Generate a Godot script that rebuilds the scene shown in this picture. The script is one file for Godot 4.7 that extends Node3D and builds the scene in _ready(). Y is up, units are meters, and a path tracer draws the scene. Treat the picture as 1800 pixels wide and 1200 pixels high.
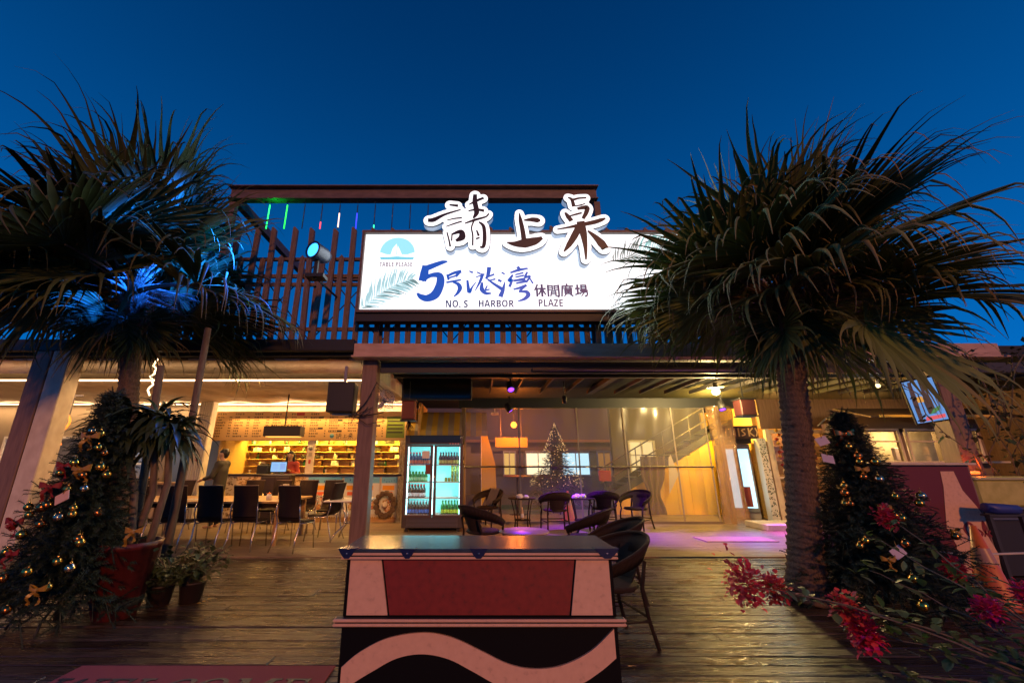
extends Node3D
# A harbour-side food plaza at dusk: lit shop sign over an open-fronted bar, two fan palms, two Christmas trees, a timber deck.

var M := {}
var R := RandomNumberGenerator.new()

# ---------------------------------------------------------------- helpers
func mb(smooth := false) -> SurfaceTool:
	var s := SurfaceTool.new()
	s.begin(Mesh.PRIMITIVE_TRIANGLES)
	s.set_smooth_group(0 if smooth else -1)
	return s

func tri(s: SurfaceTool, a: Vector3, b: Vector3, c: Vector3) -> void:
	s.add_vertex(a); s.add_vertex(b); s.add_vertex(c)

func quad(s: SurfaceTool, a: Vector3, b: Vector3, c: Vector3, d: Vector3) -> void:
	tri(s, a, b, c); tri(s, a, c, d)

func quad_uv(s: SurfaceTool, p: Array) -> void:   # p: four corners, top-left, top-right, bottom-right, bottom-left
	var uv = [Vector2(0, 0), Vector2(1, 0), Vector2(1, 1), Vector2(0, 1)]
	for i in [0, 1, 2, 0, 2, 3]:
		s.set_uv(uv[i]); s.add_vertex(p[i])

func box(s: SurfaceTool, c: Vector3, z: Vector3, b := Basis()) -> void:
	var h = z * 0.5
	var v = []
	for i in 8:
		v.append(c + b * Vector3(h.x * (1 if i & 1 else -1), h.y * (1 if i & 2 else -1), h.z * (1 if i & 4 else -1)))
	for f in [[4, 6, 7, 5], [1, 3, 2, 0], [0, 2, 6, 4], [5, 7, 3, 1], [6, 2, 3, 7], [0, 4, 5, 1]]:
		quad(s, v[f[0]], v[f[1]], v[f[2]], v[f[3]])

func bev(s: SurfaceTool, c: Vector3, z: Vector3, r := 0.006, b := Basis()) -> void:   # box with chamfered edges
	var h = z * 0.5
	var ax = [Vector3.RIGHT, Vector3.UP, Vector3.BACK]
	var face = {}
	for a in 3:
		for sg in [-1, 1]:
			var u = (a + 1) % 3
			var w = (a + 2) % 3
			var q = []
			for k in [[-1, -1], [1, -1], [1, 1], [-1, 1]]:
				var p = Vector3.ZERO
				p[a] = sg * h[a]
				p[u] = k[0] * (h[u] - r)
				p[w] = k[1] * (h[w] - r)
				q.append(p)
				face[[a, sg, k[0], k[1]]] = p
			out_quad(s, c, b, q)
	for a in 3:
		var u = (a + 1) % 3
		var w = (a + 2) % 3
		for su in [-1, 1]:
			for sw in [-1, 1]:
				var q = []
				for e in [-1, 1]:
					var p1 = Vector3.ZERO
					p1[u] = su * h[u]; p1[a] = e * (h[a] - r); p1[w] = sw * (h[w] - r)
					var p2 = Vector3.ZERO
					p2[w] = sw * h[w]; p2[a] = e * (h[a] - r); p2[u] = su * (h[u] - r)
					q.append(p1 if e < 0 else p2)
					q.append(p2 if e < 0 else p1)
				out_quad(s, c, b, q)
	for sx in [-1, 1]:
		for sy in [-1, 1]:
			for sz in [-1, 1]:
				var p = Vector3(sx * h.x, sy * h.y, sz * h.z)
				var d = Vector3(sx, sy, sz) * r
				var t = [p - Vector3(0, d.y, d.z), p - Vector3(d.x, 0, d.z), p - Vector3(d.x, d.y, 0)]
				if (t[1] - t[0]).cross(t[2] - t[0]).dot(p) > 0: t.reverse()
				tri(s, c + b * t[0], c + b * t[1], c + b * t[2])

func out_quad(s: SurfaceTool, c: Vector3, b: Basis, q: Array) -> void:
	var m = (q[0] + q[1] + q[2] + q[3]) * 0.25
	if (q[1] - q[0]).cross(q[2] - q[0]).dot(m) > 0: q.reverse()
	quad(s, c + b * q[0], c + b * q[1], c + b * q[2], c + b * q[3])

func frame_of(d: Vector3) -> Basis:
	d = d.normalized()
	var u = d.cross(Vector3.UP if absf(d.y) < 0.95 else Vector3.RIGHT).normalized()
	return Basis(u, d, u.cross(d))

func tube(s: SurfaceTool, pts: Array, r, n := 8, caps := true) -> void:
	var rings = []
	var u = Vector3.ZERO
	for i in pts.size():
		var d = (pts[mini(i + 1, pts.size() - 1)] - pts[maxi(i - 1, 0)]).normalized()
		if i == 0: u = frame_of(d).x
		u = (u - d * u.dot(d)).normalized()
		var w = d.cross(u)
		var rr = r[i] if r is Array else r
		var ring = []
		for k in n:
			var a = TAU * k / n
			ring.append(pts[i] + (u * cos(a) + w * sin(a)) * rr)
		rings.append(ring)
	for i in rings.size() - 1:
		for k in n:
			var k2 = (k + 1) % n
			quad(s, rings[i][k], rings[i][k2], rings[i + 1][k2], rings[i + 1][k])
	if caps:
		for k in range(1, n - 1):
			tri(s, rings[0][0], rings[0][k + 1], rings[0][k])
			tri(s, rings[-1][0], rings[-1][k], rings[-1][k + 1])

func lathe(s: SurfaceTool, prof: Array, n := 14, o := Vector3.ZERO, b := Basis()) -> void:   # profile of (radius, height), upwards
	for i in prof.size() - 1:
		for k in n:
			var a = TAU * k / n
			var a2 = TAU * (k + 1) / n
			var p = prof[i]
			var q = prof[i + 1]
			var v1 = o + b * Vector3(cos(a) * p.x, p.y, sin(a) * p.x)
			var v2 = o + b * Vector3(cos(a2) * p.x, p.y, sin(a2) * p.x)
			var v3 = o + b * Vector3(cos(a2) * q.x, q.y, sin(a2) * q.x)
			var v4 = o + b * Vector3(cos(a) * q.x, q.y, sin(a) * q.x)
			if p.x > 1e-5: tri(s, v1, v3, v2)
			if q.x > 1e-5: tri(s, v1, v4, v3)

func prism(s: SurfaceTool, poly: PackedVector2Array, z0: float, z1: float, x := Transform3D()) -> void:   # polygon in x-y, from z0 (back) to z1 (front)
	var ix = Geometry2D.triangulate_polygon(poly)
	var cw = Geometry2D.is_polygon_clockwise(poly)
	for i in range(0, ix.size(), 3):
		var a = poly[ix[i]]
		var b = poly[ix[i + 1]]
		var c = poly[ix[i + 2]]
		if (b - a).cross(c - a) > 0:
			var t = b; b = c; c = t
		tri(s, x * Vector3(a.x, a.y, z1), x * Vector3(b.x, b.y, z1), x * Vector3(c.x, c.y, z1))
		tri(s, x * Vector3(a.x, a.y, z0), x * Vector3(c.x, c.y, z0), x * Vector3(b.x, b.y, z0))
	for i in poly.size():
		var a = poly[i]
		var b = poly[(i + 1) % poly.size()]
		if (b - a).length() < 1e-6: continue
		if cw:
			var t = a; a = b; b = t
		quad(s, x * Vector3(a.x, a.y, z1), x * Vector3(a.x, a.y, z0), x * Vector3(b.x, b.y, z0), x * Vector3(b.x, b.y, z1))

func smooth_line(p: Array, w: Array, per := 6) -> Array:   # Catmull-Rom: [points, widths]
	if p.size() < 3: return [p, w]
	var op = []
	var ow = []
	for i in p.size() - 1:
		var a = p[maxi(i - 1, 0)]
		var d = p[mini(i + 2, p.size() - 1)]
		for k in per:
			var t = float(k) / per
			op.append(p[i].cubic_interpolate(p[i + 1], a, d, t))
			ow.append(lerpf(w[i], w[i + 1], t))
	op.append(p[-1]); ow.append(w[-1])
	return [op, ow]

func brush(p: Array, w: Array) -> PackedVector2Array:   # outline of one brush stroke with round ends
	var sm = smooth_line(p, w)
	var q = sm[0]
	var ww = sm[1]
	var left = PackedVector2Array()
	var right = PackedVector2Array()
	for i in q.size():
		var d = (q[mini(i + 1, q.size() - 1)] - q[maxi(i - 1, 0)]).normalized()
		var nn = Vector2(-d.y, d.x) * ww[i] * 0.5
		if i == 0:
			left.append(q[i] - d * ww[i] * 0.35)
		left.append(q[i] + nn); right.append(q[i] - nn)
		if i == q.size() - 1:
			left.append(q[i] + d * ww[i] * 0.35)
	right.reverse()
	left.append_array(right)
	return left

func ribbon(s: SurfaceTool, p: Array, w: Array, z0: float, z1: float, x := Transform3D()) -> void:   # a brush stroke as a thin solid, drawn as a strip
	var sm = smooth_line(p, w)
	var q = sm[0]
	var L = []
	var Q = []
	for i in q.size():
		var d = (q[mini(i + 1, q.size() - 1)] - q[maxi(i - 1, 0)]).normalized()
		var nn = Vector2(-d.y, d.x) * maxf(sm[1][i], 0.001) * 0.5
		var e = q[i]
		if i == 0: e = e - d * sm[1][i] * 0.3
		if i == q.size() - 1: e = e + d * sm[1][i] * 0.3
		L.append(e + nn); Q.append(e - nn)
	for i in q.size() - 1:
		var v = []
		for z in [z0, z1]:
			for e in [L[i], Q[i], Q[i + 1], L[i + 1]]:
				v.append(x * Vector3(e.x, e.y, z))
		quad(s, v[4], v[7], v[6], v[5])
		quad(s, v[4], v[0], v[3], v[7])
		quad(s, v[5], v[6], v[2], v[1])
		if i == 0: quad(s, v[4], v[5], v[1], v[0])
		if i == q.size() - 2: quad(s, v[7], v[3], v[2], v[6])

func mesh_of(s: SurfaceTool) -> ArrayMesh:
	s.generate_normals()
	return s.commit()

func put(called: String, s, m: Material, parent: Node = null, at := Transform3D()) -> MeshInstance3D:
	var o := MeshInstance3D.new()
	o.name = called
	o.mesh = mesh_of(s) if s is SurfaceTool else s
	o.material_override = m
	o.transform = at
	(parent if parent else self).add_child(o, true)
	if parent == null or parent == self: number(o, called)
	return o

var used := {}
func number(o: Node, called: String) -> void:
	var k = used.get(called, 0)
	used[called] = k + 1
	o.name = called if k == 0 else "%s_%03d" % [called, k]

func thing(called: String, label: String, category: String, at := Vector3.ZERO, turn := 0.0, group := "") -> Node3D:
	var o := Node3D.new()
	add_child(o)
	number(o, called)
	o.position = at
	o.rotation.y = turn
	tag(o, label, category, group)
	return o

func tag(o: Node, label: String, category: String, group := "") -> Node:
	o.set_meta("label", label); o.set_meta("category", category)
	if group: o.set_meta("group", group)
	return o

func structure(o: Node) -> Node:
	o.set_meta("kind", "structure")
	return o

func stuff(o: Node) -> Node:
	o.set_meta("kind", "stuff")
	return o

func dup(root: Node3D, called: String, at: Vector3, turn: float, label: String, group := "") -> Node3D:
	var r: Node3D = root.duplicate()
	add_child(r)
	number(r, called)
	r.position = at
	r.rotation.y = turn
	r.set_meta("label", label)
	if group: r.set_meta("group", group)
	return r

func lin(r: float, g: float, b: float, a := 1.0) -> Color:   # a real-world (linear) base colour
	var c = Color(r, g, b).linear_to_srgb()
	c.a = a
	return c

func mat(c: Color, rough := 0.6, metal := 0.0) -> StandardMaterial3D:
	var m := StandardMaterial3D.new()
	m.albedo_color = c
	m.roughness = rough
	m.metallic = metal
	return m

func glow(c: Color, e: float, base := Color(0.5, 0.5, 0.5)) -> StandardMaterial3D:
	var m := mat(base, 0.4)
	m.emission_enabled = true
	m.emission = c
	m.emission_energy_multiplier = e
	return m

func noise(freq: float, seed_: int, ramp = null, oct := 4, size := 512, normal := false, kind := FastNoiseLite.TYPE_SIMPLEX_SMOOTH) -> NoiseTexture2D:
	var n := FastNoiseLite.new()
	n.seed = seed_
	n.frequency = freq
	n.fractal_octaves = oct
	n.noise_type = kind
	var t := NoiseTexture2D.new()
	t.noise = n
	t.width = size
	t.height = size
	t.seamless = true
	if normal:
		t.as_normal_map = true
		t.bump_strength = 6.0
	if ramp:
		var g := Gradient.new()
		g.offsets = PackedFloat32Array(ramp[0])
		g.colors = PackedColorArray(ramp[1])
		t.color_ramp = g
	return t

func grain(m: StandardMaterial3D, t: Texture2D, scale: Vector3, bump: Texture2D = null, cm := 0.2, world := false) -> StandardMaterial3D:
	m.albedo_texture = t
	m.uv1_triplanar = true
	m.uv1_world_triplanar = world
	m.uv1_scale = scale
	if bump:
		m.heightmap_enabled = true
		m.heightmap_texture = bump
		m.heightmap_scale = cm
	return m

func text(called: String, words: String, size: float, depth: float, m: Material, parent: Node, x: Transform3D, font := "Droid Sans", weight := 700) -> MeshInstance3D:
	var t := TextMesh.new()
	var f := SystemFont.new()
	f.font_names = PackedStringArray([font])
	f.font_weight = weight
	t.font = f
	t.text = words
	t.font_size = 64
	t.pixel_size = size / 64.0
	t.depth = depth
	t.curve_step = 2.0
	return put(called, t, m, parent, x)

func omni(called: String, at: Vector3, c: Color, e: float, size := 0.05, reach := 12.0) -> void:
	var l := OmniLight3D.new()
	l.light_color = c; l.light_energy = e; l.light_size = size
	l.omni_range = reach; l.omni_attenuation = 2.0; l.shadow_enabled = true
	l.position = at
	add_child(l)
	l.name = called

func spot(called: String, at: Vector3, to: Vector3, c: Color, e: float, angle: float, size := 0.04) -> void:
	var l := SpotLight3D.new()
	l.light_color = c; l.light_energy = e; l.light_size = size
	l.spot_range = 14.0; l.spot_attenuation = 2.0; l.spot_angle = angle; l.spot_angle_attenuation = 1.0; l.shadow_enabled = true
	add_child(l)
	l.look_at_from_position(at, to, Vector3.UP if absf((to - at).normalized().y) < 0.98 else Vector3.RIGHT)
	l.name = called

func area(called: String, at: Vector3, to: Vector3, c: Color, e: float, w: float, h: float) -> void:
	var l := AreaLight3D.new()
	l.light_color = c; l.light_energy = e
	l.area_size = Vector2(w, h); l.shadow_enabled = true
	add_child(l)
	l.look_at_from_position(at, to, Vector3.UP if absf((to - at).normalized().y) < 0.98 else Vector3.BACK)
	l.name = called

# a rounded body from tapered bones: distance field joined by a smooth minimum, meshed with surface nets
func flesh(bones: Array, cell: float, k: float) -> SurfaceTool:
	var lo = Vector3.ONE * 1e9
	var hi = -lo
	for b in bones:
		for e in [[b[0], b[2]], [b[1], b[3]]]:
			lo = lo.min(e[0] - Vector3.ONE * (e[1] + cell * 3 + k))
			hi = hi.max(e[0] + Vector3.ONE * (e[1] + cell * 3 + k))
	var n = Vector3i(((hi - lo) / cell).ceil()) + Vector3i.ONE
	var f := PackedFloat32Array()
	f.resize(n.x * n.y * n.z)
	f.fill(1.0)
	for b in bones:
		var a: Vector3 = b[0]
		var ba: Vector3 = b[1] - a
		var ra: float = b[2]
		var rb: float = b[3]
		var sq: float = b[4] if b.size() > 4 else 1.0   # flatten along z
		var bb = maxf(ba.length_squared(), 1e-9)
		var m = Vector3.ONE * (maxf(ra, rb) + cell * 2 + k)
		var i0 = Vector3i((a.min(a + ba) - m - lo) / cell).maxi(0)
		var i1 = Vector3i((a.max(a + ba) + m - lo) / cell).mini(100000)
		for z in range(i0.z, mini(i1.z + 1, n.z)):
			for y in range(i0.y, mini(i1.y + 1, n.y)):
				for x in range(i0.x, mini(i1.x + 1, n.x)):
					var pa = lo + Vector3(x, y, z) * cell - a
					var t = clampf(pa.dot(ba) / bb, 0.0, 1.0)
					var q = pa - ba * t
					q.z *= sq
					var d = q.length() - lerpf(ra, rb, t)
					var at = (z * n.y + y) * n.x + x
					var o = f[at]
					var h = maxf(k - absf(o - d), 0.0) / k
					f[at] = minf(o, d) - h * h * k * 0.25
	var s := mb(true)
	var vert := {}
	var count = 0
	var step = [1, n.x, n.x * n.y]
	for z in n.z - 1:
		for y in n.y - 1:
			for x in n.x - 1:
				var at = (z * n.y + y) * n.x + x
				var sum = Vector3.ZERO
				var c = 0
				var any = 0
				for i in 8:
					if f[at + (i & 1) + ((i >> 1) & 1) * step[1] + (i >> 2) * step[2]] < 0: any += 1
				if any == 0 or any == 8: continue
				for e in [[0, 1], [2, 3], [4, 5], [6, 7], [0, 2], [1, 3], [4, 6], [5, 7], [0, 4], [1, 5], [2, 6], [3, 7]]:
					var f0 = f[at + (e[0] & 1) + ((e[0] >> 1) & 1) * step[1] + (e[0] >> 2) * step[2]]
					var f1 = f[at + (e[1] & 1) + ((e[1] >> 1) & 1) * step[1] + (e[1] >> 2) * step[2]]
					if (f0 < 0) == (f1 < 0): continue
					var p0 = Vector3(e[0] & 1, (e[0] >> 1) & 1, e[0] >> 2)
					var p1 = Vector3(e[1] & 1, (e[1] >> 1) & 1, e[1] >> 2)
					sum += p0.lerp(p1, f0 / (f0 - f1))
					c += 1
				vert[at] = count
				count += 1
				s.add_vertex(lo + (Vector3(x, y, z) + sum / c) * cell)
	for at in vert:
		for a in 3:
			var u = step[(a + 1) % 3]
			var w = step[(a + 2) % 3]
			if (f[at] < 0) == (f[at + step[a]] < 0): continue
			if not (vert.has(at - u) and vert.has(at - w) and vert.has(at - u - w)): continue
			var q = [vert[at], vert[at - u], vert[at - u - w], vert[at - w]]
			if f[at] < 0: q.reverse()
			for i in [0, 1, 2, 0, 2, 3]:
				s.add_index(q[i])
	return s

# ---------------------------------------------------------------- the scene
func _ready() -> void:
	R.seed = 5
	var cam := Camera3D.new()
	cam.projection = Camera3D.PROJECTION_FRUSTUM
	cam.near = 0.1
	cam.far = 900.0
	cam.size = 0.166667
	cam.frustum_offset = Vector2(0.00833, 0.0)
	cam.position = Vector3(0, 1.4, 0)
	cam.rotation_degrees = Vector3(16.6262, 0, 0)
	add_child(cam)
	cam.name = "camera"
	cam.current = true
	var sky := ProceduralSkyMaterial.new()
	sky.sky_top_color = Color(0.0, 0.155, 0.34)
	sky.sky_horizon_color = Color(0.015, 0.47, 0.84)
	sky.sky_curve = 0.38
	sky.ground_bottom_color = Color(0.02, 0.03, 0.05)
	sky.ground_horizon_color = Color(0.03, 0.06, 0.10)
	sky.sky_energy_multiplier = 1.0
	sky.sun_angle_max = 0.0
	var env := Environment.new()
	env.background_mode = Environment.BG_SKY
	env.sky = Sky.new()
	env.sky.sky_material = sky
	env.background_energy_multiplier = 1.0
	env.tonemap_mode = Environment.TONE_MAPPER_LINEAR
	env.tonemap_exposure = 1.0
	env.sdfgi_enabled = true
	env.ssao_enabled = true
	env.ssil_enabled = true
	var we := WorldEnvironment.new()
	we.environment = env
	add_child(we)
	we.name = "environment"
	var sun := DirectionalLight3D.new()     # sodium glow of the quay behind the camera
	sun.light_color = Color(1.0, 0.63, 0.34)
	sun.light_energy = 0.46
	sun.light_angular_distance = 3.0
	sun.shadow_enabled = true
	sun.sky_mode = DirectionalLight3D.SKY_MODE_LIGHT_ONLY
	add_child(sun)
	sun.name = "quay_light"
	sun.look_at_from_position(Vector3.ZERO, Vector3(-0.30, -0.34, -1.0))
	materials()
	ground_and_floor()
	pavilion()
	roof_terrace()
	sign_board()
	palms()
	bar()
	left_wall()
	dining()
	cooler()
	curtain_and_yard()
	rattan()
	right_side()
	stage_lights()
	front_bar()
	christmas()
	plants()
	people()

func wood(dark: Color, light: Color, seed_: int, sc: Vector3, rough := 0.6, cm := 0.15) -> StandardMaterial3D:
	var t = noise(0.012, seed_, [[0.0, 0.45, 1.0], [dark, dark.lerp(light, 0.55), light]], 5)
	var m = grain(mat(Color.WHITE, rough), t, sc, noise(0.02, seed_ + 9, null, 4), cm)
	return m

func tinted(m: StandardMaterial3D, c: Color) -> StandardMaterial3D:
	var d: StandardMaterial3D = m.duplicate()
	d.albedo_color = c
	return d

func materials() -> void:
	M.plank = []
	var pk = wood(lin(0.015, 0.011, 0.009), lin(0.095, 0.067, 0.049), 3, Vector3(0.35, 3.0, 4.2), 0.36, 0.8)
	pk.roughness_texture = noise(0.006, 41, [[0.3, 0.7], [Color(0.62, 0.62, 0.62), Color(1, 1, 1)]], 3)
	for k in 5:
		var c = [Color(1, 1, 1), Color(0.82, 0.78, 0.74), Color(0.95, 0.9, 0.8), Color(0.66, 0.6, 0.56), Color(1, 0.93, 0.84)][k]
		var d = tinted(pk, c)
		d.uv1_offset = Vector3(k * 0.37, k * 0.21, k * 0.13)
		M.plank.append(d)
	M.terrace = wood(lin(0.13, 0.095, 0.062), lin(0.30, 0.23, 0.155), 6, Vector3(0.3, 2.0, 4.5), 0.38, 0.3)
	M.dark_floor = mat(lin(0.012, 0.011, 0.010), 0.9)
	M.ground = grain(mat(Color.WHITE, 0.9), noise(0.02, 2, [[0.0, 1.0], [lin(0.04, 0.04, 0.042), lin(0.09, 0.085, 0.08)]]), Vector3(0.2, 0.2, 0.2), null, 0.2, true)
	M.slat = wood(lin(0.08, 0.05, 0.034), lin(0.20, 0.128, 0.085), 12, Vector3(5, 0.5, 5), 0.6)
	M.post = wood(lin(0.15, 0.092, 0.064), lin(0.25, 0.16, 0.112), 15, Vector3(3, 0.3, 3), 0.55)
	M.fascia = grain(mat(Color.WHITE, 0.5), noise(0.008, 17, [[0.2, 0.9], [lin(0.42, 0.27, 0.19), lin(0.54, 0.36, 0.26)]], 4), Vector3(0.4, 1.5, 1))
	M.steel_red = grain(mat(Color.WHITE, 0.55), noise(0.01, 18, [[0.2, 0.9], [lin(0.10, 0.062, 0.05), lin(0.16, 0.10, 0.08)]], 4), Vector3(0.6, 1.5, 1))
	M.dark_steel = mat(lin(0.028, 0.032, 0.036), 0.55)
	M.black = mat(lin(0.012, 0.012, 0.013), 0.55)
	M.gloss_black = mat(lin(0.006, 0.006, 0.007), 0.5)
	M.gloss_black.metallic_specular = 0.2
	M.rafter = mat(lin(0.075, 0.068, 0.062), 0.6)
	M.roof_dark = grain(mat(Color.WHITE, 0.7), noise(0.01, 19, [[0.2, 0.9], [lin(0.006, 0.009, 0.010), lin(0.014, 0.017, 0.018)]], 4), Vector3(0.7, 0.7, 0.7))
	M.fabric = grain(mat(Color.WHITE, 0.85), noise(0.006, 21, [[0.1, 0.9], [lin(0.5, 0.42, 0.33), lin(0.68, 0.6, 0.5)]], 5), Vector3(0.5, 0.5, 0.25), noise(0.01, 22, null, 3), 1.2)
	M.cream = grain(mat(Color.WHITE, 0.7), noise(0.012, 23, [[0.1, 0.9], [lin(0.55, 0.48, 0.38), lin(0.68, 0.62, 0.5)]], 5), Vector3(0.8, 0.5, 0.8))
	M.white = mat(lin(0.72, 0.71, 0.68), 0.5)
	M.chrome = mat(lin(0.6, 0.57, 0.53), 0.25, 1.0)
	M.metal = mat(lin(0.22, 0.2, 0.18), 0.35, 0.8)
	M.leather = grain(mat(Color.WHITE, 0.55), noise(0.05, 25, [[0.1, 0.9], [lin(0.018, 0.012, 0.011), lin(0.04, 0.026, 0.022)]], 3), Vector3(2, 2, 2), noise(0.08, 26, null, 3), 0.15)
	M.leather.metallic_specular = 0.25
	M.table_wood = wood(lin(0.30, 0.17, 0.06), lin(0.55, 0.36, 0.16), 27, Vector3(0.5, 3, 4), 0.4)
	M.shelf_wood = wood(lin(0.45, 0.26, 0.07), lin(0.68, 0.45, 0.17), 28, Vector3(0.4, 3, 3), 0.55)
	M.rattan = grain(mat(Color.WHITE, 0.62), noise(0.09, 29, [[0.2, 0.8], [lin(0.014, 0.010, 0.008), lin(0.075, 0.05, 0.036)]], 2), Vector3(3, 8, 3), noise(0.12, 30, null, 2), 0.4)
	M.rattan.metallic_specular = 0.2
	M.glass = mat(Color(0.9, 0.95, 0.95, 0.08), 0.03)
	M.glass.transparency = BaseMaterial3D.TRANSPARENCY_ALPHA
	M.film = mat(Color(0.75, 0.66, 0.5, 0.2), 0.16)
	M.film.transparency = BaseMaterial3D.TRANSPARENCY_ALPHA
	M.film.uv1_triplanar = true
	M.film.uv1_scale = Vector3(0.9, 0.35, 0.9)
	M.film.heightmap_enabled = true
	M.film.heightmap_texture = noise(0.008, 31, null, 4)
	M.film.heightmap_scale = 2.5
	M.leaf = mat(Color.WHITE, 0.55)
	M.leaf.metallic_specular = 0.3
	M.leaf.vertex_color_use_as_albedo = true
	M.leaf.backlight_enabled = true
	M.leaf.backlight = Color(0.25, 0.3, 0.15)
	M.bark = wood(lin(0.055, 0.036, 0.024), lin(0.19, 0.12, 0.075), 33, Vector3(6, 3, 6), 0.85, 0.8)
	M.stem = wood(lin(0.07, 0.05, 0.035), lin(0.2, 0.15, 0.10), 34, Vector3(5, 0.8, 5), 0.8)
	M.gold = mat(lin(0.8, 0.45, 0.09), 0.2, 1.0)
	M.silver = mat(lin(0.8, 0.56, 0.34), 0.16, 1.0)
	M.copper = mat(lin(0.75, 0.24, 0.06), 0.2, 1.0)
	M.gold_cloth = mat(lin(0.34, 0.19, 0.02), 0.35)
	M.red_cloth = mat(lin(0.22, 0.012, 0.012), 0.6)
	M.salmon = grain(mat(Color.WHITE, 0.55), noise(0.03, 35, [[0.0, 0.2, 0.26, 0.55, 1.0], [lin(0.56, 0.34, 0.22), lin(0.62, 0.38, 0.25), lin(0.68, 0.42, 0.275), lin(0.71, 0.44, 0.285), lin(0.74, 0.47, 0.31)]], 6), Vector3(1.1, 1.1, 1.1))
	M.deep_red = grain(mat(Color.WHITE, 0.5), noise(0.03, 36, [[0.0, 0.22, 0.3, 1.0], [lin(0.11, 0.014, 0.012), lin(0.15, 0.016, 0.013), lin(0.19, 0.016, 0.012), lin(0.24, 0.022, 0.016)]], 6), Vector3(1.1, 1.1, 1.1))
	M.skin = mat(lin(0.5, 0.3, 0.21), 0.5)
	M.hair = mat(lin(0.012, 0.01, 0.009), 0.4)

func ground_and_floor() -> void:
	var s = mb()
	box(s, Vector3(0, -0.35, -60), Vector3(600, 0.1, 600))
	structure(put("ground", s, M.ground))
	var deck = Node3D.new()
	add_child(deck); number(deck, "deck"); structure(deck)
	s = mb()
	box(s, Vector3(0, -0.09, -3.0), Vector3(22, 0.06, 8.06))
	put("joist_bed", s, M.dark_floor, deck)
	var lens = [2.4, 3.0, 3.6, 4.2]
	var meshes = []
	for l in lens:
		var q = mb()
		bev(q, Vector3.ZERO, Vector3(l - 0.006, 0.03, 0.139), 0.005)
		meshes.append(mesh_of(q))
	var row = 0
	var z = -6.965
	while z < 1.0:
		var x = -9.6 - R.randf() * 2.0
		while x < 9.4:
			var k = R.randi() % 4
			var b = Basis.from_euler(Vector3(R.randfn(0.0, 0.009), R.randfn(0, 0.0006), R.randfn(0, 0.0008)))
			put("plank", meshes[k], M.plank[R.randi() % 5], deck, Transform3D(b, Vector3(x + lens[k] / 2, -0.015 + R.randfn(0, 0.0012), z)))
			x += lens[k]
		z += 0.147
		row += 1
	# the covered floor: finer boards laid the same way
	var tf = Node3D.new()
	add_child(tf); number(tf, "terrace_floor"); structure(tf)
	s = mb()
	box(s, Vector3(0, -0.06, -10.55), Vector3(30, 0.08, 7.0))
	put("floor_slab", s, M.dark_floor, tf)
	s = mb()
	z = -7.12
	while z > -14.0:
		var x = -14.0 + R.randf() * 2
		while x < 14.0:
			var l = 3.0 + R.randf() * 2.0
			bev(s, Vector3(x + l / 2, 0.0 + R.randfn(0, 0.001), z), Vector3(l - 0.004, 0.03, 0.092), 0.003, Basis(Vector3.RIGHT, R.randfn(0, 0.006)))
			x += l
		z -= 0.096
	stuff(put("floor_board", s, M.terrace, tf))
	# yard paving beyond
	s = mb()
	box(s, Vector3(0, -0.03, -24.0), Vector3(60, 0.06, 20))
	structure(put("yard_pavement", s, mat(lin(0.10, 0.085, 0.07), 0.7)))
	# red welcome mat
	var t = thing("welcome_mat", "dark red welcome mat with black lettering lying on the deck in the left foreground", "mat", Vector3(-1.93, 0.004, -2.98))
	s = mb()
	bev(s, Vector3(0, 0.006, 0), Vector3(1.82, 0.012, 1.0), 0.004)
	put("mat_pile", s, grain(mat(Color.WHITE, 0.95), noise(0.2, 43, [[0.2, 0.8], [lin(0.15, 0.02, 0.025), lin(0.25, 0.035, 0.04)]], 2), Vector3(2, 2, 2)), t)
	text("lettering", "WELCOME", 0.33, 0.003, M.black, t, Transform3D(Basis(Vector3.RIGHT, -PI / 2) * Basis(Vector3(1, 0, 0), Vector3(0.25, 1.15, 0), Vector3(0, 0, 1)), Vector3(-0.05, 0.0145, -0.16)), "Droid Serif", 400)

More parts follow.
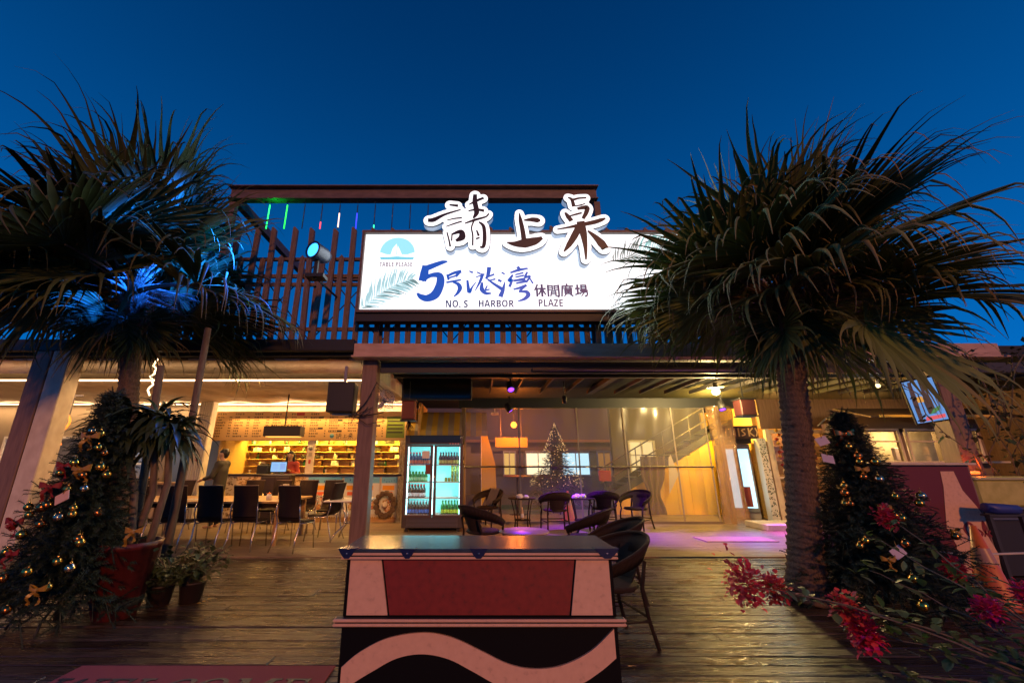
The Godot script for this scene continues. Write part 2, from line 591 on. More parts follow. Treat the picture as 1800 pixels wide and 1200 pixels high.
func pavilion() -> void:
	var t = thing("pavilion", "open-fronted pavilion with cream left bay, dark pergola bay and flat roof terrace", "building")
	var s = mb()
	box(s, Vector3(0, 3.4, -11.0), Vector3(32, 0.2, 7.4))
	put("roof_slab", s, M.roof_dark, t)
	s = mb()
	bev(s, Vector3(3.6, 3.355, -7.2), Vector3(11.7, 0.29, 0.12), 0.01)
	box(s, Vector3(3.6, 3.23, -7.12), Vector3(11.7, 0.03, 0.2))
	put("fascia_beam", s, M.fascia, t)
	s = mb()
	bev(s, Vector3(-8.2, 3.47, -7.22), Vector3(11.9, 0.22, 0.14), 0.01)
	put("eave_beam", s, M.black, t)
	s = mb()
	box(s, Vector3(-7.9, 3.27, -9.4), Vector3(12.0, 0.04, 3.9))
	put("eave_soffit", s, M.cream, t)
	s = mb()                                   # hung cloth ceiling of the left bay, sagging between battens
	var nx = 48
	var nz = 14
	for i in nx:
		for j in nz:
			var v = []
			for e in [[0, 0], [1, 0], [1, 1], [0, 1]]:
				var x = -14.0 + 12.1 * (i + e[0]) / nx
				var z = -7.95 - 3.3 * (j + e[1]) / nz
				v.append(Vector3(x, 3.0 - 0.05 * absf(sin((x + 1.9) * PI / 1.5)) - 0.012 * sin(z * 5 + x), z))
			quad(s, v[0], v[1], v[2], v[3])
	put("cloth_ceiling", s, M.fabric, t)
	s = mb()
	box(s, Vector3(-1.88, 3.1, -9.4), Vector3(0.05, 0.32, 4.0))
	put("ceiling_edge", s, M.cream, t)
	s = mb()                                   # rolled clear film above the left bay
	var ph = 0.0
	for i in 60:
		var x0 = -14.0 + 11.85 * i / 60.0
		var x1 = -14.0 + 11.85 * (i + 1) / 60.0
		var z0 = -7.46 + 0.02 * sin(x0 * 4.0) + 0.012 * sin(x0 * 11)
		var z1 = -7.46 + 0.02 * sin(x1 * 4.0) + 0.012 * sin(x1 * 11)
		quad(s, Vector3(x0, 3.37, z0), Vector3(x1, 3.37, z1), Vector3(x1, 3.0, z1 + 0.05), Vector3(x0, 3.0, z0 + 0.05))
	var fm = M.film.duplicate()
	fm.albedo_color = Color(0.62, 0.45, 0.22, 0.6)
	put("film_valance", s, fm, t)
	# posts
	s = mb()
	bev(s, Vector3(-1.97, 1.62, -7.42), Vector3(0.27, 3.24, 0.27), 0.012)
	put("post", s, M.post, t)
	for p in [[-7.86, M.post], [-7.52, M.cream], [8.3, M.post], [12.6, M.post]]:
		s = mb()
		bev(s, Vector3(p[0], 1.68, -7.3), Vector3(0.32, 3.36, 0.3), 0.012)
		put("post", s, p[1], t)
	s = mb()
	box(s, Vector3(-2.12, 1.6, -7.42), Vector3(0.025, 3.2, 0.05))
	put("cable_duct", s, M.metal, t)
	# beams of the dark middle bay
	for b in [[Vector3(5.0, 3.1, -7.42), Vector3(13.6, 0.2, 0.1)], [Vector3(5.0, 3.24, -8.65), Vector3(13.6, 0.12, 0.08)], [Vector3(3.3, 2.92, -10.78), Vector3(7.6, 0.27, 0.1)]]:
		s = mb()
		bev(s, b[0], b[1], 0.008)
		put("cross_beam", s, M.dark_steel, t)
	s = mb()
	box(s, Vector3(5.0, 3.172, -8.65), Vector3(13.6, 0.012, 0.11))
	put("beam_flange", s, M.rafter, t)
	for i in 18:
		s = mb()
		box(s, Vector3(-1.0 + i * 0.66, 3.21, -9.72), Vector3(0.035 if i != 6 else 0.16, 0.09, 2.1))
		put("rafter", s, M.rafter, t)
	s = mb()
	tube(s, [Vector3(1.0, 3.06, -7.33), Vector3(4.7, 3.06, -7.33)], 0.035, 8)
	put("roller_tube", s, M.metal, t)
	# enclosing walls
	for w in [[Vector3(-14.2, 1.65, -10.6), Vector3(0.2, 3.3, 6.6)], [Vector3(14.4, 1.65, -10.6), Vector3(0.2, 3.3, 6.6)]]:
		s = mb()
		box(s, w[0], w[1])
		put("end_wall", s, M.cream if w[0].x < 0 else M.post, t)
	# warm light strips along the cloth ceiling
	for z in [-7.72, -11.02]:
		s = mb(true)
		tube(s, [Vector3(-13.9, 0, 0), Vector3(-2.0, 0, 0)], 0.018, 6)
		var o = put("light_strip", s, glow(Color(1, 0.8, 0.6), 5.0), self, Transform3D(Basis(), Vector3(0, 2.93, z)))
		tag(o, "warm white light strip along the front edge of the cream cloth ceiling" if z > -9 else "warm white light strip above the menu board at the back of the cloth ceiling", "light strip")
		area("strip_light", Vector3(-7.9, 2.9, z), Vector3(-7.9, 0, z), Color(1, 0.78, 0.53), 10.5, 11.8, 0.03)
		area("strip_light", Vector3(-7.9, 2.95, z - 0.06 if z > -9 else z + 0.06), Vector3(-7.9, 3.4, z - 0.55 if z > -9 else z + 0.9), Color(1, 0.78, 0.56), 4.0, 11.8, 0.03)

func roof_terrace() -> void:
	var t = thing("slatted_fence", "brown timber fence of alternating tall and short slats along the roof edge", "fence", Vector3(0, 3.52, -7.3))
	var tall = mb(); var short = mb()
	prism(tall, PackedVector2Array([Vector2(-0.05, 0), Vector2(0.05, 0), Vector2(0.05, 2.40), Vector2(-0.02, 2.47), Vector2(-0.05, 2.45)]), -0.03, 0.03)
	prism(short, PackedVector2Array([Vector2(-0.05, 0), Vector2(0.05, 0), Vector2(0.05, 1.78), Vector2(0.0, 1.85), Vector2(-0.05, 1.79)]), -0.02, 0.02)
	var mt = mesh_of(tall); var ms = mesh_of(short)
	for i in 74:
		var x = -6.05 + i * 0.1975
		var b = Basis(Vector3.BACK, R.randfn(0, 0.012)) * Basis(Vector3.UP, R.randfn(0, 0.03))
		put("slat", mt if i % 2 == 0 else ms, M.slat, t, Transform3D(b, Vector3(x, R.randfn(0, 0.025), 0.0)))
	for y in [0.32, 1.24, 1.42]:
		var s = mb()
		box(s, Vector3(1.2, y, -0.07), Vector3(14.6, 0.07, 0.05))
		put("rail", s, M.slat, t)
	var s = mb()
	box(s, Vector3(1.2, 1.82, -0.13), Vector3(14.6, 0.06, 0.06))
	for i in 8:
		var x = -5.9 + i * 1.35
		box(s, Vector3(x, 0.92, -0.13), Vector3(0.06, 1.84, 0.06))
	put("railing", s, M.steel_red, t)
	s = mb()
	for i in 6:
		var x = -5.9 + i * 1.35
		tube(s, [Vector3(x, 0.1, -0.15), Vector3(x + 1.35, 1.8, -0.15)], 0.012, 5)
		tube(s, [Vector3(x, 1.8, -0.165), Vector3(x + 1.35, 0.1, -0.165)], 0.012, 5)
	put("cross_wire", s, M.dark_steel, t)
	# steel frame above
	t = thing("pergola_frame", "rust brown steel frame standing on the roof terrace behind the sign", "pergola", Vector3(0, 0, 0))
	s = mb()
	box(s, Vector3(-1.46, 7.26, -7.96), Vector3(8.3, 0.34, 0.03))
	box(s, Vector3(-1.46, 7.42, -7.94), Vector3(8.36, 0.025, 0.2))
	box(s, Vector3(-1.46, 7.095, -7.94), Vector3(8.3, 0.025, 0.2))
	put("front_beam", s, M.steel_red, t)
	for x in [-5.55, 2.66]:
		s = mb()
		box(s, Vector3(x, 7.2, -10.1), Vector3(0.14, 0.22, 4.05))
		put("side_beam", s, M.steel_red, t)
		s = mb()
		bev(s, Vector3(x + 0.02, 5.28, -8.0), Vector3(0.14, 3.56, 0.14), 0.008)
		put("post", s, M.steel_red, t)
	s = mb()
	box(s, Vector3(-1.46, 7.2, -12.2), Vector3(8.3, 0.2, 0.12))
	put("rear_beam", s, M.steel_red, t)
	# meteor lights hanging from it
	var look = [[Color(0.05, 1, 0.45), 0.0, 1.0, "green"], [Color(0.1, 1, 0.25), 0.0, 1.0, "bright green"], null, [Color(1, 0.25, 0.3), 0.72, 1.0, "red"], [Color(1, 0.85, 0.75), 0.35, 0.95, "white"], [Color(0.12, 0.2, 1), 0.35, 1.0, "blue"], [Color(0.1, 1, 0.7), 0.85, 1.0, "teal"], null, null, null, null, null]
	for i in look.size():
		var l = look[i]
		var c = Vector3(-4.67 + i * 0.395, 7.08, -7.93)
		var o = thing("meteor_light", "unlit meteor tube hanging from the roof frame behind the sign" if l == null else "meteor tube hanging from the roof frame, glowing %s" % l[3], "light tube", c, 0, "unlit meteor tubes" if l == null else "meteor tubes on the roof frame")
		s = mb(true)
		tube(s, [Vector3(0, 0, 0), Vector3(0, -0.12, 0)], 0.005, 5)
		put("cord", s, M.black, o)
		s = mb(true)
		tube(s, [Vector3(0, -0.12, 0), Vector3(0, -0.72, 0)], 0.011, 7)
		put("tube", s, mat(lin(0.05, 0.06, 0.07), 0.3), o)
		if l != null:
			s = mb(true)
			tube(s, [Vector3(0, -0.12 - 0.6 * l[1], 0), Vector3(0, -0.12 - 0.6 * l[2], 0)], 0.0135, 7)
			put("glow", s, glow(l[0], 2.2), o)
	omni("green_glow", Vector3(-4.55, 6.9, -7.86), Color(0.1, 1, 0.3), 0.12, 0.02, 2.0)
	# blue stage lamp, its bracket added so the beam reaches the palm
	t = thing("stage_lamp", "round blue stage lamp on an added bracket before the fence slats left of the sign", "stage lamp", Vector3(-2.66, 4.76, -6.1), 0)
	var aim = Basis(Vector3.UP, -0.42)
	s = mb(true)
	lathe(s, [Vector2(0, -0.22), Vector2(0.1, -0.21), Vector2(0.14, -0.12), Vector2(0.15, 0.1), Vector2(0.155, 0.12), Vector2(0.125, 0.12)], 18, Vector3.ZERO, aim * Basis(Vector3.RIGHT, PI / 2))
	put("housing", s, mat(lin(0.02, 0.03, 0.06), 0.4), t)
	s = mb(true)
	lathe(s, [Vector2(0.0, 0.125), Vector2(0.07, 0.122), Vector2(0.122, 0.105)], 18, Vector3.ZERO, aim * Basis(Vector3.RIGHT, PI / 2))
	put("lamp_lens", s, glow(Color(0.15, 0.62, 1), 3.0), t)
	s = mb()
	box(s, Vector3(0, -0.3, 0), Vector3(0.06, 0.3, 0.05))
	box(s, Vector3(0, -0.42, -0.05), Vector3(0.3, 0.06, 0.2))
	tube(s, [Vector3(0, -0.44, 0), Vector3(-0.05, -0.3, -1.18)], 0.02, 6)
	put("bracket", s, M.black, t)
	spot("blue_beam", Vector3(-2.73, 4.77, -5.93), Vector3(-6.0, 4.45, -5.4), Color(0.06, 0.38, 1), 280.0, 34.0, 0.1)
	spot("blue_beam", Vector3(-2.64, 4.74, -5.92), Vector3(-2.9, 3.4, -4.2), Color(0.1, 0.42, 1), 14.0, 36.0, 0.1)

func sign_at(p: Vector2) -> Vector2:      # a place on the sign's face, from the tracing of its artwork
	var k = (552.0 - p.y) / 130.0
	var left = 640.0 + 8.0 * k
	return Vector2(-2.145 + 6.17 * (p.x - left) / (1205.0 - left), 4.08 + 1.56 * k)

func strokes(list: Array, org: Vector2, zoom: float, shrink := Vector3(1, 0, 1)) -> Array:   # -> [[points, widths], ...] in metres on the sign
	var out = []
	for st in list:
		var p = []
		var w = []
		for q in st:
			var v = sign_at(org + Vector2(q[0], q[1]) / zoom)
			p.append(Vector2(v.x * shrink.x, 1.4 + (v.y - 1.4) * shrink.z))
			w.append(q[2] / zoom * (0.0113 if zoom < 5.5 else 0.0162))
		out.append([p, w])
	return out

func sign_board() -> void:
	var t = thing("sign_board", "long backlit white sign with blue brush lettering, sailboat logo and palm leaf print", "sign", Vector3(0, 0, -7.05))
	var s = mb()
	box(s, Vector3(0.94, 4.86, -0.06), Vector3(6.24, 1.6, 0.1))
	put("light_box", s, M.black, t)
	s = mb()
	box(s, Vector3(0.94, 5.675, 0.0), Vector3(6.32, 0.05, 0.26))
	box(s, Vector3(0.94, 4.045, 0.0), Vector3(6.32, 0.05, 0.26))
	box(s, Vector3(-2.19, 4.86, 0.0), Vector3(0.05, 1.58, 0.26))
	box(s, Vector3(4.075, 4.86, 0.0), Vector3(0.05, 1.58, 0.26))
	put("frame", s, M.steel_red, t)
	s = mb()
	box(s, Vector3(0.94, 3.94, -0.02), Vector3(6.3, 0.15, 0.2))
	put("bottom_rail", s, M.black, t)
	s = mb()
	quad_uv(s, [Vector3(-2.165, 5.65, 0.05), Vector3(4.05, 5.65, 0.05), Vector3(4.05, 4.07, 0.05), Vector3(-2.165, 4.07, 0.05)])
	put("lit_face", s, glow(Color(0.95, 0.98, 1.0), 1.35, Color(0.8, 0.8, 0.8)), t)
	area("sign_light", Vector3(0.94, 4.86, -6.74), Vector3(0.94, 4.4, 0), Color(0.92, 0.97, 1), 13.0, 6.1, 1.5)
	var blue = glow(Color(0.0, 0.32, 0.72), 1.0, Color(0.02, 0.1, 0.3))
	var navy = glow(Color(0.1, 0.2, 0.42), 0.8, Color(0.02, 0.05, 0.15))
	var z4 = Vector2(720, 460)
	var chars = [
		["5", [[[375, 55, 10], [330, 62, 28], [265, 85, 34], [200, 110, 40]], [[165, 110, 44], [155, 165, 55], [140, 222, 52]], [[140, 225, 34], [215, 190, 28], [285, 185, 40], [308, 215, 50], [300, 285, 55], [255, 370, 60], [180, 405, 48], [120, 390, 36], [88, 362, 14]]]],
		["号", [[[375, 185, 14], [385, 228, 15]], [[385, 190, 16], [440, 165, 20], [500, 152, 24]], [[490, 160, 20], [460, 195, 18]], [[385, 215, 11], [465, 190, 12]], [[368, 256, 12], [430, 245, 14], [500, 232, 12]], [[430, 255, 10], [475, 272, 24], [492, 310, 30], [470, 355, 20], [432, 390, 6]]]],
		["港", [[[588, 148, 8], [615, 160, 15]], [[566, 240, 14], [578, 345, 26], [610, 300, 10], [645, 255, 5]], [[660, 158, 8], [690, 172, 12]], [[652, 205, 7], [728, 178, 11]], [[712, 180, 22], [690, 240, 18], [636, 335, 4]], [[778, 120, 28], [765, 185, 24], [745, 220, 10]], [[742, 212, 10], [820, 180, 13]], [[760, 225, 10], [810, 265, 16], [885, 315, 24]], [[765, 240, 6], [830, 225, 12]], [[865, 235, 16], [886, 246, 14]], [[705, 262, 14], [700, 320, 30], [735, 358, 22], [782, 360, 10]], [[752, 290, 8], [735, 328, 12], [772, 322, 8]]]],
		["灣", [[[900, 162, 10], [922, 174, 12]], [[878, 380, 30], [900, 330, 24], [924, 250, 5]], [[1000, 188, 14], [962, 240, 22], [992, 232, 16], [968, 292, 18]], [[985, 162, 12], [1060, 138, 20], [1146, 122, 12]], [[1058, 112, 22], [1075, 135, 18]], [[1030, 182, 10], [1102, 165, 12]], [[1030, 206, 10], [1105, 190, 12]], [[1010, 240, 14], [1112, 225, 22]], [[1035, 264, 12], [1120, 248, 16]], [[1142, 160, 12], [1122, 205, 18], [1168, 198, 12], [1130, 250, 16]], [[1163, 215, 8], [1188, 262, 12]], [[1005, 322, 10], [1060, 308, 16], [1122, 286, 18]], [[1112, 292, 16], [1062, 335, 14]], [[1055, 345, 10], [1120, 345, 22], [1138, 375, 30], [1100, 412, 20], [1040, 432, 6]]]],
		["休閒廣場", [[[1230, 280, 12], [1203, 330, 9]], [[1224, 312, 13], [1224, 385, 13]], [[1240, 316, 12], [1304, 316, 12]], [[1272, 280, 14], [1272, 385, 14]], [[1268, 322, 13], [1240, 370, 9]], [[1276, 322, 13], [1304, 370, 9]],
			[[1330, 284, 12], [1330, 386, 12]], [[1330, 288, 9], [1372, 288, 9]], [[1372, 288, 9], [1372, 326, 9]], [[1330, 306, 7], [1372, 306, 7]], [[1330, 325, 8], [1372, 325, 8]], [[1430, 284, 12], [1430, 384, 12], [1414, 384, 8]], [[1390, 288, 9], [1430, 288, 9]], [[1390, 288, 9], [1390, 326, 9]], [[1390, 306, 7], [1430, 306, 7]], [[1390, 325, 8], [1430, 325, 8]], [[1362, 340, 9], [1352, 384, 9]], [[1362, 340, 8], [1402, 340, 8]], [[1402, 340, 9], [1402, 385, 9]], [[1362, 355, 6], [1402, 355, 6]], [[1362, 369, 6], [1402, 369, 6]],
			[[1510, 274, 12], [1510, 290, 12]], [[1465, 293, 10], [1566, 293, 10]], [[1468, 293, 12], [1457, 386, 10]], [[1480, 313, 8], [1560, 313, 8]], [[1500, 301, 9], [1500, 326, 9]], [[1540, 301, 9], [1540, 326, 9]], [[1486, 327, 7], [1556, 327, 7]], [[1490, 336, 8], [1550, 336, 8]], [[1550, 336, 9], [1550, 363, 9]], [[1490, 362, 8], [1550, 362, 8]], [[1490, 336, 9], [1490, 363, 9]], [[1520, 326, 8], [1520, 362, 8]], [[1490, 349, 6], [1550, 349, 6]], [[1500, 367, 9], [1482, 386, 7]], [[1538, 367, 9], [1562, 386, 8]],
			[[1590, 316, 10], [1628, 316, 10]], [[1610, 285, 12], [1610, 366, 12]], [[1588, 372, 9], [1632, 358, 9]], [[1645, 285, 8], [1690, 285, 8]], [[1690, 285, 10], [1690, 323, 10]], [[1645, 322, 8], [1690, 322, 8]], [[1645, 285, 10], [1645, 323, 10]], [[1645, 303, 7], [1690, 303, 7]], [[1634, 336, 10], [1702, 336, 10]], [[1656, 338, 10], [1634, 366, 7]], [[1648, 351, 8], [1698, 351, 8], [1692, 384, 10], [1676, 386, 7]], [[1670, 353, 9], [1645, 384, 7]]]],
	]
	for c in chars:
		s = mb()
		var k = 0
		for st in strokes(c[1], z4, 5.625):
			ribbon(s, st[0], st[1], 0.051, 0.054 + k * 0.0004)
			k += 1
		put("brush_lettering" if c[0] != "休閒廣場" else "printed_lettering", s, blue if c[0] != "休閒廣場" else navy, t)
	for w in [["NO. S", Vector2(801, 541.5), 0.19], ["HARBOR", Vector2(867, 541), 0.19], ["PLAZE", Vector2(959, 540), 0.19]]:
		var p = sign_at(w[1])
		text("printed_lettering", w[0], w[2], 0.004, navy, t, Transform3D(Basis.from_scale(Vector3(0.86, 1, 1)), Vector3(p.x, p.y, 0.054)))
	# logo: a sailboat in a disc, with its two lines of small print
	var lc = sign_at(Vector2(701, 455))
	s = mb()
	var disc = PackedVector2Array()
	for i in 25:
		var a = lerpf(-0.42, PI + 0.42, i / 24.0)
		disc.append(Vector2(cos(a) * 0.335, sin(a) * 0.335))
	prism(s, disc, 0.051, 0.054, Transform3D(Basis(), Vector3(lc.x, lc.y, 0)))
	var lt = GradientTexture2D.new()
	var lg = Gradient.new()
	lg.offsets = PackedFloat32Array([0.0, 1.0]); lg.colors = PackedColorArray([Color(0.42, 0.86, 0.97), Color(0.95, 0.96, 0.98)])
	lt.gradient = lg; lt.fill_from = Vector2(0, 0); lt.fill_to = Vector2(0, 1); lt.width = 8; lt.height = 64
	put("logo_disc", s, glow(Color(0.55, 0.88, 0.97), 1.1), t)
	s = mb()
	prism(s, PackedVector2Array([Vector2(-0.13, -0.06), Vector2(-0.02, -0.06), Vector2(-0.02, 0.2), Vector2(-0.09, 0.1)]), 0.052, 0.057, Transform3D(Basis(), Vector3(lc.x, lc.y, 0)))
	prism(s, PackedVector2Array([Vector2(0.0, -0.06), Vector2(0.1, -0.06), Vector2(0.04, 0.08), Vector2(0.0, 0.16)]), 0.052, 0.057, Transform3D(Basis(), Vector3(lc.x, lc.y, 0)))
	prism(s, PackedVector2Array([Vector2(-0.32, -0.09), Vector2(0.0, -0.065), Vector2(0.32, -0.09), Vector2(0.335, 0.02), Vector2(0.2, -0.03), Vector2(-0.2, -0.03), Vector2(-0.335, 0.02)]), 0.052, 0.056, Transform3D(Basis(), Vector3(lc.x, lc.y, 0)))
	put("logo_sail", s, glow(Color(0.97, 0.98, 1), 1.6), t)
	s = mb()
	prism(s, PackedVector2Array([Vector2(-0.31, -0.135), Vector2(0.31, -0.135), Vector2(0.325, -0.085), Vector2(0.1, -0.09), Vector2(0.0, -0.07), Vector2(-0.12, -0.088), Vector2(-0.325, -0.08)]), 0.052, 0.058, Transform3D(Basis(), Vector3(lc.x, lc.y, 0)))
	put("logo_sea", s, glow(Color(0.4, 0.82, 0.9), 1.0), t)
	text("logo_lettering", "TABLE PLEASE", 0.125, 0.003, glow(Color(0.4, 0.36, 0.42), 1.0), t, Transform3D(Basis.from_scale(Vector3(0.76, 1, 1)), Vector3(lc.x - 0.01, lc.y - 0.235, 0.053)), "Droid Sans", 700)
	var pm = glow(Color(0.86, 0.83, 0.86), 1.2)
	s = mb()
	for i in 9:
		var x = lc.x - 0.3 + i * 0.072
		for j in 3:
			box(s, Vector3(x + R.randf_range(-0.008, 0.008), lc.y - 0.33 - j * 0.016, 0.053), Vector3(0.045 * R.randf_range(0.5, 1), 0.006, 0.002))
		box(s, Vector3(x, lc.y - 0.346, 0.0535), Vector3(0.007, 0.05, 0.002))
	put("logo_lettering", s, pm, t)
	# faint palm leaf prints, lower left and upper right
	for side in 2:
		s = mb()
		var deep = mb()
		var a = sign_at(Vector2(642, 550)) if side == 0 else sign_at(Vector2(1072, 470))
		var e = sign_at(Vector2(728, 500)) if side == 0 else sign_at(Vector2(1200, 432))
		var mid = (a + e) * 0.5 + (Vector2(-0.05, 0.17) if side == 0 else Vector2(-0.02, 0.1))
		for i in 62:
			var u = (i + 0.5) / 62.0
			var p = a.lerp(mid, u).lerp(mid.lerp(e, u), u)
			var d = (e - a).normalized().rotated(0.25 - 0.5 * u)
			var up = i % 2 == 0
			var l = (0.42 * sin(PI * (0.15 + 0.8 * u)) + 0.08) * R.randf_range(0.7, 1.1) * (1.0 if up else 0.8)
			var dir = d.rotated((0.95 if up else -0.75) * R.randf_range(0.75, 1.1))
			var q1 = p + dir * l * 0.5 + Vector2(0, -0.01)
			var q2 = p + dir * l + Vector2(0.02, -0.05)
			for q in [[q1, q2]]:
				q2.x = clampf(q2.x, -2.14, 4.02); q2.y = clampf(q2.y, 4.09, 5.62)
				q1.x = clampf(q1.x, -2.14, 4.02); q1.y = clampf(q1.y, 4.09, 5.62)
			ribbon(deep if (not up and R.randf() < 0.5) or (side == 1 and u < 0.35) else s, [p, q1, q2], [0.014, 0.03, 0.004], 0.051, 0.0525 + i * 0.00006)
		put("leaf_print", s, glow(Color(0.62, 0.82, 0.85) if side == 0 else Color(0.4, 0.76, 0.76), 1.0), t)
		put("leaf_print", deep, glow(Color(0.3, 0.52, 0.53) if side == 0 else Color(0.12, 0.42, 0.42), 1.0), t)
	s = mb()
	var fc = sign_at(Vector2(1194, 516))
	for i in 7:
		var dir = Vector2(0, 1).rotated(0.9 - i * 0.3)
		ribbon(s, [fc, fc + dir * 0.16 + Vector2(0.02, 0), fc + dir * 0.3], [0.03, 0.055, 0.005], 0.051, 0.053 + i * 0.0003)
	put("flower_print", s, glow(Color(1, 0.45, 0.2), 1.1), t)
	s = mb()
	for i in 6:
		var dir = Vector2(-1, 0).rotated(0.7 - i * 0.33)
		ribbon(s, [fc + Vector2(0, -0.1), fc + dir * 0.2 + Vector2(0, -0.1), fc + dir * 0.36 + Vector2(0, -0.15)], [0.02, 0.04, 0.005], 0.051, 0.053 + i * 0.0003)
	put("leaf_print", s, glow(Color(0.08, 0.5, 0.32), 0.8), t)
	# the three big built-up letters standing in front of the sign
	var org = Vector2(740, 330)
	var big = [
		["leftmost of the three large white-edged characters standing on the sign", [
			[[278, 178, 16], [345, 186, 26]], [[85, 328, 34], [130, 322, 42], [230, 272, 22], [372, 226, 12]], [[250, 328, 8], [315, 312, 13], [380, 305, 14]], [[240, 388, 8], [310, 362, 14], [378, 340, 14]],
			[[246, 448, 12], [262, 520, 14], [270, 572, 16]], [[290, 462, 14], [350, 440, 34], [378, 445, 46], [378, 490, 60], [330, 520, 24]], [[290, 460, 12], [285, 520, 12]],
			[[512, 85, 34], [508, 150, 44], [520, 250, 46], [490, 305, 16]], [[455, 175, 8], [520, 140, 24], [585, 112, 20]], [[448, 238, 10], [520, 225, 20], [582, 236, 24]], [[412, 358, 10], [500, 326, 22], [600, 296, 14], [628, 268, 14]],
			[[492, 335, 14], [468, 400, 12], [476, 470, 14], [472, 562, 14]], [[540, 348, 12], [578, 390, 30], [582, 500, 34], [568, 575, 30], [538, 582, 10]], [[514, 428, 12], [528, 472, 20]], [[508, 505, 14], [534, 495, 12]]]],
		["small middle one of the three large white-edged characters on the sign", [
			[[910, 262, 8], [916, 330, 34], [928, 420, 40], [935, 515, 44]], [[948, 328, 10], [1020, 322, 42], [1070, 328, 48], [1090, 330, 20]], [[782, 538, 8], [850, 552, 46], [940, 545, 88], [1030, 525, 72], [1092, 498, 30]]]],
		["rightmost of the three large white-edged characters standing on the sign", [
			[[1368, 104, 10], [1400, 125, 28], [1412, 185, 34]], [[1410, 128, 24], [1470, 112, 18], [1532, 108, 16]], [[1425, 190, 10], [1480, 180, 14], [1520, 165, 8]], [[1330, 258, 18], [1350, 290, 40], [1372, 325, 40]], [[1360, 290, 12], [1430, 270, 18], [1475, 258, 16]], [[1450, 215, 24], [1530, 205, 44], [1520, 255, 40], [1490, 305, 30]],
			[[1245, 415, 10], [1340, 398, 18], [1450, 375, 34], [1580, 348, 40], [1650, 325, 34], [1685, 312, 14]], [[1462, 360, 70], [1475, 460, 60], [1480, 580, 34], [1474, 690, 14]], [[1440, 395, 60], [1390, 480, 60], [1335, 560, 46], [1285, 622, 10]], [[1520, 432, 14], [1580, 490, 46], [1625, 545, 70], [1648, 580, 60]]]],
	]
	var face_w = glow(Color(0.98, 0.99, 1.0), 1.35, Color(0.9, 0.9, 0.9))
	var dark = mat(lin(0.012, 0.011, 0.036), 0.4)
	for b in big:
		var st = strokes(b[1], org, 5.143, Vector3(0.958, 0, 0.958))
		var o = thing("channel_letter", b[0], "sign letter", Vector3(0, 0, -6.75))
		var outline: Array = []
		for k in st:
			var sm = smooth_line(k[0], k[1], 3)
			for i in sm[0].size() - 1:
				var rad = maxf(sm[1][i], sm[1][i + 1]) * 0.5 + 0.066
				for piece in Geometry2D.offset_polyline(PackedVector2Array([sm[0][i] * 300, sm[0][i + 1] * 300]), rad * 300, Geometry2D.JOIN_ROUND, Geometry2D.END_ROUND):
					outline.append(piece)
		outline = unite(outline)
		s = mb()
		var rim = mb()
		var edge = mb()
		for poly in outline:
			if poly.size() < 3 or Geometry2D.is_polygon_clockwise(poly): continue
			prism(s, shrunk(poly), 0.0, 0.02)
			for grown in Geometry2D.offset_polygon(poly, 2.4, Geometry2D.JOIN_ROUND):
				prism(rim, shrunk(grown), -0.16, -0.032)
			for grown in Geometry2D.offset_polygon(poly, 3.3, Geometry2D.JOIN_ROUND):
				prism(edge, shrunk(grown), -0.03, -0.002)
		put("lit_face", s, face_w, o)
		put("trim_cap", edge, mat(lin(0.03, 0.035, 0.06), 0.4), o)
		put("return_edge", rim, glow(Color(0.62, 0.72, 0.85), 0.5, Color(0.6, 0.62, 0.66)), o)
		s = mb()
		var n = 0
		for k in st:
			ribbon(s, k[0], k[1], 0.021, 0.026 + n * 0.0008)
			n += 1
		put("dark_stroke", s, dark, o)

func shrunk(p: PackedVector2Array) -> PackedVector2Array:
	var out := PackedVector2Array()
	for v in p:
		if out.is_empty() or out[-1].distance_to(v / 300.0) > 0.004: out.append(v / 300.0)
	return out

func unite(polys: Array) -> Array:        # union of many outlines, holes dropped
	var out: Array = []
	for p in polys:
		var cur = p
		var again = true
		while again:
			again = false
			for i in out.size():
				var m = Geometry2D.merge_polygons(out[i], cur)
				var solid = []
				for q in m:
					if not Geometry2D.is_polygon_clockwise(q): solid.append(q)
				if solid.size() == 1:
					cur = solid[0]
					out.remove_at(i)
					again = true
					break
		out.append(cur)
	return out

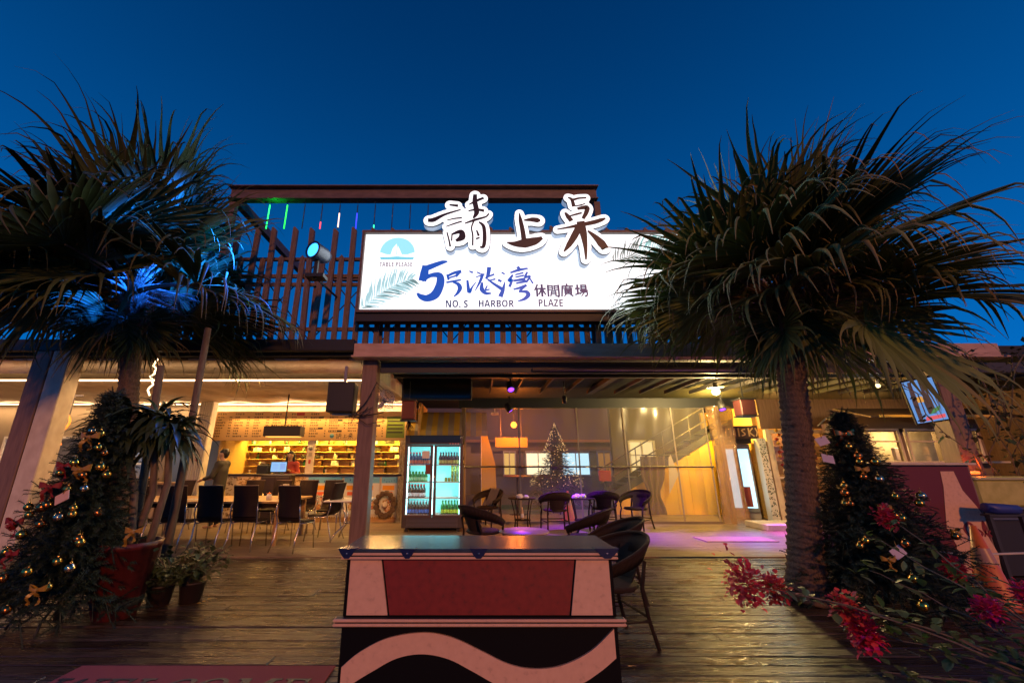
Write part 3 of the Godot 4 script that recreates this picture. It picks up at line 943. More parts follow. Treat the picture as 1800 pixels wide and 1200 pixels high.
# ---------------------------------------------------------------- palms
func fan_leaf(seed_: int, elev: float, pet: float, rad: float, nseg: int, droop: float, tone: Array, spread := 2.15) -> Array:   # [petiole mesh, blade mesh], outward along +x
	var r := RandomNumberGenerator.new()
	r.seed = seed_
	var sp = mb(true)
	var pts = []
	var wid = []
	var d = Vector3(cos(elev), sin(elev), 0)
	var p = Vector3.ZERO
	for i in 8:
		pts.append(p); wid.append(lerpf(0.026, 0.011, i / 7.0))
		p += d * pet / 7.0
		d = (d + Vector3.DOWN * 0.035 * (0.4 + absf(cos(elev)))).normalized()
	tube(sp, pts, wid, 6)
	var s = mb(true)
	var hub = pts[-1]
	var axis = (d + Vector3.DOWN * r.randf_range(0.0, 0.35)).normalized()
	var side = Vector3(0, 0, 1)
	var up = side.cross(axis).normalized()
	if up.y < 0: up = -up
	var roll = r.randfn(0, 0.35)
	side = side.rotated(axis, roll)
	up = up.rotated(axis, roll)
	var steps = 12
	var gap = r.randf_range(0.5, 0.64)
	var own = r.randf_range(0.65, 1.6)
	for i in nseg:
		var u = (i + 0.5) / nseg * 2.0 - 1.0
		var a = u * spread + r.randfn(0, 0.012)
		var l = rad * (0.7 + 0.3 * cos(a * 0.6)) * r.randf_range(0.85, 1.25)
		var dir = (axis * cos(a) + side * sin(a) + up * (0.12 + 0.34 * (1.0 - cos(a)) * 0.5)).normalized()
		var across = (side * cos(a) - axis * sin(a)).normalized()
		var da = 2.0 * spread / nseg
		var bend = droop * r.randf_range(0.25, 2.0)
		var snap = r.randf_range(0.52, 0.8)
		var twist = r.randfn(0, 0.25)
		var q = hub + dir * 0.03
		var shade = own * r.randf_range(0.7, 1.25)
		var dry = r.randf() < 0.2
		var prev = []
		for j in steps + 1:
			var t = float(j) / steps
			var reach = t * l
			var w = reach * tan(da * 0.5) * 1.03 if t < gap else lerpf(gap * l * tan(da * 0.5), 0.002, pow((t - gap) / (1.0 - gap), 0.52))
			w = maxf(w, 0.002)
			var c = (across - dir * across.dot(dir)).normalized()
			var n = dir.cross(c).normalized()
			if n.dot(up) < 0: n = -n
			c = c.rotated(dir.normalized(), twist * t)
			var col: Color = tone[0].lerp(tone[1], clampf(t * 0.8 + (0.3 if dry else 0.0), 0, 1)) * shade
			if dry or t > 0.8: col = col.lerp(tone[2], (t - 0.35) * 1.1 if dry else (t - 0.8) * 3.0)
			var row = [[q - c * w, col], [q + n * w * 0.6, col], [q + c * w, col]]
			if j > 0:
				for k in 2:
					for e in [[0, k], [1, k], [1, k + 1], [0, k], [1, k + 1], [0, k + 1]]:
						var vv = row[e[1]] if e[0] else prev[e[1]]
						s.set_color(vv[1])
						s.add_vertex(vv[0])
			prev = row
			q += dir * l / steps
			if t > 0.25:
				dir = (dir + Vector3.DOWN * bend * ((t - 0.2) * 0.22 + (0.8 if t > snap else 0.0)) * 0.7 + Vector3(r.randfn(0, 0.03), 0, r.randfn(0, 0.03))).normalized()
	return [mesh_of(sp), mesh_of(s)]

func palm(label: String, base: Vector3, top: Vector3, r0: float, r1: float, seed_: int, plan: Array, tone: Array) -> void:
	var t = thing("fan_palm", label, "palm tree", base)
	var r := RandomNumberGenerator.new()
	r.seed = seed_
	var s = mb(true)
	var pts = []
	var wid = []
	var n = 150
	for i in n + 1:
		var u = float(i) / n
		var c = (top - base) * u + Vector3(sin(u * 3.0) * 0.05, 0, 0)
		pts.append(c)
		wid.append(lerpf(r0, r1, u) * (0.96 + [0.0, 0.045, 0.10][i % 3] + r.randfn(0, 0.016)) * (1.0 + 0.5 * exp(-u * 16.0)))
	tube(s, pts, wid, 16)
	put("trunk", s, M.bark, t)
	s = mb()
	for i in 150:                            # torn stubs left on the ring scars
		var u = r.randf()
		var a = r.randf() * TAU
		var rad0 = lerpf(r0, r1, u) * (1.0 + 0.5 * exp(-u * 16.0)) * 1.03
		var o = (top - base) * u + Vector3(sin(u * 3.0) * 0.05, 0, 0) + Vector3(cos(a), 0, sin(a)) * rad0
		var w = Vector3(-sin(a), 0, cos(a)) * r.randf_range(0.01, 0.035)
		var d = Vector3(cos(a) * 0.4, r.randf_range(0.3, 1.0), sin(a) * 0.4) * r.randf_range(0.02, 0.06)
		quad(s, o - w, o + w, o + w * 0.5 + d, o - w * 0.4 + d * 0.8)
	stuff(put("ring_stub", s, M.bark, t))
	s = mb()                               # old leaf bases and fibre under the crown
	for i in 120:
		var a = r.randf() * TAU
		var h = r.randf()
		var o = (top - base) * (0.80 + 0.22 * h) + Vector3(cos(a), 0, sin(a)) * r1 * 0.9
		var d = Vector3(cos(a), 0.9 + r.randf(), sin(a)).normalized()
		var c = d.cross(Vector3(-sin(a), 0, cos(a))).normalized()
		var w = Vector3(-sin(a), 0, cos(a)) * 0.035
		var l = r.randf_range(0.12, 0.34)
		tri(s, o - w, o + w, o + d * l + c * 0.02)
		tri(s, o - w * 0.6 + c * 0.015, o + d * l * 0.7 + c * 0.05, o + w * 0.6 + c * 0.015)
	stuff(put("leaf_base_fibre", s, M.bark, t))
	var lib = {}
	for f in plan:                           # f: [yaw, elevation, petiole, radius, droop]
		var key = "%d %d" % [roundi(f[1] * 3), r.randi() % 4]
		if not lib.has(key):
			lib[key] = fan_leaf(seed_ + lib.size() * 17, f[1], f[2], f[3], 44, f[4], tone)
		var fr = Node3D.new()
		fr.name = "frond"
		t.add_child(fr, true)
		fr.transform = Transform3D(Basis(Vector3.UP, f[0]).scaled(Vector3.ONE * r.randf_range(0.92, 1.08)) * Basis(Vector3.RIGHT, r.randfn(0, 0.3) if f.size() < 6 else f[5]), (top - base) * r.randf_range(0.95, 1.02))
		put("petiole", lib[key][0], M.stem, fr)
		put("blade", lib[key][1], M.leaf, fr)
	s = mb(true)                             # dry flower stalks hanging in the crown
	for i in 5:
		var a = r.randf() * TAU
		var o = top - base
		for k in 26:
			var b = a + r.randfn(0, 0.3)
			var l = r.randf_range(0.5, 1.2)
			var d = Vector3(cos(b), 0.1, sin(b))
			tube(s, [o + d * 0.2, o + d * l * 0.7 + Vector3(0, 0.02 + r.randfn(0, 0.06), 0), o + d * l + Vector3(r.randfn(0, 0.06), -0.18 - r.randf() * 0.3, r.randfn(0, 0.06))], [0.005, 0.004, 0.002], 3, false)
	stuff(put("flower_stalk", s, M.stem, t))

func crown(seed_: int, n: int, rad: float, pet: float, droop: float, which: int) -> Array:
	var r := RandomNumberGenerator.new()
	r.seed = seed_
	var plan = []
	for i in n:
		var u = (i + 0.5) / n
		var elev = lerpf(1.4, -0.2, pow(u, 0.9)) + r.randfn(0, 0.14)
		var yaw = i * 2.39996 + r.randfn(0, 0.3)
		if which == 1 and cos(yaw) < 0.35: elev = maxf(elev, 0.12 + 0.3 * r.randf())
		if which == 1 and cos(yaw) < -0.35: elev = maxf(elev, 0.26 + 0.25 * r.randf())
		elev = maxf(elev, -0.15)
		if which == 2 and cos(yaw) > 0.55 and elev > 0.12 and elev < 0.8: continue
		plan.append([yaw, elev, pet * lerpf(0.85, 1.1, u) * r.randf_range(0.45, 1.1) * (0.78 if which == 1 and cos(yaw) < -0.35 else 1.0), rad * r.randf_range(0.88, 1.08) * (0.88 if which == 1 and cos(yaw) < -0.35 else 1.0), droop * lerpf(0.55, 1.5, u)])
	if which == 2:
		for e in [[3.24, 0.75, -0.85], [2.85, 0.4, -0.95], [3.6, 1.0, -0.6], [2.6, 0.55, -0.9], [3.9, 0.45, -0.8], [3.2, 0.2, -0.9]]: plan.append([e[0], e[1], pet, rad, droop * 0.4, e[2]])
	for i in 7: plan.append([i * 0.9 + r.randf(), -1.1 - 0.2 * r.randf(), pet * 0.35, rad * 0.5, droop * 1.4])
	if which == 1: plan.append([-0.75, -0.5, pet * 0.8, rad, droop * 1.2])
	return plan

func palms() -> void:
	palm("fan palm with drooping green and tan fronds at the right behind the Christmas tree", Vector3(3.5, 0, -4.95), Vector3(3.95, 3.45, -4.95), 0.16, 0.14, 11, crown(3, 44, 1.45, 1.15, 0.9, 1),
		[Color(0.085, 0.135, 0.045), Color(0.15, 0.165, 0.06), Color(0.28, 0.19, 0.09)])
	palm("dark fan palm with blue lit fronds at the left behind the Christmas tree", Vector3(-4.6, 0, -5.75), Vector3(-5.25, 3.95, -5.75), 0.135, 0.115, 71, crown(8, 44, 1.62, 1.3, 0.75, 2),
		[Color(0.04, 0.06, 0.02), Color(0.055, 0.065, 0.025), Color(0.12, 0.08, 0.035)])

# ---------------------------------------------------------------- left bay
func glyph_image(w: int, h: int, paper: Color, ink: Color, draw: Callable) -> ImageTexture:
	var im := Image.create(w, h, false, Image.FORMAT_RGB8)
	im.fill(paper)
	draw.call(im, ink)
	return ImageTexture.create_from_image(im)

func bar() -> void:
	var t = thing("bar_counter", "bar counter with dark top, gold speckled front and food posters below the menu board", "bar counter", Vector3(-4.2, 0, -11.25))
	var s = mb()
	bev(s, Vector3(0, 1.13, 0), Vector3(4.5, 0.05, 0.62), 0.006)
	put("counter_top", s, mat(lin(0.03, 0.018, 0.012), 0.3), t)
	s = mb()
	box(s, Vector3(0, 0.55, -0.02), Vector3(4.4, 1.1, 0.5))
	put("carcass", s, M.cream, t)
	s = mb()
	box(s, Vector3(0, 0.06, 0.245), Vector3(4.4, 0.12, 0.03))
	put("kick_board", s, M.table_wood, t)
	var speck = glyph_image(512, 256, Color(0.86, 0.78, 0.6), Color(0.35, 0.24, 0.1), func(im: Image, ink: Color):
		for i in 420:
			var c = ink.lerp(Color(0.75, 0.6, 0.3), R.randf())
			var x = R.randi() % 500
			var y = R.randi() % 246
			for k in 5: im.fill_rect(Rect2i(x + R.randi_range(-9, 9), y + R.randi_range(-6, 6), 3 + R.randi() % 10, 2 + R.randi() % 6), c))
	var pm = mat(Color.WHITE, 0.5)
	pm.albedo_texture = speck
	s = mb()
	quad_uv(s, [Vector3(-2.2, 1.1, 0.2465), Vector3(-0.2, 1.1, 0.2465), Vector3(-0.2, 0.12, 0.2465), Vector3(-2.2, 0.12, 0.2465)])
	put("front_panel", s, pm, t)
	var posters = [[-0.12, 0.86], [0.8, 0.9], [1.75, 0.4]]
	for k in 3:
		var pic = glyph_image(128, 128, Color(0.82, 0.84, 0.82), Color(0.9, 0.62, 0.12), func(im: Image, ink: Color):
			im.fill_rect(Rect2i(0, 0, 128, 22), Color(0.45, 0.72, 0.85))
			im.fill_rect(Rect2i(10, 30, 96, 16), ink)
			im.fill_rect(Rect2i(14, 52, 80, 12), Color(0.9, 0.45, 0.3))
			for i in 160:
				var a = R.randf() * TAU
				var q = Vector2(64, 94) + Vector2(cos(a) * 50, sin(a) * 26) * sqrt(R.randf())
				im.fill_rect(Rect2i(int(q.x), int(q.y), 4 + R.randi() % 8, 3 + R.randi() % 5), Color(0.75, 0.5, 0.3).lerp([Color(0.9, 0.8, 0.5), Color(0.55, 0.2, 0.12), Color(0.3, 0.45, 0.2), Color(0.95, 0.9, 0.85)][R.randi() % 4], R.randf()))
			for i in 5: im.fill_rect(Rect2i(20 + i * 20, 8 + (i * 7) % 9, 3, 6), Color(0.1, 0.2, 0.6)))
		var qm = mat(Color.WHITE, 0.35)
		qm.albedo_texture = pic
		s = mb()
		var x0 = posters[k][0]
		var x1 = x0 + posters[k][1]
		quad_uv(s, [Vector3(x0, 1.08, 0.252), Vector3(x1, 1.08, 0.252), Vector3(x1, 0.2, 0.252), Vector3(x0, 0.2, 0.252)])
		put("food_poster", s, qm, t)
	s = mb()
	for i in 40: box(s, Vector3(-0.1 + i * 0.056, 0.115, 0.262), Vector3(0.028, 0.06, 0.006))
	stuff(put("fringe_trim", s, M.gold_cloth, t))
	# menu board
	t = thing("menu_board", "long cream menu board with columns of small dark print hanging above the bar counter", "menu board", Vector3(-4.45, 2.36, -11.02))
	var menu = glyph_image(1400, 200, Color(0.70, 0.56, 0.36), Color(0.13, 0.09, 0.05), func(im: Image, ink: Color):
		var col = [20, 150, 290, 425, 560]
		for c in 5:
			im_glyphs(im, ink, col[c], 10, 4, 14)
			for r in 8:
				im_glyphs(im, ink, col[c], 34 + r * 19, 3 + R.randi() % 3, 11)
				im_glyphs(im, ink, col[c] + 88, 34 + r * 19, 2, 10)
		im.fill_rect(Rect2i(596, 6, 58, 20), Color(0.55, 0.12, 0.1))
		for c in 4:
			var x = 700 + c * 138
			im_glyphs(im, ink, x, 10, 4, 14)
			for r in 8:
				if (r * 3 + c) % 4 == 0 and r < 6:
					im.fill_rect(Rect2i(x, 34 + r * 19, 96, 14), ink)
					im_glyphs(im, Color(0.75, 0.62, 0.42), x + 6, 36 + r * 19, 5, 9)
				elif not (c == 1 and r > 5) and not (c == 2 and r > 5):
					im_glyphs(im, ink, x, 34 + r * 19, 4 + R.randi() % 3, 11)
					im_glyphs(im, ink, x + 108, 34 + r * 19, 1, 10)
		for y in range(-16, 17):
			for x in range(-16, 17):
				if x * x + y * y < 256: im.set_pixel(866 + x, 168 + y, Color(0.2, 0.4, 0.5) if y > -4 else Color(0.5, 0.66, 0.68))
		im.fill_rect(Rect2i(1255, 34, 132, 150), Color(0.34, 0.4, 0.1))
		for r in 4: im.fill_rect(Rect2i(1262, 62 + r * 26, 112, 10), Color(0.1, 0.08, 0.05))
		for st in MENU_NAME:
			for i in st.size() - 1:
				im_line(im, Vector2(895, 146) + Vector2(st[i][0], st[i][1]), Vector2(895, 146) + Vector2(st[i + 1][0], st[i + 1][1]), 3, ink))
	var mm = mat(Color.WHITE, 0.5)
	mm.albedo_texture = menu
	s = mb()
	box(s, Vector3(0, 0, -0.03), Vector3(5.14, 0.76, 0.05))
	put("backing", s, M.table_wood, t)
	s = mb()
	quad_uv(s, [Vector3(-2.56, 0.37, 0.001), Vector3(2.56, 0.37, 0.001), Vector3(2.56, -0.37, 0.001), Vector3(-2.56, -0.37, 0.001)])
	put("printed_face", s, mm, t)
	s = mb()
	box(s, Vector3(-4.5, 3.0, -11.2), Vector3(5.3, 0.56, 0.06))
	tag(put("bulkhead", s, M.cream), "cream bulkhead wall above the long menu board", "wall")
	# shelves behind the counter
	t = thing("bottle_shelves", "amber lit wooden back-bar wall with five long shelves", "shelves", Vector3(-4.2, 0, -12.6))
	s = mb()
	box(s, Vector3(0, 1.5, -0.06), Vector3(5.2, 3.0, 0.06))
	put("back_wall", s, M.shelf_wood, t)
	for x in [-2.62, 2.62]:
		s = mb()
		box(s, Vector3(x, 1.5, 0.7), Vector3(0.06, 3.0, 1.45))
		put("side_wall", s, M.shelf_wood, t)
	var ys = [1.13, 1.33, 1.53, 1.73, 1.93]
	for y in ys:
		s = mb()
		bev(s, Vector3(0, y, 0.1), Vector3(5.1, 0.025, 0.24), 0.004)
		put("shelf", s, M.shelf_wood, t)
	s = mb(true)
	tube(s, [Vector3(-2.4, 2.12, 0.32), Vector3(2.4, 2.12, 0.32)], 0.016, 6)
	put("light_strip", s, glow(Color(1, 0.72, 0.28), 3.5), t)
	area("shelf_light", Vector3(-4.2, 2.1, -12.2), Vector3(-4.2, 1.2, -12.55), Color(1, 0.8, 0.32), 16.0, 4.9, 0.04)
	area("added_counter_fill", Vector3(-4.2, 2.6, -10.9), Vector3(-4.2, 0.5, -10.2), Color(1, 0.76, 0.44), 8.0, 4.6, 0.05)  # added fill light for the bar front, without a lamp body
	# things on the shelves
	var kinds = []
	for k in 8:
		var o: Node3D
		var q = mb(true)
		if k < 3:
			lathe(q, [Vector2(0, 0), Vector2(0.034, 0), Vector2(0.036, 0.01), Vector2(0.036, 0.10 + k * 0.012), Vector2(0.013, 0.135 + k * 0.012), Vector2(0.012, 0.16), Vector2(0.0, 0.16)], 10)
			kinds.append(["bottle", q, [mat(lin(0.05, 0.025, 0.01), 0.15), mat(lin(0.02, 0.07, 0.03), 0.15), mat(lin(0.5, 0.45, 0.35), 0.2)][k], ["brown glass", "green glass", "pale glass"][k] + " bottle standing on the back-bar shelves"])
		elif k < 6:
			lathe(q, [Vector2(0, 0), Vector2(0.03, 0), Vector2(0.042, 0.09), Vector2(0.044, 0.1), Vector2(0.034, 0.1), Vector2(0.0, 0.1)], 10)
			kinds.append(["cup", q, [mat(lin(0.75, 0.72, 0.66), 0.35), mat(lin(0.06, 0.04, 0.03), 0.4), mat(lin(0.55, 0.3, 0.08), 0.4)][k - 3], ["white", "dark brown", "tan"][k - 3] + " cup standing on the back-bar shelves"])
		else:
			q = mb()
			bev(q, Vector3(0, 0.055, 0), Vector3(0.13 if k == 6 else 0.2, 0.11 if k == 6 else 0.075, 0.1), 0.006)
			kinds.append(["box", q, [mat(lin(0.7, 0.66, 0.6), 0.5), mat(lin(0.03, 0.025, 0.02), 0.5)][k - 6], ["small white", "low dark"][k - 6] + " box standing on the back-bar shelves"])
	for k in kinds: k[1] = mesh_of(k[1])
	for i in 120:
		var y = ys[i % 5]
		var k = kinds[R.randi() % 8]
		var x = -6.65 + 4.9 * fposmod(i * 0.6180339, 1.0) + R.randf_range(-0.05, 0.05)
		var o = put(k[0], k[1], k[2], self, Transform3D(Basis(Vector3.UP, R.randf()).scaled(Vector3.ONE * R.randf_range(0.9, 1.25)), Vector3(x, y + 0.0135 + (0.018 if k[0] == "box" and k[1] == kinds[7][1] else 0.0) * 0, -12.48 + R.randf_range(-0.04, 0.06))))
		var lab = k[3].get_slice(" standing", 0) + " on the %s back-bar shelf, %s" % [["lowest", "second lowest", "middle", "second highest", "highest"][i % 5], "left of the sign post" if x < -4.36 else "right of the sign post"]
		tag(o, lab, k[0], k[3].get_slice(" standing", 0) + " on the back-bar shelves")
	# uprights, till and decorations
	t = thing("sign_post", "narrow cream upright with round and square notices in the middle of the bar", "post", Vector3(-4.36, 1.155, -11.02))
	s = mb()
	bev(s, Vector3(0, 0.42, -0.05), Vector3(0.2, 0.84, 0.06), 0.005)
	put("board", s, M.cream, t)
	for k in 3:
		s = mb(true)
		if k == 0: lathe(s, [Vector2(0, 0.004), Vector2(0.06, 0.004), Vector2(0.06, 0)], 14, Vector3(0, 0.64, -0.019), Basis(Vector3.RIGHT, PI / 2))
		else:
			s = mb()
			box(s, Vector3(0, 0.66 - k * 0.18, -0.017), Vector3(0.09 if k == 1 else 0.06, 0.1, 0.004))
		put("notice", s, mat([lin(0.25, 0.26, 0.24), lin(0.3, 0.27, 0.22), lin(0.4, 0.05, 0.04)][k], 0.5), t)
	t = thing("patterned_pillar", "square brown and cream speckled pillar at the right end of the bar counter", "pillar", Vector3(-1.93, 0, -11.05))
	s = mb()
	for f in 4:
		var b = Basis(Vector3.UP, f * PI / 2)
		quad_uv(s, [b * Vector3(-0.1, 1.98, 0.1), b * Vector3(0.1, 1.98, 0.1), b * Vector3(0.1, 0, 0.1), b * Vector3(-0.1, 0, 0.1)])
	put("shaft", s, pm, t)
	t = thing("till_monitor", "till on the bar counter with a lit blue screen turned to the guests", "till", Vector3(-5.17, 1.155, -11.12), 0.08)
	s = mb()
	bev(s, Vector3(0, 0.17, 0), Vector3(0.42, 0.27, 0.035), 0.008)
	box(s, Vector3(0, 0.03, -0.05), Vector3(0.06, 0.06, 0.05))
	box(s, Vector3(0, 0.008, -0.05), Vector3(0.22, 0.016, 0.18))
	put("casing", s, M.black, t)
	s = mb()
	box(s, Vector3(0, 0.17, 0.0185), Vector3(0.385, 0.235, 0.002))
	put("lit_screen", s, glow(Color(0.35, 0.72, 0.95), 1.0), t)
	s = mb()
	for r in 5: box(s, Vector3(-0.1 + 0.02 * (r % 2), 0.25 - r * 0.038, 0.0202), Vector3(0.15, 0.012, 0.001))
	box(s, Vector3(0.1, 0.18, 0.0202), Vector3(0.13, 0.15, 0.001))
	put("screen_print", s, glow(Color(0.25, 0.6, 0.88), 1.0), t)
	t = thing("till_stand", "dark brown cabinet standing against the bar front below the till", "cabinet", Vector3(-5.0, 0.016, -10.8))
	s = mb()
	bev(s, Vector3(0, 0.57, 0), Vector3(0.72, 1.1, 0.3), 0.01)
	put("body", s, mat(lin(0.025, 0.016, 0.012), 0.5), t)
	s = mb()
	for x in [-0.175, 0.175]: bev(s, Vector3(x, 0.57, 0.155), Vector3(0.33, 1.0, 0.016), 0.004)
	put("door", s, mat(lin(0.035, 0.022, 0.016), 0.45), t)
	t = thing("receipt_printer", "black box printer on the bar counter left of the lit till", "printer", Vector3(-5.55, 1.155, -11.14))
	s = mb()
	bev(s, Vector3(0, 0.11, 0), Vector3(0.28, 0.22, 0.26), 0.02)
	put("casing", s, M.black, t)
	s = mb()
	bev(s, Vector3(0, 0.235, 0.02), Vector3(0.2, 0.03, 0.14), 0.01)
	put("lid", s, M.leather, t)
	t = thing("wood_slice_wreath", "round brown decoration of cut branch slices leaning on the bar front beside the pillar", "decoration", Vector3(-2.3, 0.12, -10.85))
	for i in 14:
		s = mb(true)
		var a = i * TAU / 13.0
		var c = Vector3(cos(a) * 0.22, 0.32 + sin(a) * 0.26, 0.0) if i < 13 else Vector3(0, 0.32, 0.01)
		lathe(s, [Vector2(0, 0.05), Vector2(0.06, 0.05), Vector2(0.068, 0.04), Vector2(0.068, -0.04), Vector2(0, -0.05)], 10, c, Basis(Vector3.RIGHT, PI / 2).rotated(Vector3.UP, R.randfn(0, 0.2)))
		put("wood_slice", s, M.bark if i < 13 else M.cream, t)
	# pendant over the dining table
	t = thing("planter_pendant", "long dark leaf-trimmed pendant lamp hanging on a rod before the menu board", "pendant lamp", Vector3(-4.45, 1.98, -9.6))
	s = mb()
	bev(s, Vector3(0, 0.13, 0), Vector3(0.84, 0.22, 0.26), 0.01)
	put("lamp_shade", s, mat(lin(0.03, 0.017, 0.012), 0.6), t)
	s = mb()
	box(s, Vector3(0, 0.012, 0), Vector3(0.74, 0.012, 0.18))
	put("lamp_glow", s, glow(Color(1, 0.72, 0.3), 2.0), t)
	s = mb(true)
	tube(s, [Vector3(0, 0.24, 0), Vector3(0, 1.02, 0)], 0.014, 6)
	put("rod", s, M.black, t)
	s = mb()
	for i in 70:
		var o = Vector3(R.randf_range(-0.42, 0.42), 0.24, R.randf_range(-0.13, 0.13))
		var d = Vector3(R.randfn(0, 0.6), R.randf_range(0.2, 1), R.randfn(0, 0.6)).normalized() * R.randf_range(0.04, 0.09)
		tri(s, o - Vector3(0.015, 0, 0), o + d, o + Vector3(0.015, 0, 0.01))
	stuff(put("leaf_trim", s, mat(lin(0.03, 0.035, 0.015), 0.6), t))
	area("pendant_light", Vector3(-4.45, 1.96, -9.6), Vector3(-4.45, 0, -9.6), Color(1, 0.7, 0.32), 2.5, 0.7, 0.16)

const MENU_NAME = [[[0, 12], [10, 8]], [[2, 20], [14, 16]], [[5, 26], [5, 40], [14, 38], [14, 26], [5, 26]], [[20, 12], [38, 8]], [[28, 4], [28, 22]], [[18, 22], [40, 18]], [[22, 26], [20, 42]], [[22, 26], [38, 25], [37, 42]],
	[[62, 14], [62, 36]], [[62, 22], [74, 20]], [[52, 37], [80, 34]], [[104, 4], [104, 12]], [[104, 7], [114, 6]], [[94, 12], [116, 10], [114, 20], [96, 22], [94, 12]], [[86, 26], [122, 22]], [[105, 20], [105, 44]], [[104, 26], [90, 40]], [[106, 26], [122, 38]]]

func im_line(im: Image, a: Vector2, b: Vector2, w: int, c: Color) -> void:
	var n = int(a.distance_to(b)) + 1
	for i in n + 1:
		var p = a.lerp(b, float(i) / n)
		im.fill_rect(Rect2i(int(p.x) - w / 2, int(p.y) - w / 2, w, w), c)

func im_glyphs(im: Image, ink: Color, x: int, y: int, n: int, size: int) -> void:    # small print too fine to read in the photograph
	for g in n:
		var gx = x + g * (size + 2)
		for k in 3: im.fill_rect(Rect2i(gx + R.randi() % 3, y + k * size / 3, size - 2 - R.randi() % 3, 2), ink)
		for k in 2: im.fill_rect(Rect2i(gx + R.randi() % size, y + R.randi() % 3, 2, size - 2), ink)

func left_wall() -> void:
	var t = thing("ribbed_pillar", "cream ribbed pillar at the left end of the bar and menu board", "pillar", Vector3(-7.05, 0, -10.75))
	var s = mb()
	box(s, Vector3(0, 1.48, -0.03), Vector3(0.34, 2.96, 0.2))
	put("core", s, M.cream, t)
	for i in 6:
		s = mb(true)
		tube(s, [Vector3(-0.14 + i * 0.056, 0, 0.07), Vector3(-0.14 + i * 0.056, 2.96, 0.07)], 0.024, 6, false)
		put("rib", s, M.cream, t)
	for k in 2:
		s = mb()
		prism(s, PackedVector2Array([Vector2(0, 0.05), Vector2(0.05, 0), Vector2(0, -0.05), Vector2(-0.05, 0)]), 0.094, 0.098, Transform3D(Basis(), Vector3(0.02, 1.5 + k * 0.4, 0)))
		if k == 0: put("red_notice", s, mat(lin(0.45, 0.06, 0.03), 0.6), t)
	t = thing("kitchen_wall", "cream kitchen wall with white framed windows behind the left end of the dining table", "wall", Vector3(0, 0, -11.3))
	s = mb()
	box(s, Vector3(-10.7, 0.45, 0), Vector3(7.0, 0.9, 0.12))
	box(s, Vector3(-10.7, 2.55, 0), Vector3(7.0, 0.9, 0.12))
	for x in [-7.5, -8.35, -10.45, -12.8]: box(s, Vector3(x, 1.5, 0), Vector3(0.22 if x < -8 else 0.55, 1.2, 0.12))
	put("wall", s, mat(lin(0.30, 0.25, 0.19), 0.7), t)
	s = mb()
	box(s, Vector3(-10.7, 1.3, -1.8), Vector3(7.2, 2.6, 0.1))
	put("back_wall", s, mat(lin(0.34, 0.37, 0.42), 0.6), t)
	for w in [[-9.4, 1.9], [-11.6, 2.1]]:
		var f = mb()
		for e in [[0.0, 0.57, w[1], 0.06], [0.0, -0.57, w[1], 0.06], [0.0, -0.1, w[1], 0.04]]: box(f, Vector3(w[0] + e[0], 1.5 + e[1], 0.075), Vector3(e[2], e[3], 0.05))
		for e in [-0.5, 0.0, 0.5]: box(f, Vector3(w[0] + e * (w[1] - 0.06), 1.5, 0.075), Vector3(0.06, 1.08, 0.048))
		var fr = put("window_frame", f, M.white, t)
		f = mb()
		quad(f, Vector3(w[0] - w[1] / 2, 2.05, 0.07), Vector3(w[0] + w[1] / 2, 2.05, 0.07), Vector3(w[0] + w[1] / 2, 0.95, 0.07), Vector3(w[0] - w[1] / 2, 0.95, 0.07))
		put("pane", f, M.glass, fr)
	s = mb()
	bev(s, Vector3(-9.9, 0.93, 0.25), Vector3(5.2, 0.05, 0.42), 0.006)
	put("serving_ledge", s, M.table_wood, t)
	t = thing("kitchen_lamp", "small bright bulb lamp hanging inside the kitchen window at the left", "lamp", Vector3(-9.15, 1.86, -11.05))
	s = mb(true)
	lathe(s, [Vector2(0, -0.05), Vector2(0.04, -0.035), Vector2(0.05, 0), Vector2(0.035, 0.04), Vector2(0.0, 0.05)], 12)
	put("bulb", s, glow(Color(1, 0.88, 0.66), 6.0), t)
	s = mb(true)
	tube(s, [Vector3(0, 0.05, 0), Vector3(0, 1.05, 0)], 0.006, 5)
	put("cord", s, M.black, t)
	omni("kitchen_light", Vector3(-9.15, 1.86, -11.05), Color(1, 0.82, 0.6), 0.35, 0.05)
	omni("kitchen_light", Vector3(-10.3, 2.3, -12.2), Color(0.85, 0.9, 1), 0.7, 0.1)
	t = thing("kitchen_ceiling_lamp", "round white ceiling lamp inside the kitchen behind the left windows", "lamp", Vector3(-10.3, 2.36, -12.2))
	s = mb(true)
	lathe(s, [Vector2(0, -0.05), Vector2(0.1, -0.04), Vector2(0.14, 0), Vector2(0.0, 0.02)], 14)
	put("lamp_globe", s, glow(Color(0.9, 0.94, 1), 2.0), t)
	s = mb(true)
	tube(s, [Vector3(0, 0.02, 0), Vector3(0, 0.6, 0)], 0.01, 5)
	put("rod", s, M.black, t)
	# baskets of food along the ledge
	var basket = mb(true)
	lathe(basket, [Vector2(0, 0), Vector2(0.11, 0), Vector2(0.15, 0.09), Vector2(0.13, 0.09), Vector2(0.0, 0.05)], 12)
	var bm = mesh_of(basket)
	for i in 5:
		var o = thing("food_basket", "small basket of orange fried snacks on the kitchen ledge", "basket", Vector3(-11.2 + i * 0.72, 0.957, -11.02), 0, "snack baskets on the kitchen ledge")
		put("basket", bm, M.rattan, o)
		s = mb(true)
		for k in 7: lathe(s, [Vector2(0, 0.035), Vector2(0.035, 0.0), Vector2(0, -0.035)], 6, Vector3(R.randfn(0, 0.05), 0.09 + R.randf() * 0.03, R.randfn(0, 0.05)))
		put("snack", s, mat(lin(0.6, 0.24, 0.05), 0.5), o)
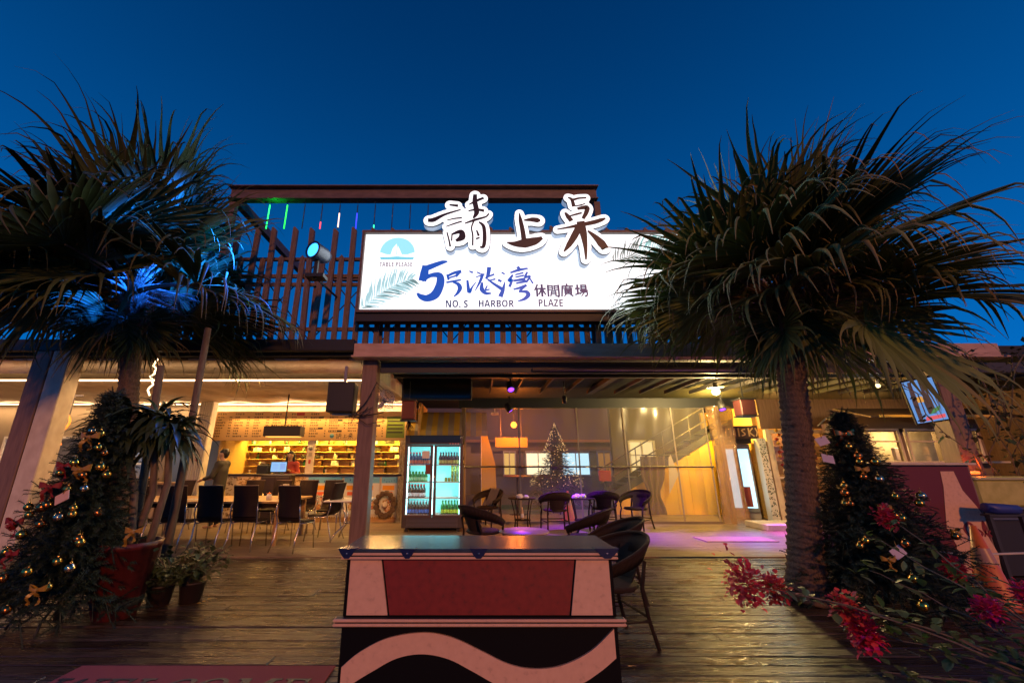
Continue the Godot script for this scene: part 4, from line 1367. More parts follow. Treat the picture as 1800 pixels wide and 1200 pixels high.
	# two wavy glowing streaks that paint reflections onto the film valance
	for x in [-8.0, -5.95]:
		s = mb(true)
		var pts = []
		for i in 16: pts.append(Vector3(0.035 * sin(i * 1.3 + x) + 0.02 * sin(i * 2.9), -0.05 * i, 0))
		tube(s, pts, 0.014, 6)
		var o = put("painted_reflection_streak", s, glow(Color(1, 0.86, 0.66), 4.0), self, Transform3D(Basis(), Vector3(x, 3.33, -7.36)))
		tag(o, "painted film reflection streak under the eave " + ("at the far left near the white post" if x < -7 else "between the stems behind the left palm"), "string lights")
	t = thing("neon_loop", "orange neon loop beside a dark notice board at the far left", "neon sign", Vector3(-8.35, 2.05, -8.4))
	s = mb(true)
	var lp = []
	for i in 15:
		var a = i / 14.0 * TAU * 0.8
		lp.append(Vector3(0.07 * sin(a * 1.3) + 0.02, 0.3 - 0.042 * i, 0))
	tube(s, lp, 0.02, 6)
	put("neon_tube", s, glow(Color(1, 0.5, 0.08), 2.2), t)
	s = mb()
	bev(s, Vector3(-0.4, 0.02, -0.03), Vector3(0.34, 0.62, 0.03), 0.006)
	put("notice_board", s, M.black, t)
	s = mb()
	box(s, Vector3(-0.2, 0.7, -0.03), Vector3(0.8, 0.03, 0.03))
	box(s, Vector3(-0.4, 0.5, -0.03), Vector3(0.02, 0.4, 0.02))
	box(s, Vector3(0.02, 0.5, -0.03), Vector3(0.02, 0.42, 0.02))
	put("hanger", s, M.metal, t)
	# loudspeaker and fan on the main post
	t = thing("loudspeaker", "black box loudspeaker hanging under the eave left of the brown main post", "loudspeaker", Vector3(-2.42, 2.25, -7.3), 0.1)
	s = mb()
	bev(s, Vector3(0, 0.27, 0), Vector3(0.46, 0.52, 0.36), 0.015)
	put("cabinet", s, M.black, t)
	s = mb()
	box(s, Vector3(0, 0.27, 0.182), Vector3(0.4, 0.46, 0.006))
	put("grille", s, grain(mat(lin(0.03, 0.03, 0.032), 0.5), noise(0.2, 50, null, 1, 128), Vector3(8, 8, 8)), t)
	s = mb()
	box(s, Vector3(0.1, -0.015, -0.02), Vector3(0.5, 0.03, 0.1))
	box(s, Vector3(0.0, 0.7, -0.1), Vector3(0.05, 0.36, 0.05))
	put("bracket", s, M.metal, t)
	t = thing("wall_fan", "round caged fan mounted on the right side of the brown main post", "fan", Vector3(-1.7, 2.52, -7.5), 0.5)
	s = mb(true)
	for k in 6:
		var ring = []
		for i in 19: ring.append(Vector3(cos(i * TAU / 18) * 0.19 * (k + 1) / 6.0, sin(i * TAU / 18) * 0.19 * (k + 1) / 6.0, 0.05 - 0.012 * k))
		tube(s, ring, 0.004, 4, false)
	for k in 12: tube(s, [Vector3(0, 0, 0.06), Vector3(cos(k * TAU / 12) * 0.19, sin(k * TAU / 12) * 0.19, -0.01)], 0.003, 4, false)
	put("cage", s, M.chrome, t)
	for k in 3:
		s = mb()
		prism(s, PackedVector2Array([Vector2(0.02, -0.02), Vector2(0.16, -0.07), Vector2(0.17, 0.03), Vector2(0.02, 0.03)]), -0.012, -0.008, Transform3D(Basis(Vector3.BACK, k * TAU / 3) * Basis(Vector3.RIGHT, 0.3), Vector3.ZERO))
		put("blade", s, mat(lin(0.3, 0.32, 0.34), 0.4), t)
	s = mb(true)
	tube(s, [Vector3(0, 0, 0), Vector3(0, 0, -0.16)], 0.05, 10)
	tube(s, [Vector3(0, 0, -0.12), Vector3(-0.1, -0.15, -0.05)], 0.014, 6)
	put("motor", s, M.black, t)
	t = thing("loose_cables", "tangle of black cables hanging under the loudspeaker on the main post", "cables", Vector3(-2.1, 2.2, -7.25))
	s = mb(true)
	for k in 9:
		var o = Vector3(R.randfn(-0.1, 0.12), R.randfn(0, 0.03), R.randfn(0, 0.03))
		var e = Vector3(R.randfn(0.28, 0.15), R.randfn(0.1, 0.2), 0.02)
		tube(s, [o, (o + e) * 0.5 + Vector3(0, -0.18 * R.randf(), 0.03), e], 0.007, 5)
	put("cable", s, M.black, t)
	s = mb(true)
	for k in 3: tube(s, [Vector3(-0.05 + k * 0.03, 1.0, -0.05), Vector3(0.15 + k * 0.06, 0.6, -0.1), Vector3(0.5, 0.2 + k * 0.1, -0.5)], 0.006, 5)
	put("cable", s, M.black, t)

# ---------------------------------------------------------------- dining table and chairs
func dining() -> void:
	for k in 2:
		var t = thing("dining_table", "long honey wood dining table, the " + ("right one ending near the brown post" if k == 0 else "left one behind the Christmas tree"), "table", Vector3(-5.0 if k == 0 else -8.05, 0, -8.55))
		var s = mb()
		for i in 10:
			s = mb()
			bev(s, Vector3(0, 0.735, -0.63 + i * 0.14), Vector3(3.0, 0.035, 0.134), 0.004)
			put("plank", s, M.table_wood, t)
		s = mb()
		box(s, Vector3(0, 0.68, 0.6), Vector3(2.8, 0.075, 0.03))
		box(s, Vector3(0, 0.68, -0.6), Vector3(2.8, 0.075, 0.03))
		put("apron", s, M.leather, t)
		for x in [-1.38, 1.38]:
			for z in [-0.58, 0.58]:
				s = mb()
				bev(s, Vector3(x, 0.36, z), Vector3(0.07, 0.72, 0.07), 0.006)
				put("leg", s, M.table_wood, t)
	var c = Node3D.new()
	add_child(c); number(c, "dining_chair")
	var s = mb(true)
	var rows = []
	for i in 13:                           # one leather shell: back, curving into the seat
		var u = i / 12.0
		var p: Vector3
		if u < 0.62: p = Vector3(0, lerpf(1.03, 0.5, u / 0.62), lerpf(0.30, 0.21, u / 0.62) - 0.02 * sin(u / 0.62 * PI))
		else:
			var v = (u - 0.62) / 0.38
			p = Vector3(0, 0.5 - 0.06 * sin(minf(v * 2.2, 1.0) * PI / 2), lerpf(0.21, -0.22, v))
		rows.append(p)
	var w = 0.2
	for i in 12:
		var a = rows[i]; var b = rows[i + 1]
		var d = (b - a).normalized()
		var n = Vector3(0, d.z, -d.y) * 0.018
		for sg in [1, -1]:
			var q = [a + n * sg + Vector3(-w, 0, 0), a + n * sg + Vector3(w, 0, 0), b + n * sg + Vector3(w, 0, 0), b + n * sg + Vector3(-w, 0, 0)]
			if sg < 0: q.reverse()
			quad(s, q[0], q[1], q[2], q[3])
		for x in [-w, w]:
			var q = [a + n + Vector3(x, 0, 0), b + n + Vector3(x, 0, 0), b - n + Vector3(x, 0, 0), a - n + Vector3(x, 0, 0)]
			if x > 0: q.reverse()
			quad(s, q[0], q[1], q[2], q[3])
	put("shell", s, M.leather, c)
	for x in [-0.19, 0.19]:
		s = mb(true)
		tube(s, [Vector3(x * 1.12, 0.74, 0.26), Vector3(x * 1.18, 0.6, 0.255), Vector3(x * 1.14, 0.44, 0.2), Vector3(x * 1.05, 0.2, 0.26), Vector3(x * 1.2, 0.0, 0.33)], 0.011, 6)
		put("leg", s, M.chrome, c)
		s = mb(true)
		tube(s, [Vector3(x * 1.1, 0.43, 0.18), Vector3(x * 1.08, 0.42, -0.16), Vector3(x * 1.12, 0.36, -0.2), Vector3(x * 1.2, 0.0, -0.23)], 0.011, 6)
		put("leg", s, M.chrome, c)
	s = mb()
	box(s, Vector3(0, 1.032, 0.298), Vector3(0.395, 0.012, 0.045))
	put("top_piping", s, mat(lin(0.15, 0.10, 0.075), 0.5), c)
	var spots = [[-3.12, -7.62, -0.22, "dark leather dining chair at the right end of the near row"], [-3.96, -7.7, 0.03, "dark leather dining chair second from the right in the near row"], [-4.54, -7.66, 0.05, "dark leather dining chair third from the right in the near row"],
		[-5.15, -7.62, 0.10, "dark leather dining chair right of the slanting palm stems in the near row"], [-5.78, -7.66, 0.0, "dark leather dining chair behind the right slanting stem in the near row"], [-6.45, -7.68, 0.04, "dark leather dining chair behind the left slanting stem in the near row"], [-7.2, -7.7, 0.0, "dark leather dining chair behind the Christmas tree in the near row"],
		[-3.2, -9.45, PI + 0.1, "dark leather dining chair at the right end of the far row, facing the deck"], [-4.45, -9.5, PI - 0.25, "dark leather dining chair turned slightly in the far row below the pendant"], [-5.05, -9.55, PI, "dark leather dining chair in the far row below the till"], [-3.8, -9.5, PI + 0.05, "dark leather dining chair in the far row between the sign post and the pendant"], [-6.6, -9.5, PI, "dark leather dining chair in the far row in front of the ribbed pillar"], [-7.6, -9.5, PI, "dark leather dining chair in the far row below the kitchen window"], [-2.98, -8.55, 1.35, "dark leather dining chair turned sideways at the free end of the table"]]
	for i in spots.size():
		var p = spots[i]
		if i == 0:
			c.position = Vector3(p[0], 0.012, p[1]); c.rotation.y = p[2]
			tag(c, p[3], "chair", "leather dining chairs round the long table")
		else: dup(c, "dining_chair", Vector3(p[0], 0.012, p[1]), p[2], p[3])
	# small white pedestal table by the main post
	var t = thing("cafe_table", "small white square-topped table with curved metal legs beside the brown main post", "table", Vector3(-2.5, 0.012, -8.6))
	s = mb()
	bev(s, Vector3(0, 0.71, 0), Vector3(0.8, 0.028, 0.8), 0.01)
	put("table_top", s, M.white, t)
	for k in 4:
		s = mb(true)
		var b = Basis(Vector3.UP, PI / 4 + k * PI / 2)
		tube(s, [b * Vector3(0.22, 0.7, 0), b * Vector3(0.09, 0.45, 0), b * Vector3(0.1, 0.26, 0), b * Vector3(0.28, 0.12, 0), b * Vector3(0.36, 0.0, 0)], 0.014, 6)
		put("leg", s, M.chrome, t)
	s = mb(true)
	var ring = []
	for i in 17: ring.append(Vector3(cos(i * TAU / 16) * 0.11, 0.3, sin(i * TAU / 16) * 0.11))
	tube(s, ring, 0.01, 5, false)
	put("leg_ring", s, M.chrome, t)
	# table things
	var o = thing("paper_bag", "crumpled cream paper bag of bread on the right end of the long table", "bag", Vector3(-3.72, 0.754, -8.4))
	s = mb(true)
	lathe(s, [Vector2(0, 0), Vector2(0.11, 0), Vector2(0.12, 0.1), Vector2(0.1, 0.18), Vector2(0.04, 0.22), Vector2(0.06, 0.27), Vector2(0, 0.23)], 9)
	put("bag", s, mat(lin(0.6, 0.52, 0.38), 0.8), o)
	s = mb(true)
	for k in 5: lathe(s, [Vector2(0, 0.04), Vector2(0.035, 0.0), Vector2(0, -0.04)], 7, Vector3(R.randfn(0, 0.06), 0.2 + R.randf() * 0.05, R.randfn(0, 0.05)))
	put("bread", s, mat(lin(0.5, 0.33, 0.16), 0.7), o)
	for i in 3:
		o = thing("table_pot", "small white jar on the long dining table " + ["near its free end", "in front of the bar till", "near the palm stems"][i], "jar", Vector3([-3.95, -5.2, -6.9][i], 0.754, [-8.25, -8.5, -8.2][i]))
		s = mb(true)
		lathe(s, [Vector2(0, 0), Vector2(0.045, 0), Vector2(0.05, 0.07), Vector2(0.035, 0.1), Vector2(0.0, 0.1)], 10)
		put("jar", s, M.white, o)
		s = mb(true)
		lathe(s, [Vector2(0.038, 0.1), Vector2(0.038, 0.12), Vector2(0.0, 0.125)], 10)
		put("lid", s, M.copper, o)
	for i in 3:
		o = thing("menu_sheet", "white paper menu lying on the long dining table " + ["at its right end", "in its middle", "at the dim left part"][i], "paper", Vector3([-4.3, -5.4, -6.3][i], 0.7545, -8.3), [0.2, -0.3, 0.1][i])
		s = mb()
		box(s, Vector3(0, 0.002, 0), Vector3(0.3, 0.003, 0.21))
		put("sheet", s, M.white, o)
		s = mb()
		for k in 4: box(s, Vector3(0, 0.0042, -0.07 + k * 0.045), Vector3(0.22, 0.001, 0.012))
		put("print", s, M.metal, o)

# ---------------------------------------------------------------- middle bay
func cooler() -> void:
	var t = thing("drinks_cooler", "two door glass fronted drinks cooler lit cyan white, right of the brown main post", "cooler", Vector3(-0.98, 0.015, -9.75))
	var w = 1.3
	var s = mb()
	box(s, Vector3(0, 1.0, -0.32), Vector3(w, 1.96, 0.03))
	for x in [-1, 1]: bev(s, Vector3(x * (w / 2 - 0.02), 1.05, 0), Vector3(0.04, 1.9, 0.62), 0.006)
	bev(s, Vector3(0, 0.19, 0), Vector3(w, 0.22, 0.64), 0.01)
	bev(s, Vector3(0, 1.9, 0), Vector3(w, 0.2, 0.64), 0.01)
	put("cabinet", s, mat(lin(0.085, 0.065, 0.055), 0.35, 0.3), t)
	s = mb()
	for x in [-0.55, 0.55]:
		for z in [-0.22, 0.22]: box(s, Vector3(x, 0.04, z), Vector3(0.06, 0.09, 0.06))
	put("foot", s, M.black, t)
	s = mb()
	bev(s, Vector3(0.02, 1.92, 0.327), Vector3(w - 0.16, 0.15, 0.012), 0.004)
	put("header_panel", s, mat(lin(0.015, 0.03, 0.035), 0.25), t)
	s = mb()
	for k in 4: box(s, Vector3(0.36 + k * 0.06, 1.815, 0.322), Vector3(0.03, 0.022, 0.004))
	put("display", s, glow(Color(0.9, 0.25, 0.2), 0.5), t)
	s = mb()
	for i in 7: box(s, Vector3(0, 0.11 + i * 0.026, 0.322), Vector3(w - 0.2, 0.008, 0.006))
	put("vent_slat", s, M.metal, t)
	s = mb()
	box(s, Vector3(0, 1.05, -0.295), Vector3(w - 0.1, 1.5, 0.006))
	put("lit_back_panel", s, glow(Color(0.42, 0.93, 0.92), 0.85, Color(0.7, 0.85, 0.85)), t)
	for x in [-0.575, -0.02, 0.02, 0.575]:
		s = mb(true)
		tube(s, [Vector3(x, 0.34, 0.2), Vector3(x, 1.76, 0.2)], 0.012, 6)
		put("light_tube", s, glow(Color(0.75, 1, 1), 5.0), t)
	area("cooler_light", Vector3(-0.98, 1.1, -9.36), Vector3(-0.98, 0.9, 0), Color(0.62, 0.95, 1), 0.7, 1.1, 1.4)
	var ys = [0.33, 0.67, 1.0, 1.36]
	for y in [0.62, 0.95, 1.30, 1.72]: area("cooler_light", Vector3(-0.98, y, -9.5), Vector3(-0.98, y - 0.2, -9.9), Color(0.7, 1, 1), 0.16, 1.1, 0.02)
	for y in ys:
		s = mb()
		for k in 9: box(s, Vector3(0, y, -0.24 + k * 0.055), Vector3(w - 0.1, 0.006, 0.006))
		box(s, Vector3(0, y, 0.225), Vector3(w - 0.1, 0.022, 0.006))
		put("wire_shelf", s, M.white, t)
	for side in [-1, 1]:
		var d = mb()
		var cx = side * w / 4.0
		var dw = w / 2.0 - 0.02
		box(d, Vector3(cx - dw / 2 + 0.03, 1.04, 0.335), Vector3(0.06, 1.5, 0.03))
		box(d, Vector3(cx + dw / 2 - 0.03, 1.04, 0.335), Vector3(0.06, 1.5, 0.03))
		box(d, Vector3(cx, 1.77, 0.335), Vector3(dw - 0.12, 0.04, 0.029))
		box(d, Vector3(cx, 0.315, 0.335), Vector3(dw - 0.12, 0.05, 0.029))
		var door = put("door", d, mat(lin(0.09, 0.055, 0.045), 0.4), t)
		d = mb()
		quad(d, Vector3(cx - dw / 2 + 0.06, 1.75, 0.335), Vector3(cx + dw / 2 - 0.06, 1.75, 0.335), Vector3(cx + dw / 2 - 0.06, 0.34, 0.335), Vector3(cx - dw / 2 + 0.06, 0.34, 0.335))
		put("pane", d, M.glass, door)
		d = mb(true)
		tube(d, [Vector3(-side * 0.045, 1.15, 0.352), Vector3(-side * 0.045, 1.13, 0.38), Vector3(-side * 0.045, 0.87, 0.38), Vector3(-side * 0.045, 0.85, 0.352)], 0.01, 6)
		put("handle", d, M.chrome, door)
	s = mb()
	box(s, Vector3(-0.12, 1.27, 0.352), Vector3(0.1, 0.2, 0.003))
	put("red_sticker", s, mat(lin(0.2, 0.04, 0.03), 0.5), t)
	s = mb()
	box(s, Vector3(-0.17, 1.58, 0.352), Vector3(0.16, 0.16, 0.003))
	put("price_card", s, M.white, t)
	# bottles and cans, each its own thing
	var make = func(prof: Array, body: StandardMaterial3D, lab: Color, cap: Color) -> Node3D:
		var o := Node3D.new()
		var q = mb(true)
		lathe(q, prof, 10)
		put("glass", q, body, o)
		q = mb(true)
		lathe(q, [Vector2(prof[1].x + 0.0008, 0.03), Vector2(prof[1].x + 0.0008, 0.10)], 10)
		put("paper_label", q, mat(Color(lab), 0.5), o)
		q = mb(true)
		lathe(q, [Vector2(0.014, prof[-1].y - 0.022), Vector2(0.0145, prof[-1].y + 0.004), Vector2(0, prof[-1].y + 0.004)], 8)
		put("cap", q, mat(Color(cap), 0.3, 0.3), o)
		return o
	var bp = [Vector2(0, 0), Vector2(0.033, 0), Vector2(0.034, 0.15), Vector2(0.027, 0.18), Vector2(0.0125, 0.21), Vector2(0.0125, 0.27), Vector2(0, 0.27)]
	var sp = [Vector2(0, 0), Vector2(0.033, 0), Vector2(0.034, 0.12), Vector2(0.024, 0.15), Vector2(0.013, 0.18), Vector2(0.0125, 0.215), Vector2(0, 0.215)]
	var green = mat(lin(0.01, 0.16, 0.04), 0.12)
	green.backlight_enabled = true; green.backlight = Color(0.3, 0.8, 0.4)
	var brown = mat(lin(0.05, 0.02, 0.008), 0.12)
	var blue = mat(lin(0.03, 0.06, 0.14), 0.12)
	var can = mat(lin(0.32, 0.33, 0.06), 0.3, 0.3)
	var rowsv = [
		[-1, 0, 8, "brown beer bottle on the bottom shelf behind the cooler's left door", bp, brown, Color(0.25, 0.4, 0.75), Color(0.7, 0.7, 0.75), 0.066, -0.59],
		[-1, 1, 6, "red capped bottle on the second shelf behind the cooler's left door", bp, brown, Color(0.85, 0.8, 0.82), Color(0.8, 0.1, 0.12), 0.066, -0.585],
		[-1, 2, 6, "green bottle on the third shelf behind the cooler's left door", sp, green, Color(0.6, 0.85, 0.65), Color(0.1, 0.5, 0.2), 0.072, -0.585],
		[-1, 3, 7, "mixed dark bottle on the top shelf behind the cooler's left door", bp, blue, Color(0.75, 0.4, 0.25), Color(0.75, 0.3, 0.3), 0.07, -0.585],
		[1, 0, 7, "green beer bottle on the bottom shelf behind the cooler's right door", bp, green, Color(0.75, 0.85, 0.2), Color(0.1, 0.45, 0.15), 0.066, 0.17],
		[1, 3, 9, "dark beer bottle on the top shelf behind the cooler's right door", bp, brown, Color(0.75, 0.7, 0.3), Color(0.12, 0.12, 0.3), 0.062, 0.1]]
	for r in rowsv:
		for z in 2:
			var proto: Node3D = make.call(r[4], r[5], r[6], r[7])
			for i in r[2]:
				var o: Node3D = proto if i == 0 else proto.duplicate()
				add_child(o)
				number(o, "bottle")
				o.position = Vector3(-0.98 + r[9] + 0.03 + i * r[8], 0.02 + ys[r[1]], -9.75 + 0.14 - z * 0.16)
				tag(o, r[3] if z == 0 else r[3].replace(" bottle on", " bottle behind the front row on"), "bottle", r[3].get_slice(" on the ", 0) + "s, " + r[3].get_slice(" on the ", 1).replace("behind ", ""))
	var cb = mb(true)
	lathe(cb, [Vector2(0, 0), Vector2(0.026, 0), Vector2(0.032, 0.008), Vector2(0.032, 0.08), Vector2(0.026, 0.088), Vector2(0, 0.088)], 10)
	var cm = mesh_of(cb)
	for r in 4:
		for i in 5:
			if r > 0 and i < 2: continue
			var o = put("drink_can", cm, can, self, Transform3D(Basis(Vector3.UP, R.randf()), Vector3(-0.98 + 0.27 + i * 0.07, ys[2] + 0.02 + r * 0.0885 - (0.0 if r < 4 else 0.0), -9.6)))
			tag(o, "yellow green drink can in the stack behind the cooler's right door", "can", "stacked cans in the cooler's right half")
	# dark display case and red lantern hanging over the cooler
	t = thing("dark_display", "large dark glass screen hanging under the second beam above the drinks cooler", "screen", Vector3(-0.88, 2.96, -8.75))
	s = mb()
	bev(s, Vector3(0, 0, 0), Vector3(1.5, 0.5, 0.09), 0.01)
	put("casing", s, M.black, t)
	s = mb()
	box(s, Vector3(0, 0, 0.0465), Vector3(1.42, 0.42, 0.003))
	put("screen_glass", s, mat(lin(0.012, 0.02, 0.018), 0.12), t)
	t = thing("red_lantern", "small dark red paper lantern box hanging left of the cooler top", "lantern", Vector3(-1.42, 2.25, -8.5))
	s = mb()
	bev(s, Vector3(0, 0.2, 0), Vector3(0.27, 0.38, 0.27), 0.02)
	put("paper_body", s, mat(lin(0.11, 0.018, 0.016), 0.6), t)
	s = mb()
	for y in [0.0, 0.4]: bev(s, Vector3(0, y, 0), Vector3(0.3, 0.03, 0.3), 0.006)
	tube(s, [Vector3(0, 0.4, 0), Vector3(0, 0.8, 0)], 0.008, 5)
	put("frame", s, M.black, t)
	s = mb(true)
	for k in 12: tube(s, [Vector3(R.randfn(0, 0.03), -0.01, R.randfn(0, 0.03)), Vector3(R.randfn(0.03, 0.06), -0.12 - R.randf() * 0.1, R.randfn(0, 0.05))], 0.006, 4)
	put("tassel", s, M.rattan, t)
	s = mb()
	bev(s, Vector3(-0.35, 2.07, -9.98), Vector3(0.09, 2.0, 0.09), 0.01)

func film_sheet(called: String, x0: float, x1: float, y0: float, y1: float, z: float, m: Material, parent: Node, amp := 0.012, nx := 30, ny := 24) -> void:
	var s = mb(true)
	for i in nx:
		for j in ny:
			var v = []
			for e in [[0, 1], [1, 1], [1, 0], [0, 0]]:
				var x = lerpf(x0, x1, float(i + e[0]) / nx)
				var y = lerpf(y0, y1, float(j + e[1]) / ny)
				v.append(Vector3(x, y, z + amp * (sin(x * 5.1 + y * 1.3) + 0.6 * sin(x * 13 - y * 3.1) + 0.4 * sin(y * 9 + x * 2))))
			quad(s, v[0], v[1], v[2], v[3])
	put(called, s, m, parent)

func curtain_and_yard() -> void:
	# clear curtain closing the back of the dark bay
	var t = thing("clear_curtain", "crinkled clear plastic curtain with a pipe across it behind the dark bay", "curtain", Vector3(0, 0, -10.72))
	var cm: StandardMaterial3D = M.film.duplicate()
	cm.albedo_color = Color(0.8, 0.76, 0.68, 0.16)
	cm.roughness = 0.22
	cm.heightmap_enabled = false
	var seams = [-0.32, 1.05, 2.55, 3.75, 5.0, 5.85]
	for i in seams.size() - 1:
		film_sheet("curtain_panel", seams[i] + 0.01, seams[i + 1] - 0.01, 0.05, 2.8, 0.012 * (i % 2), cm, t)
	for x in seams:
		var s = mb()
		box(s, Vector3(x, 1.42, 0.02), Vector3(0.035, 2.75, 0.012))
		put("seam", s, mat(lin(0.3, 0.25, 0.19), 0.3), t)
	var s = mb(true)
	tube(s, [Vector3(-0.36, 1.33, 0.06), Vector3(5.88, 1.33, 0.06)], 0.022, 8)
	put("pipe", s, M.metal, t)
	s = mb()
	box(s, Vector3(2.75, 0.04, 0.03), Vector3(6.3, 0.06, 0.05))
	put("bottom_bar", s, M.metal, t)
	s = mb()
	bev(s, Vector3(-0.37, 1.4, 0), Vector3(0.1, 2.8, 0.1), 0.008)
	put("side_post", s, wood(lin(0.2, 0.13, 0.05), lin(0.36, 0.25, 0.1), 60, Vector3(3, 0.4, 3), 0.5), t)
	t = thing("gathered_curtain", "gathered bundle of creased clear plastic curtain at the right end of the dark bay", "curtain", Vector3(6.22, 0, -10.66))
	s = mb(true)
	var rings = 30
	for i in rings:
		for k in 26:
			var v = []
			for e in [[0, 1], [1, 1], [1, 0], [0, 0]]:
				var u = float(i + e[1]) / rings
				var a = TAU * (k + e[0]) / 26.0
				var rr = 0.27 + 0.02 * sin(a * 6 + u * 7) + 0.015 * sin(a * 11 - u * 15) - 0.04 * sin(u * PI)
				v.append(Vector3(cos(a) * rr * 1.15, u * 2.82, sin(a) * rr * 0.6))
			quad(s, v[0], v[1], v[2], v[3])
	var gm: StandardMaterial3D = M.film.duplicate()
	gm.albedo_color = Color(0.76, 0.62, 0.44, 0.4)
	gm.roughness = 0.14
	gm.heightmap_scale = 5.0
	put("folds", s, gm, t)
	s = mb()
	bev(s, Vector3(0, 1.42, -0.1), Vector3(0.1, 2.84, 0.1), 0.008)
	put("inner_post", s, M.post, t)
	# the striped awning left of the curtain
	t = thing("striped_awning", "yellow and grey striped awning showing above the drinks cooler", "awning", Vector3(-0.95, 2.25, -11.3))
	for i in 14:
		s = mb()
		var x = -0.9 + i * 0.15
		quad(s, Vector3(x, 0.55, -0.4), Vector3(x + 0.15, 0.55, -0.4), Vector3(x + 0.15, 0.0, 0.1), Vector3(x, 0.0, 0.1))
		quad(s, Vector3(x, 0.0, 0.1), Vector3(x + 0.15, 0.0, 0.1), Vector3(x + 0.15, -0.14, 0.1), Vector3(x, -0.14, 0.1))
		put("stripe", s, mat(lin(0.55, 0.38, 0.05) if i % 2 == 0 else lin(0.34, 0.31, 0.24), 0.7), t)
	t = thing("yard_partition", "low grey partition wall closing the gap behind the drinks cooler", "wall", Vector3(-1.1, 0, -12.0))
	s = mb()
	box(s, Vector3(0, 1.2, 0), Vector3(1.5, 2.4, 0.1))
	put("panel", s, mat(lin(0.2, 0.18, 0.12), 0.6), t)
	t = thing("advert_flag", "tall yellow feather flag standing behind the left edge of the clear curtain", "flag", Vector3(0.1, 0, -11.9))
	s = mb()
	prism(s, PackedVector2Array([Vector2(0, 0.3), Vector2(0.42, 0.5), Vector2(0.38, 1.4), Vector2(0.16, 2.2), Vector2(0.0, 2.3)]), -0.006, 0.006)
	put("cloth", s, mat(lin(0.7, 0.52, 0.04), 0.7), t)
	s = mb(true)
	tube(s, [Vector3(-0.01, 0, 0), Vector3(-0.01, 2.35, 0)], 0.012, 6)
	box(s, Vector3(0, 0.02, 0), Vector3(0.35, 0.03, 0.35))
	put("pole", s, M.white, t)
	t = thing("yellow_box_sign", "square yellow panel sign hanging behind the clear curtain beside the striped awning", "sign", Vector3(0.98, 2.0, -12.4))
	s = mb()
	bev(s, Vector3(0, 0, 0), Vector3(0.95, 0.28, 0.1), 0.008)
	put("panel", s, mat(lin(0.7, 0.5, 0.08), 0.5), t)
	s = mb()
	box(s, Vector3(-0.3, 0.6, 0), Vector3(0.02, 1.0, 0.02)); box(s, Vector3(0.3, 0.6, 0), Vector3(0.02, 1.0, 0.02))
	put("hanger", s, M.metal, t)
	# orange globe lamp
	t = thing("globe_lamp", "glowing orange globe lamp hanging behind the clear curtain", "lamp", Vector3(1.0, 2.44, -11.6))
	s = mb(true)
	lathe(s, [Vector2(0, -0.09), Vector2(0.055, -0.07), Vector2(0.09, 0), Vector2(0.055, 0.07), Vector2(0, 0.09)], 14)
	put("lamp_globe", s, glow(Color(1, 0.52, 0.14), 7.0), t)
	s = mb(true)
	tube(s, [Vector3(0, 0.08, 0), Vector3(0, 0.8, 0)], 0.008, 5)
	put("cord", s, M.black, t)
	omni("globe_light", Vector3(1.0, 2.44, -11.6), Color(1, 0.5, 0.18), 3.5, 0.08)
	# white security lamp
	t = thing("floodlight", "small white floodlight fixed under the beam behind the clear curtain", "floodlight", Vector3(0.45, 2.68, -11.0))
	s = mb()
	bev(s, Vector3(0, 0, 0), Vector3(0.2, 0.06, 0.1), 0.008)
	box(s, Vector3(0, 0.08, -0.02), Vector3(0.03, 0.12, 0.03))
	put("housing", s, M.white, t)
	# the yard: house front, stair, tree, furniture
	t = thing("yard_house", "low dim house across the yard with bright windows and an orange eave", "house", Vector3(1.6, 0, -21))
	s = mb()
	for b in [[-3.0, 1.2, 3.2, 2.4], [1.55, 0.45, 7.0, 0.9], [1.55, 2.15, 7.0, 0.5], [-0.6, 1.4, 0.5, 1.2], [0.5, 1.4, 0.3, 1.2], [2.2, 1.4, 0.5, 1.2], [6.4, 1.2, 2.8, 2.4]]: box(s, Vector3(b[0], b[1], 0), Vector3(b[2], b[3], 0.2))
	put("wall", s, mat(lin(0.26, 0.2, 0.15), 0.8), t)
	s = mb()
	box(s, Vector3(1.5, 1.3, -0.7), Vector3(20, 2.8, 0.2))
	put("inner_wall", s, mat(lin(0.2, 0.15, 0.11), 0.8), t)
	s = mb()
	box(s, Vector3(1.5, 4.0, -0.6), Vector3(14, 3.2, 0.3))
	put("upper_wall", s, mat(lin(0.17, 0.14, 0.12), 0.8), t)
	s = mb()
	box(s, Vector3(1.5, 2.46, 0.25), Vector3(13, 0.12, 0.9))
	put("eave", s, mat(lin(0.4, 0.2, 0.08), 0.7), t)
	for w in [[-0.05, 0.62], [1.36, 1.25], [3.2, 1.4], [4.6, 0.7]]:
		s = mb()
		for e in [[0, 0.56, w[1], 0.05], [0, -0.56, w[1], 0.05], [-w[1] / 2 + 0.025, 0, 0.05, 1.06], [w[1] / 2 - 0.025, 0, 0.05, 1.06], [0, 0, 0.04, 1.06]]: box(s, Vector3(w[0] + e[0], 1.42 + e[1], 0.1), Vector3(e[2], e[3], 0.06))
		var fr = put("window", s, M.white, t)
		s = mb()
		box(s, Vector3(w[0], 1.42, 0.03), Vector3(w[1] - 0.06, 1.1, 0.01))
		put("lit_pane", s, glow([Color(1, 0.8, 0.4), Color(1, 0.93, 0.75), Color(0.75, 0.93, 1), Color(0.9, 0.6, 0.25)][[-0.05, 1.36, 3.2, 4.6].find(w[0])], [0.8, 1.5, 1.3, 0.4][[-0.05, 1.36, 3.2, 4.6].find(w[0])]), fr)
	t = thing("yard_stair_house", "tall pale house wall with a lit white framed window beside the outdoor stair", "house", Vector3(6.6, 0, -15.2))
	s = mb()
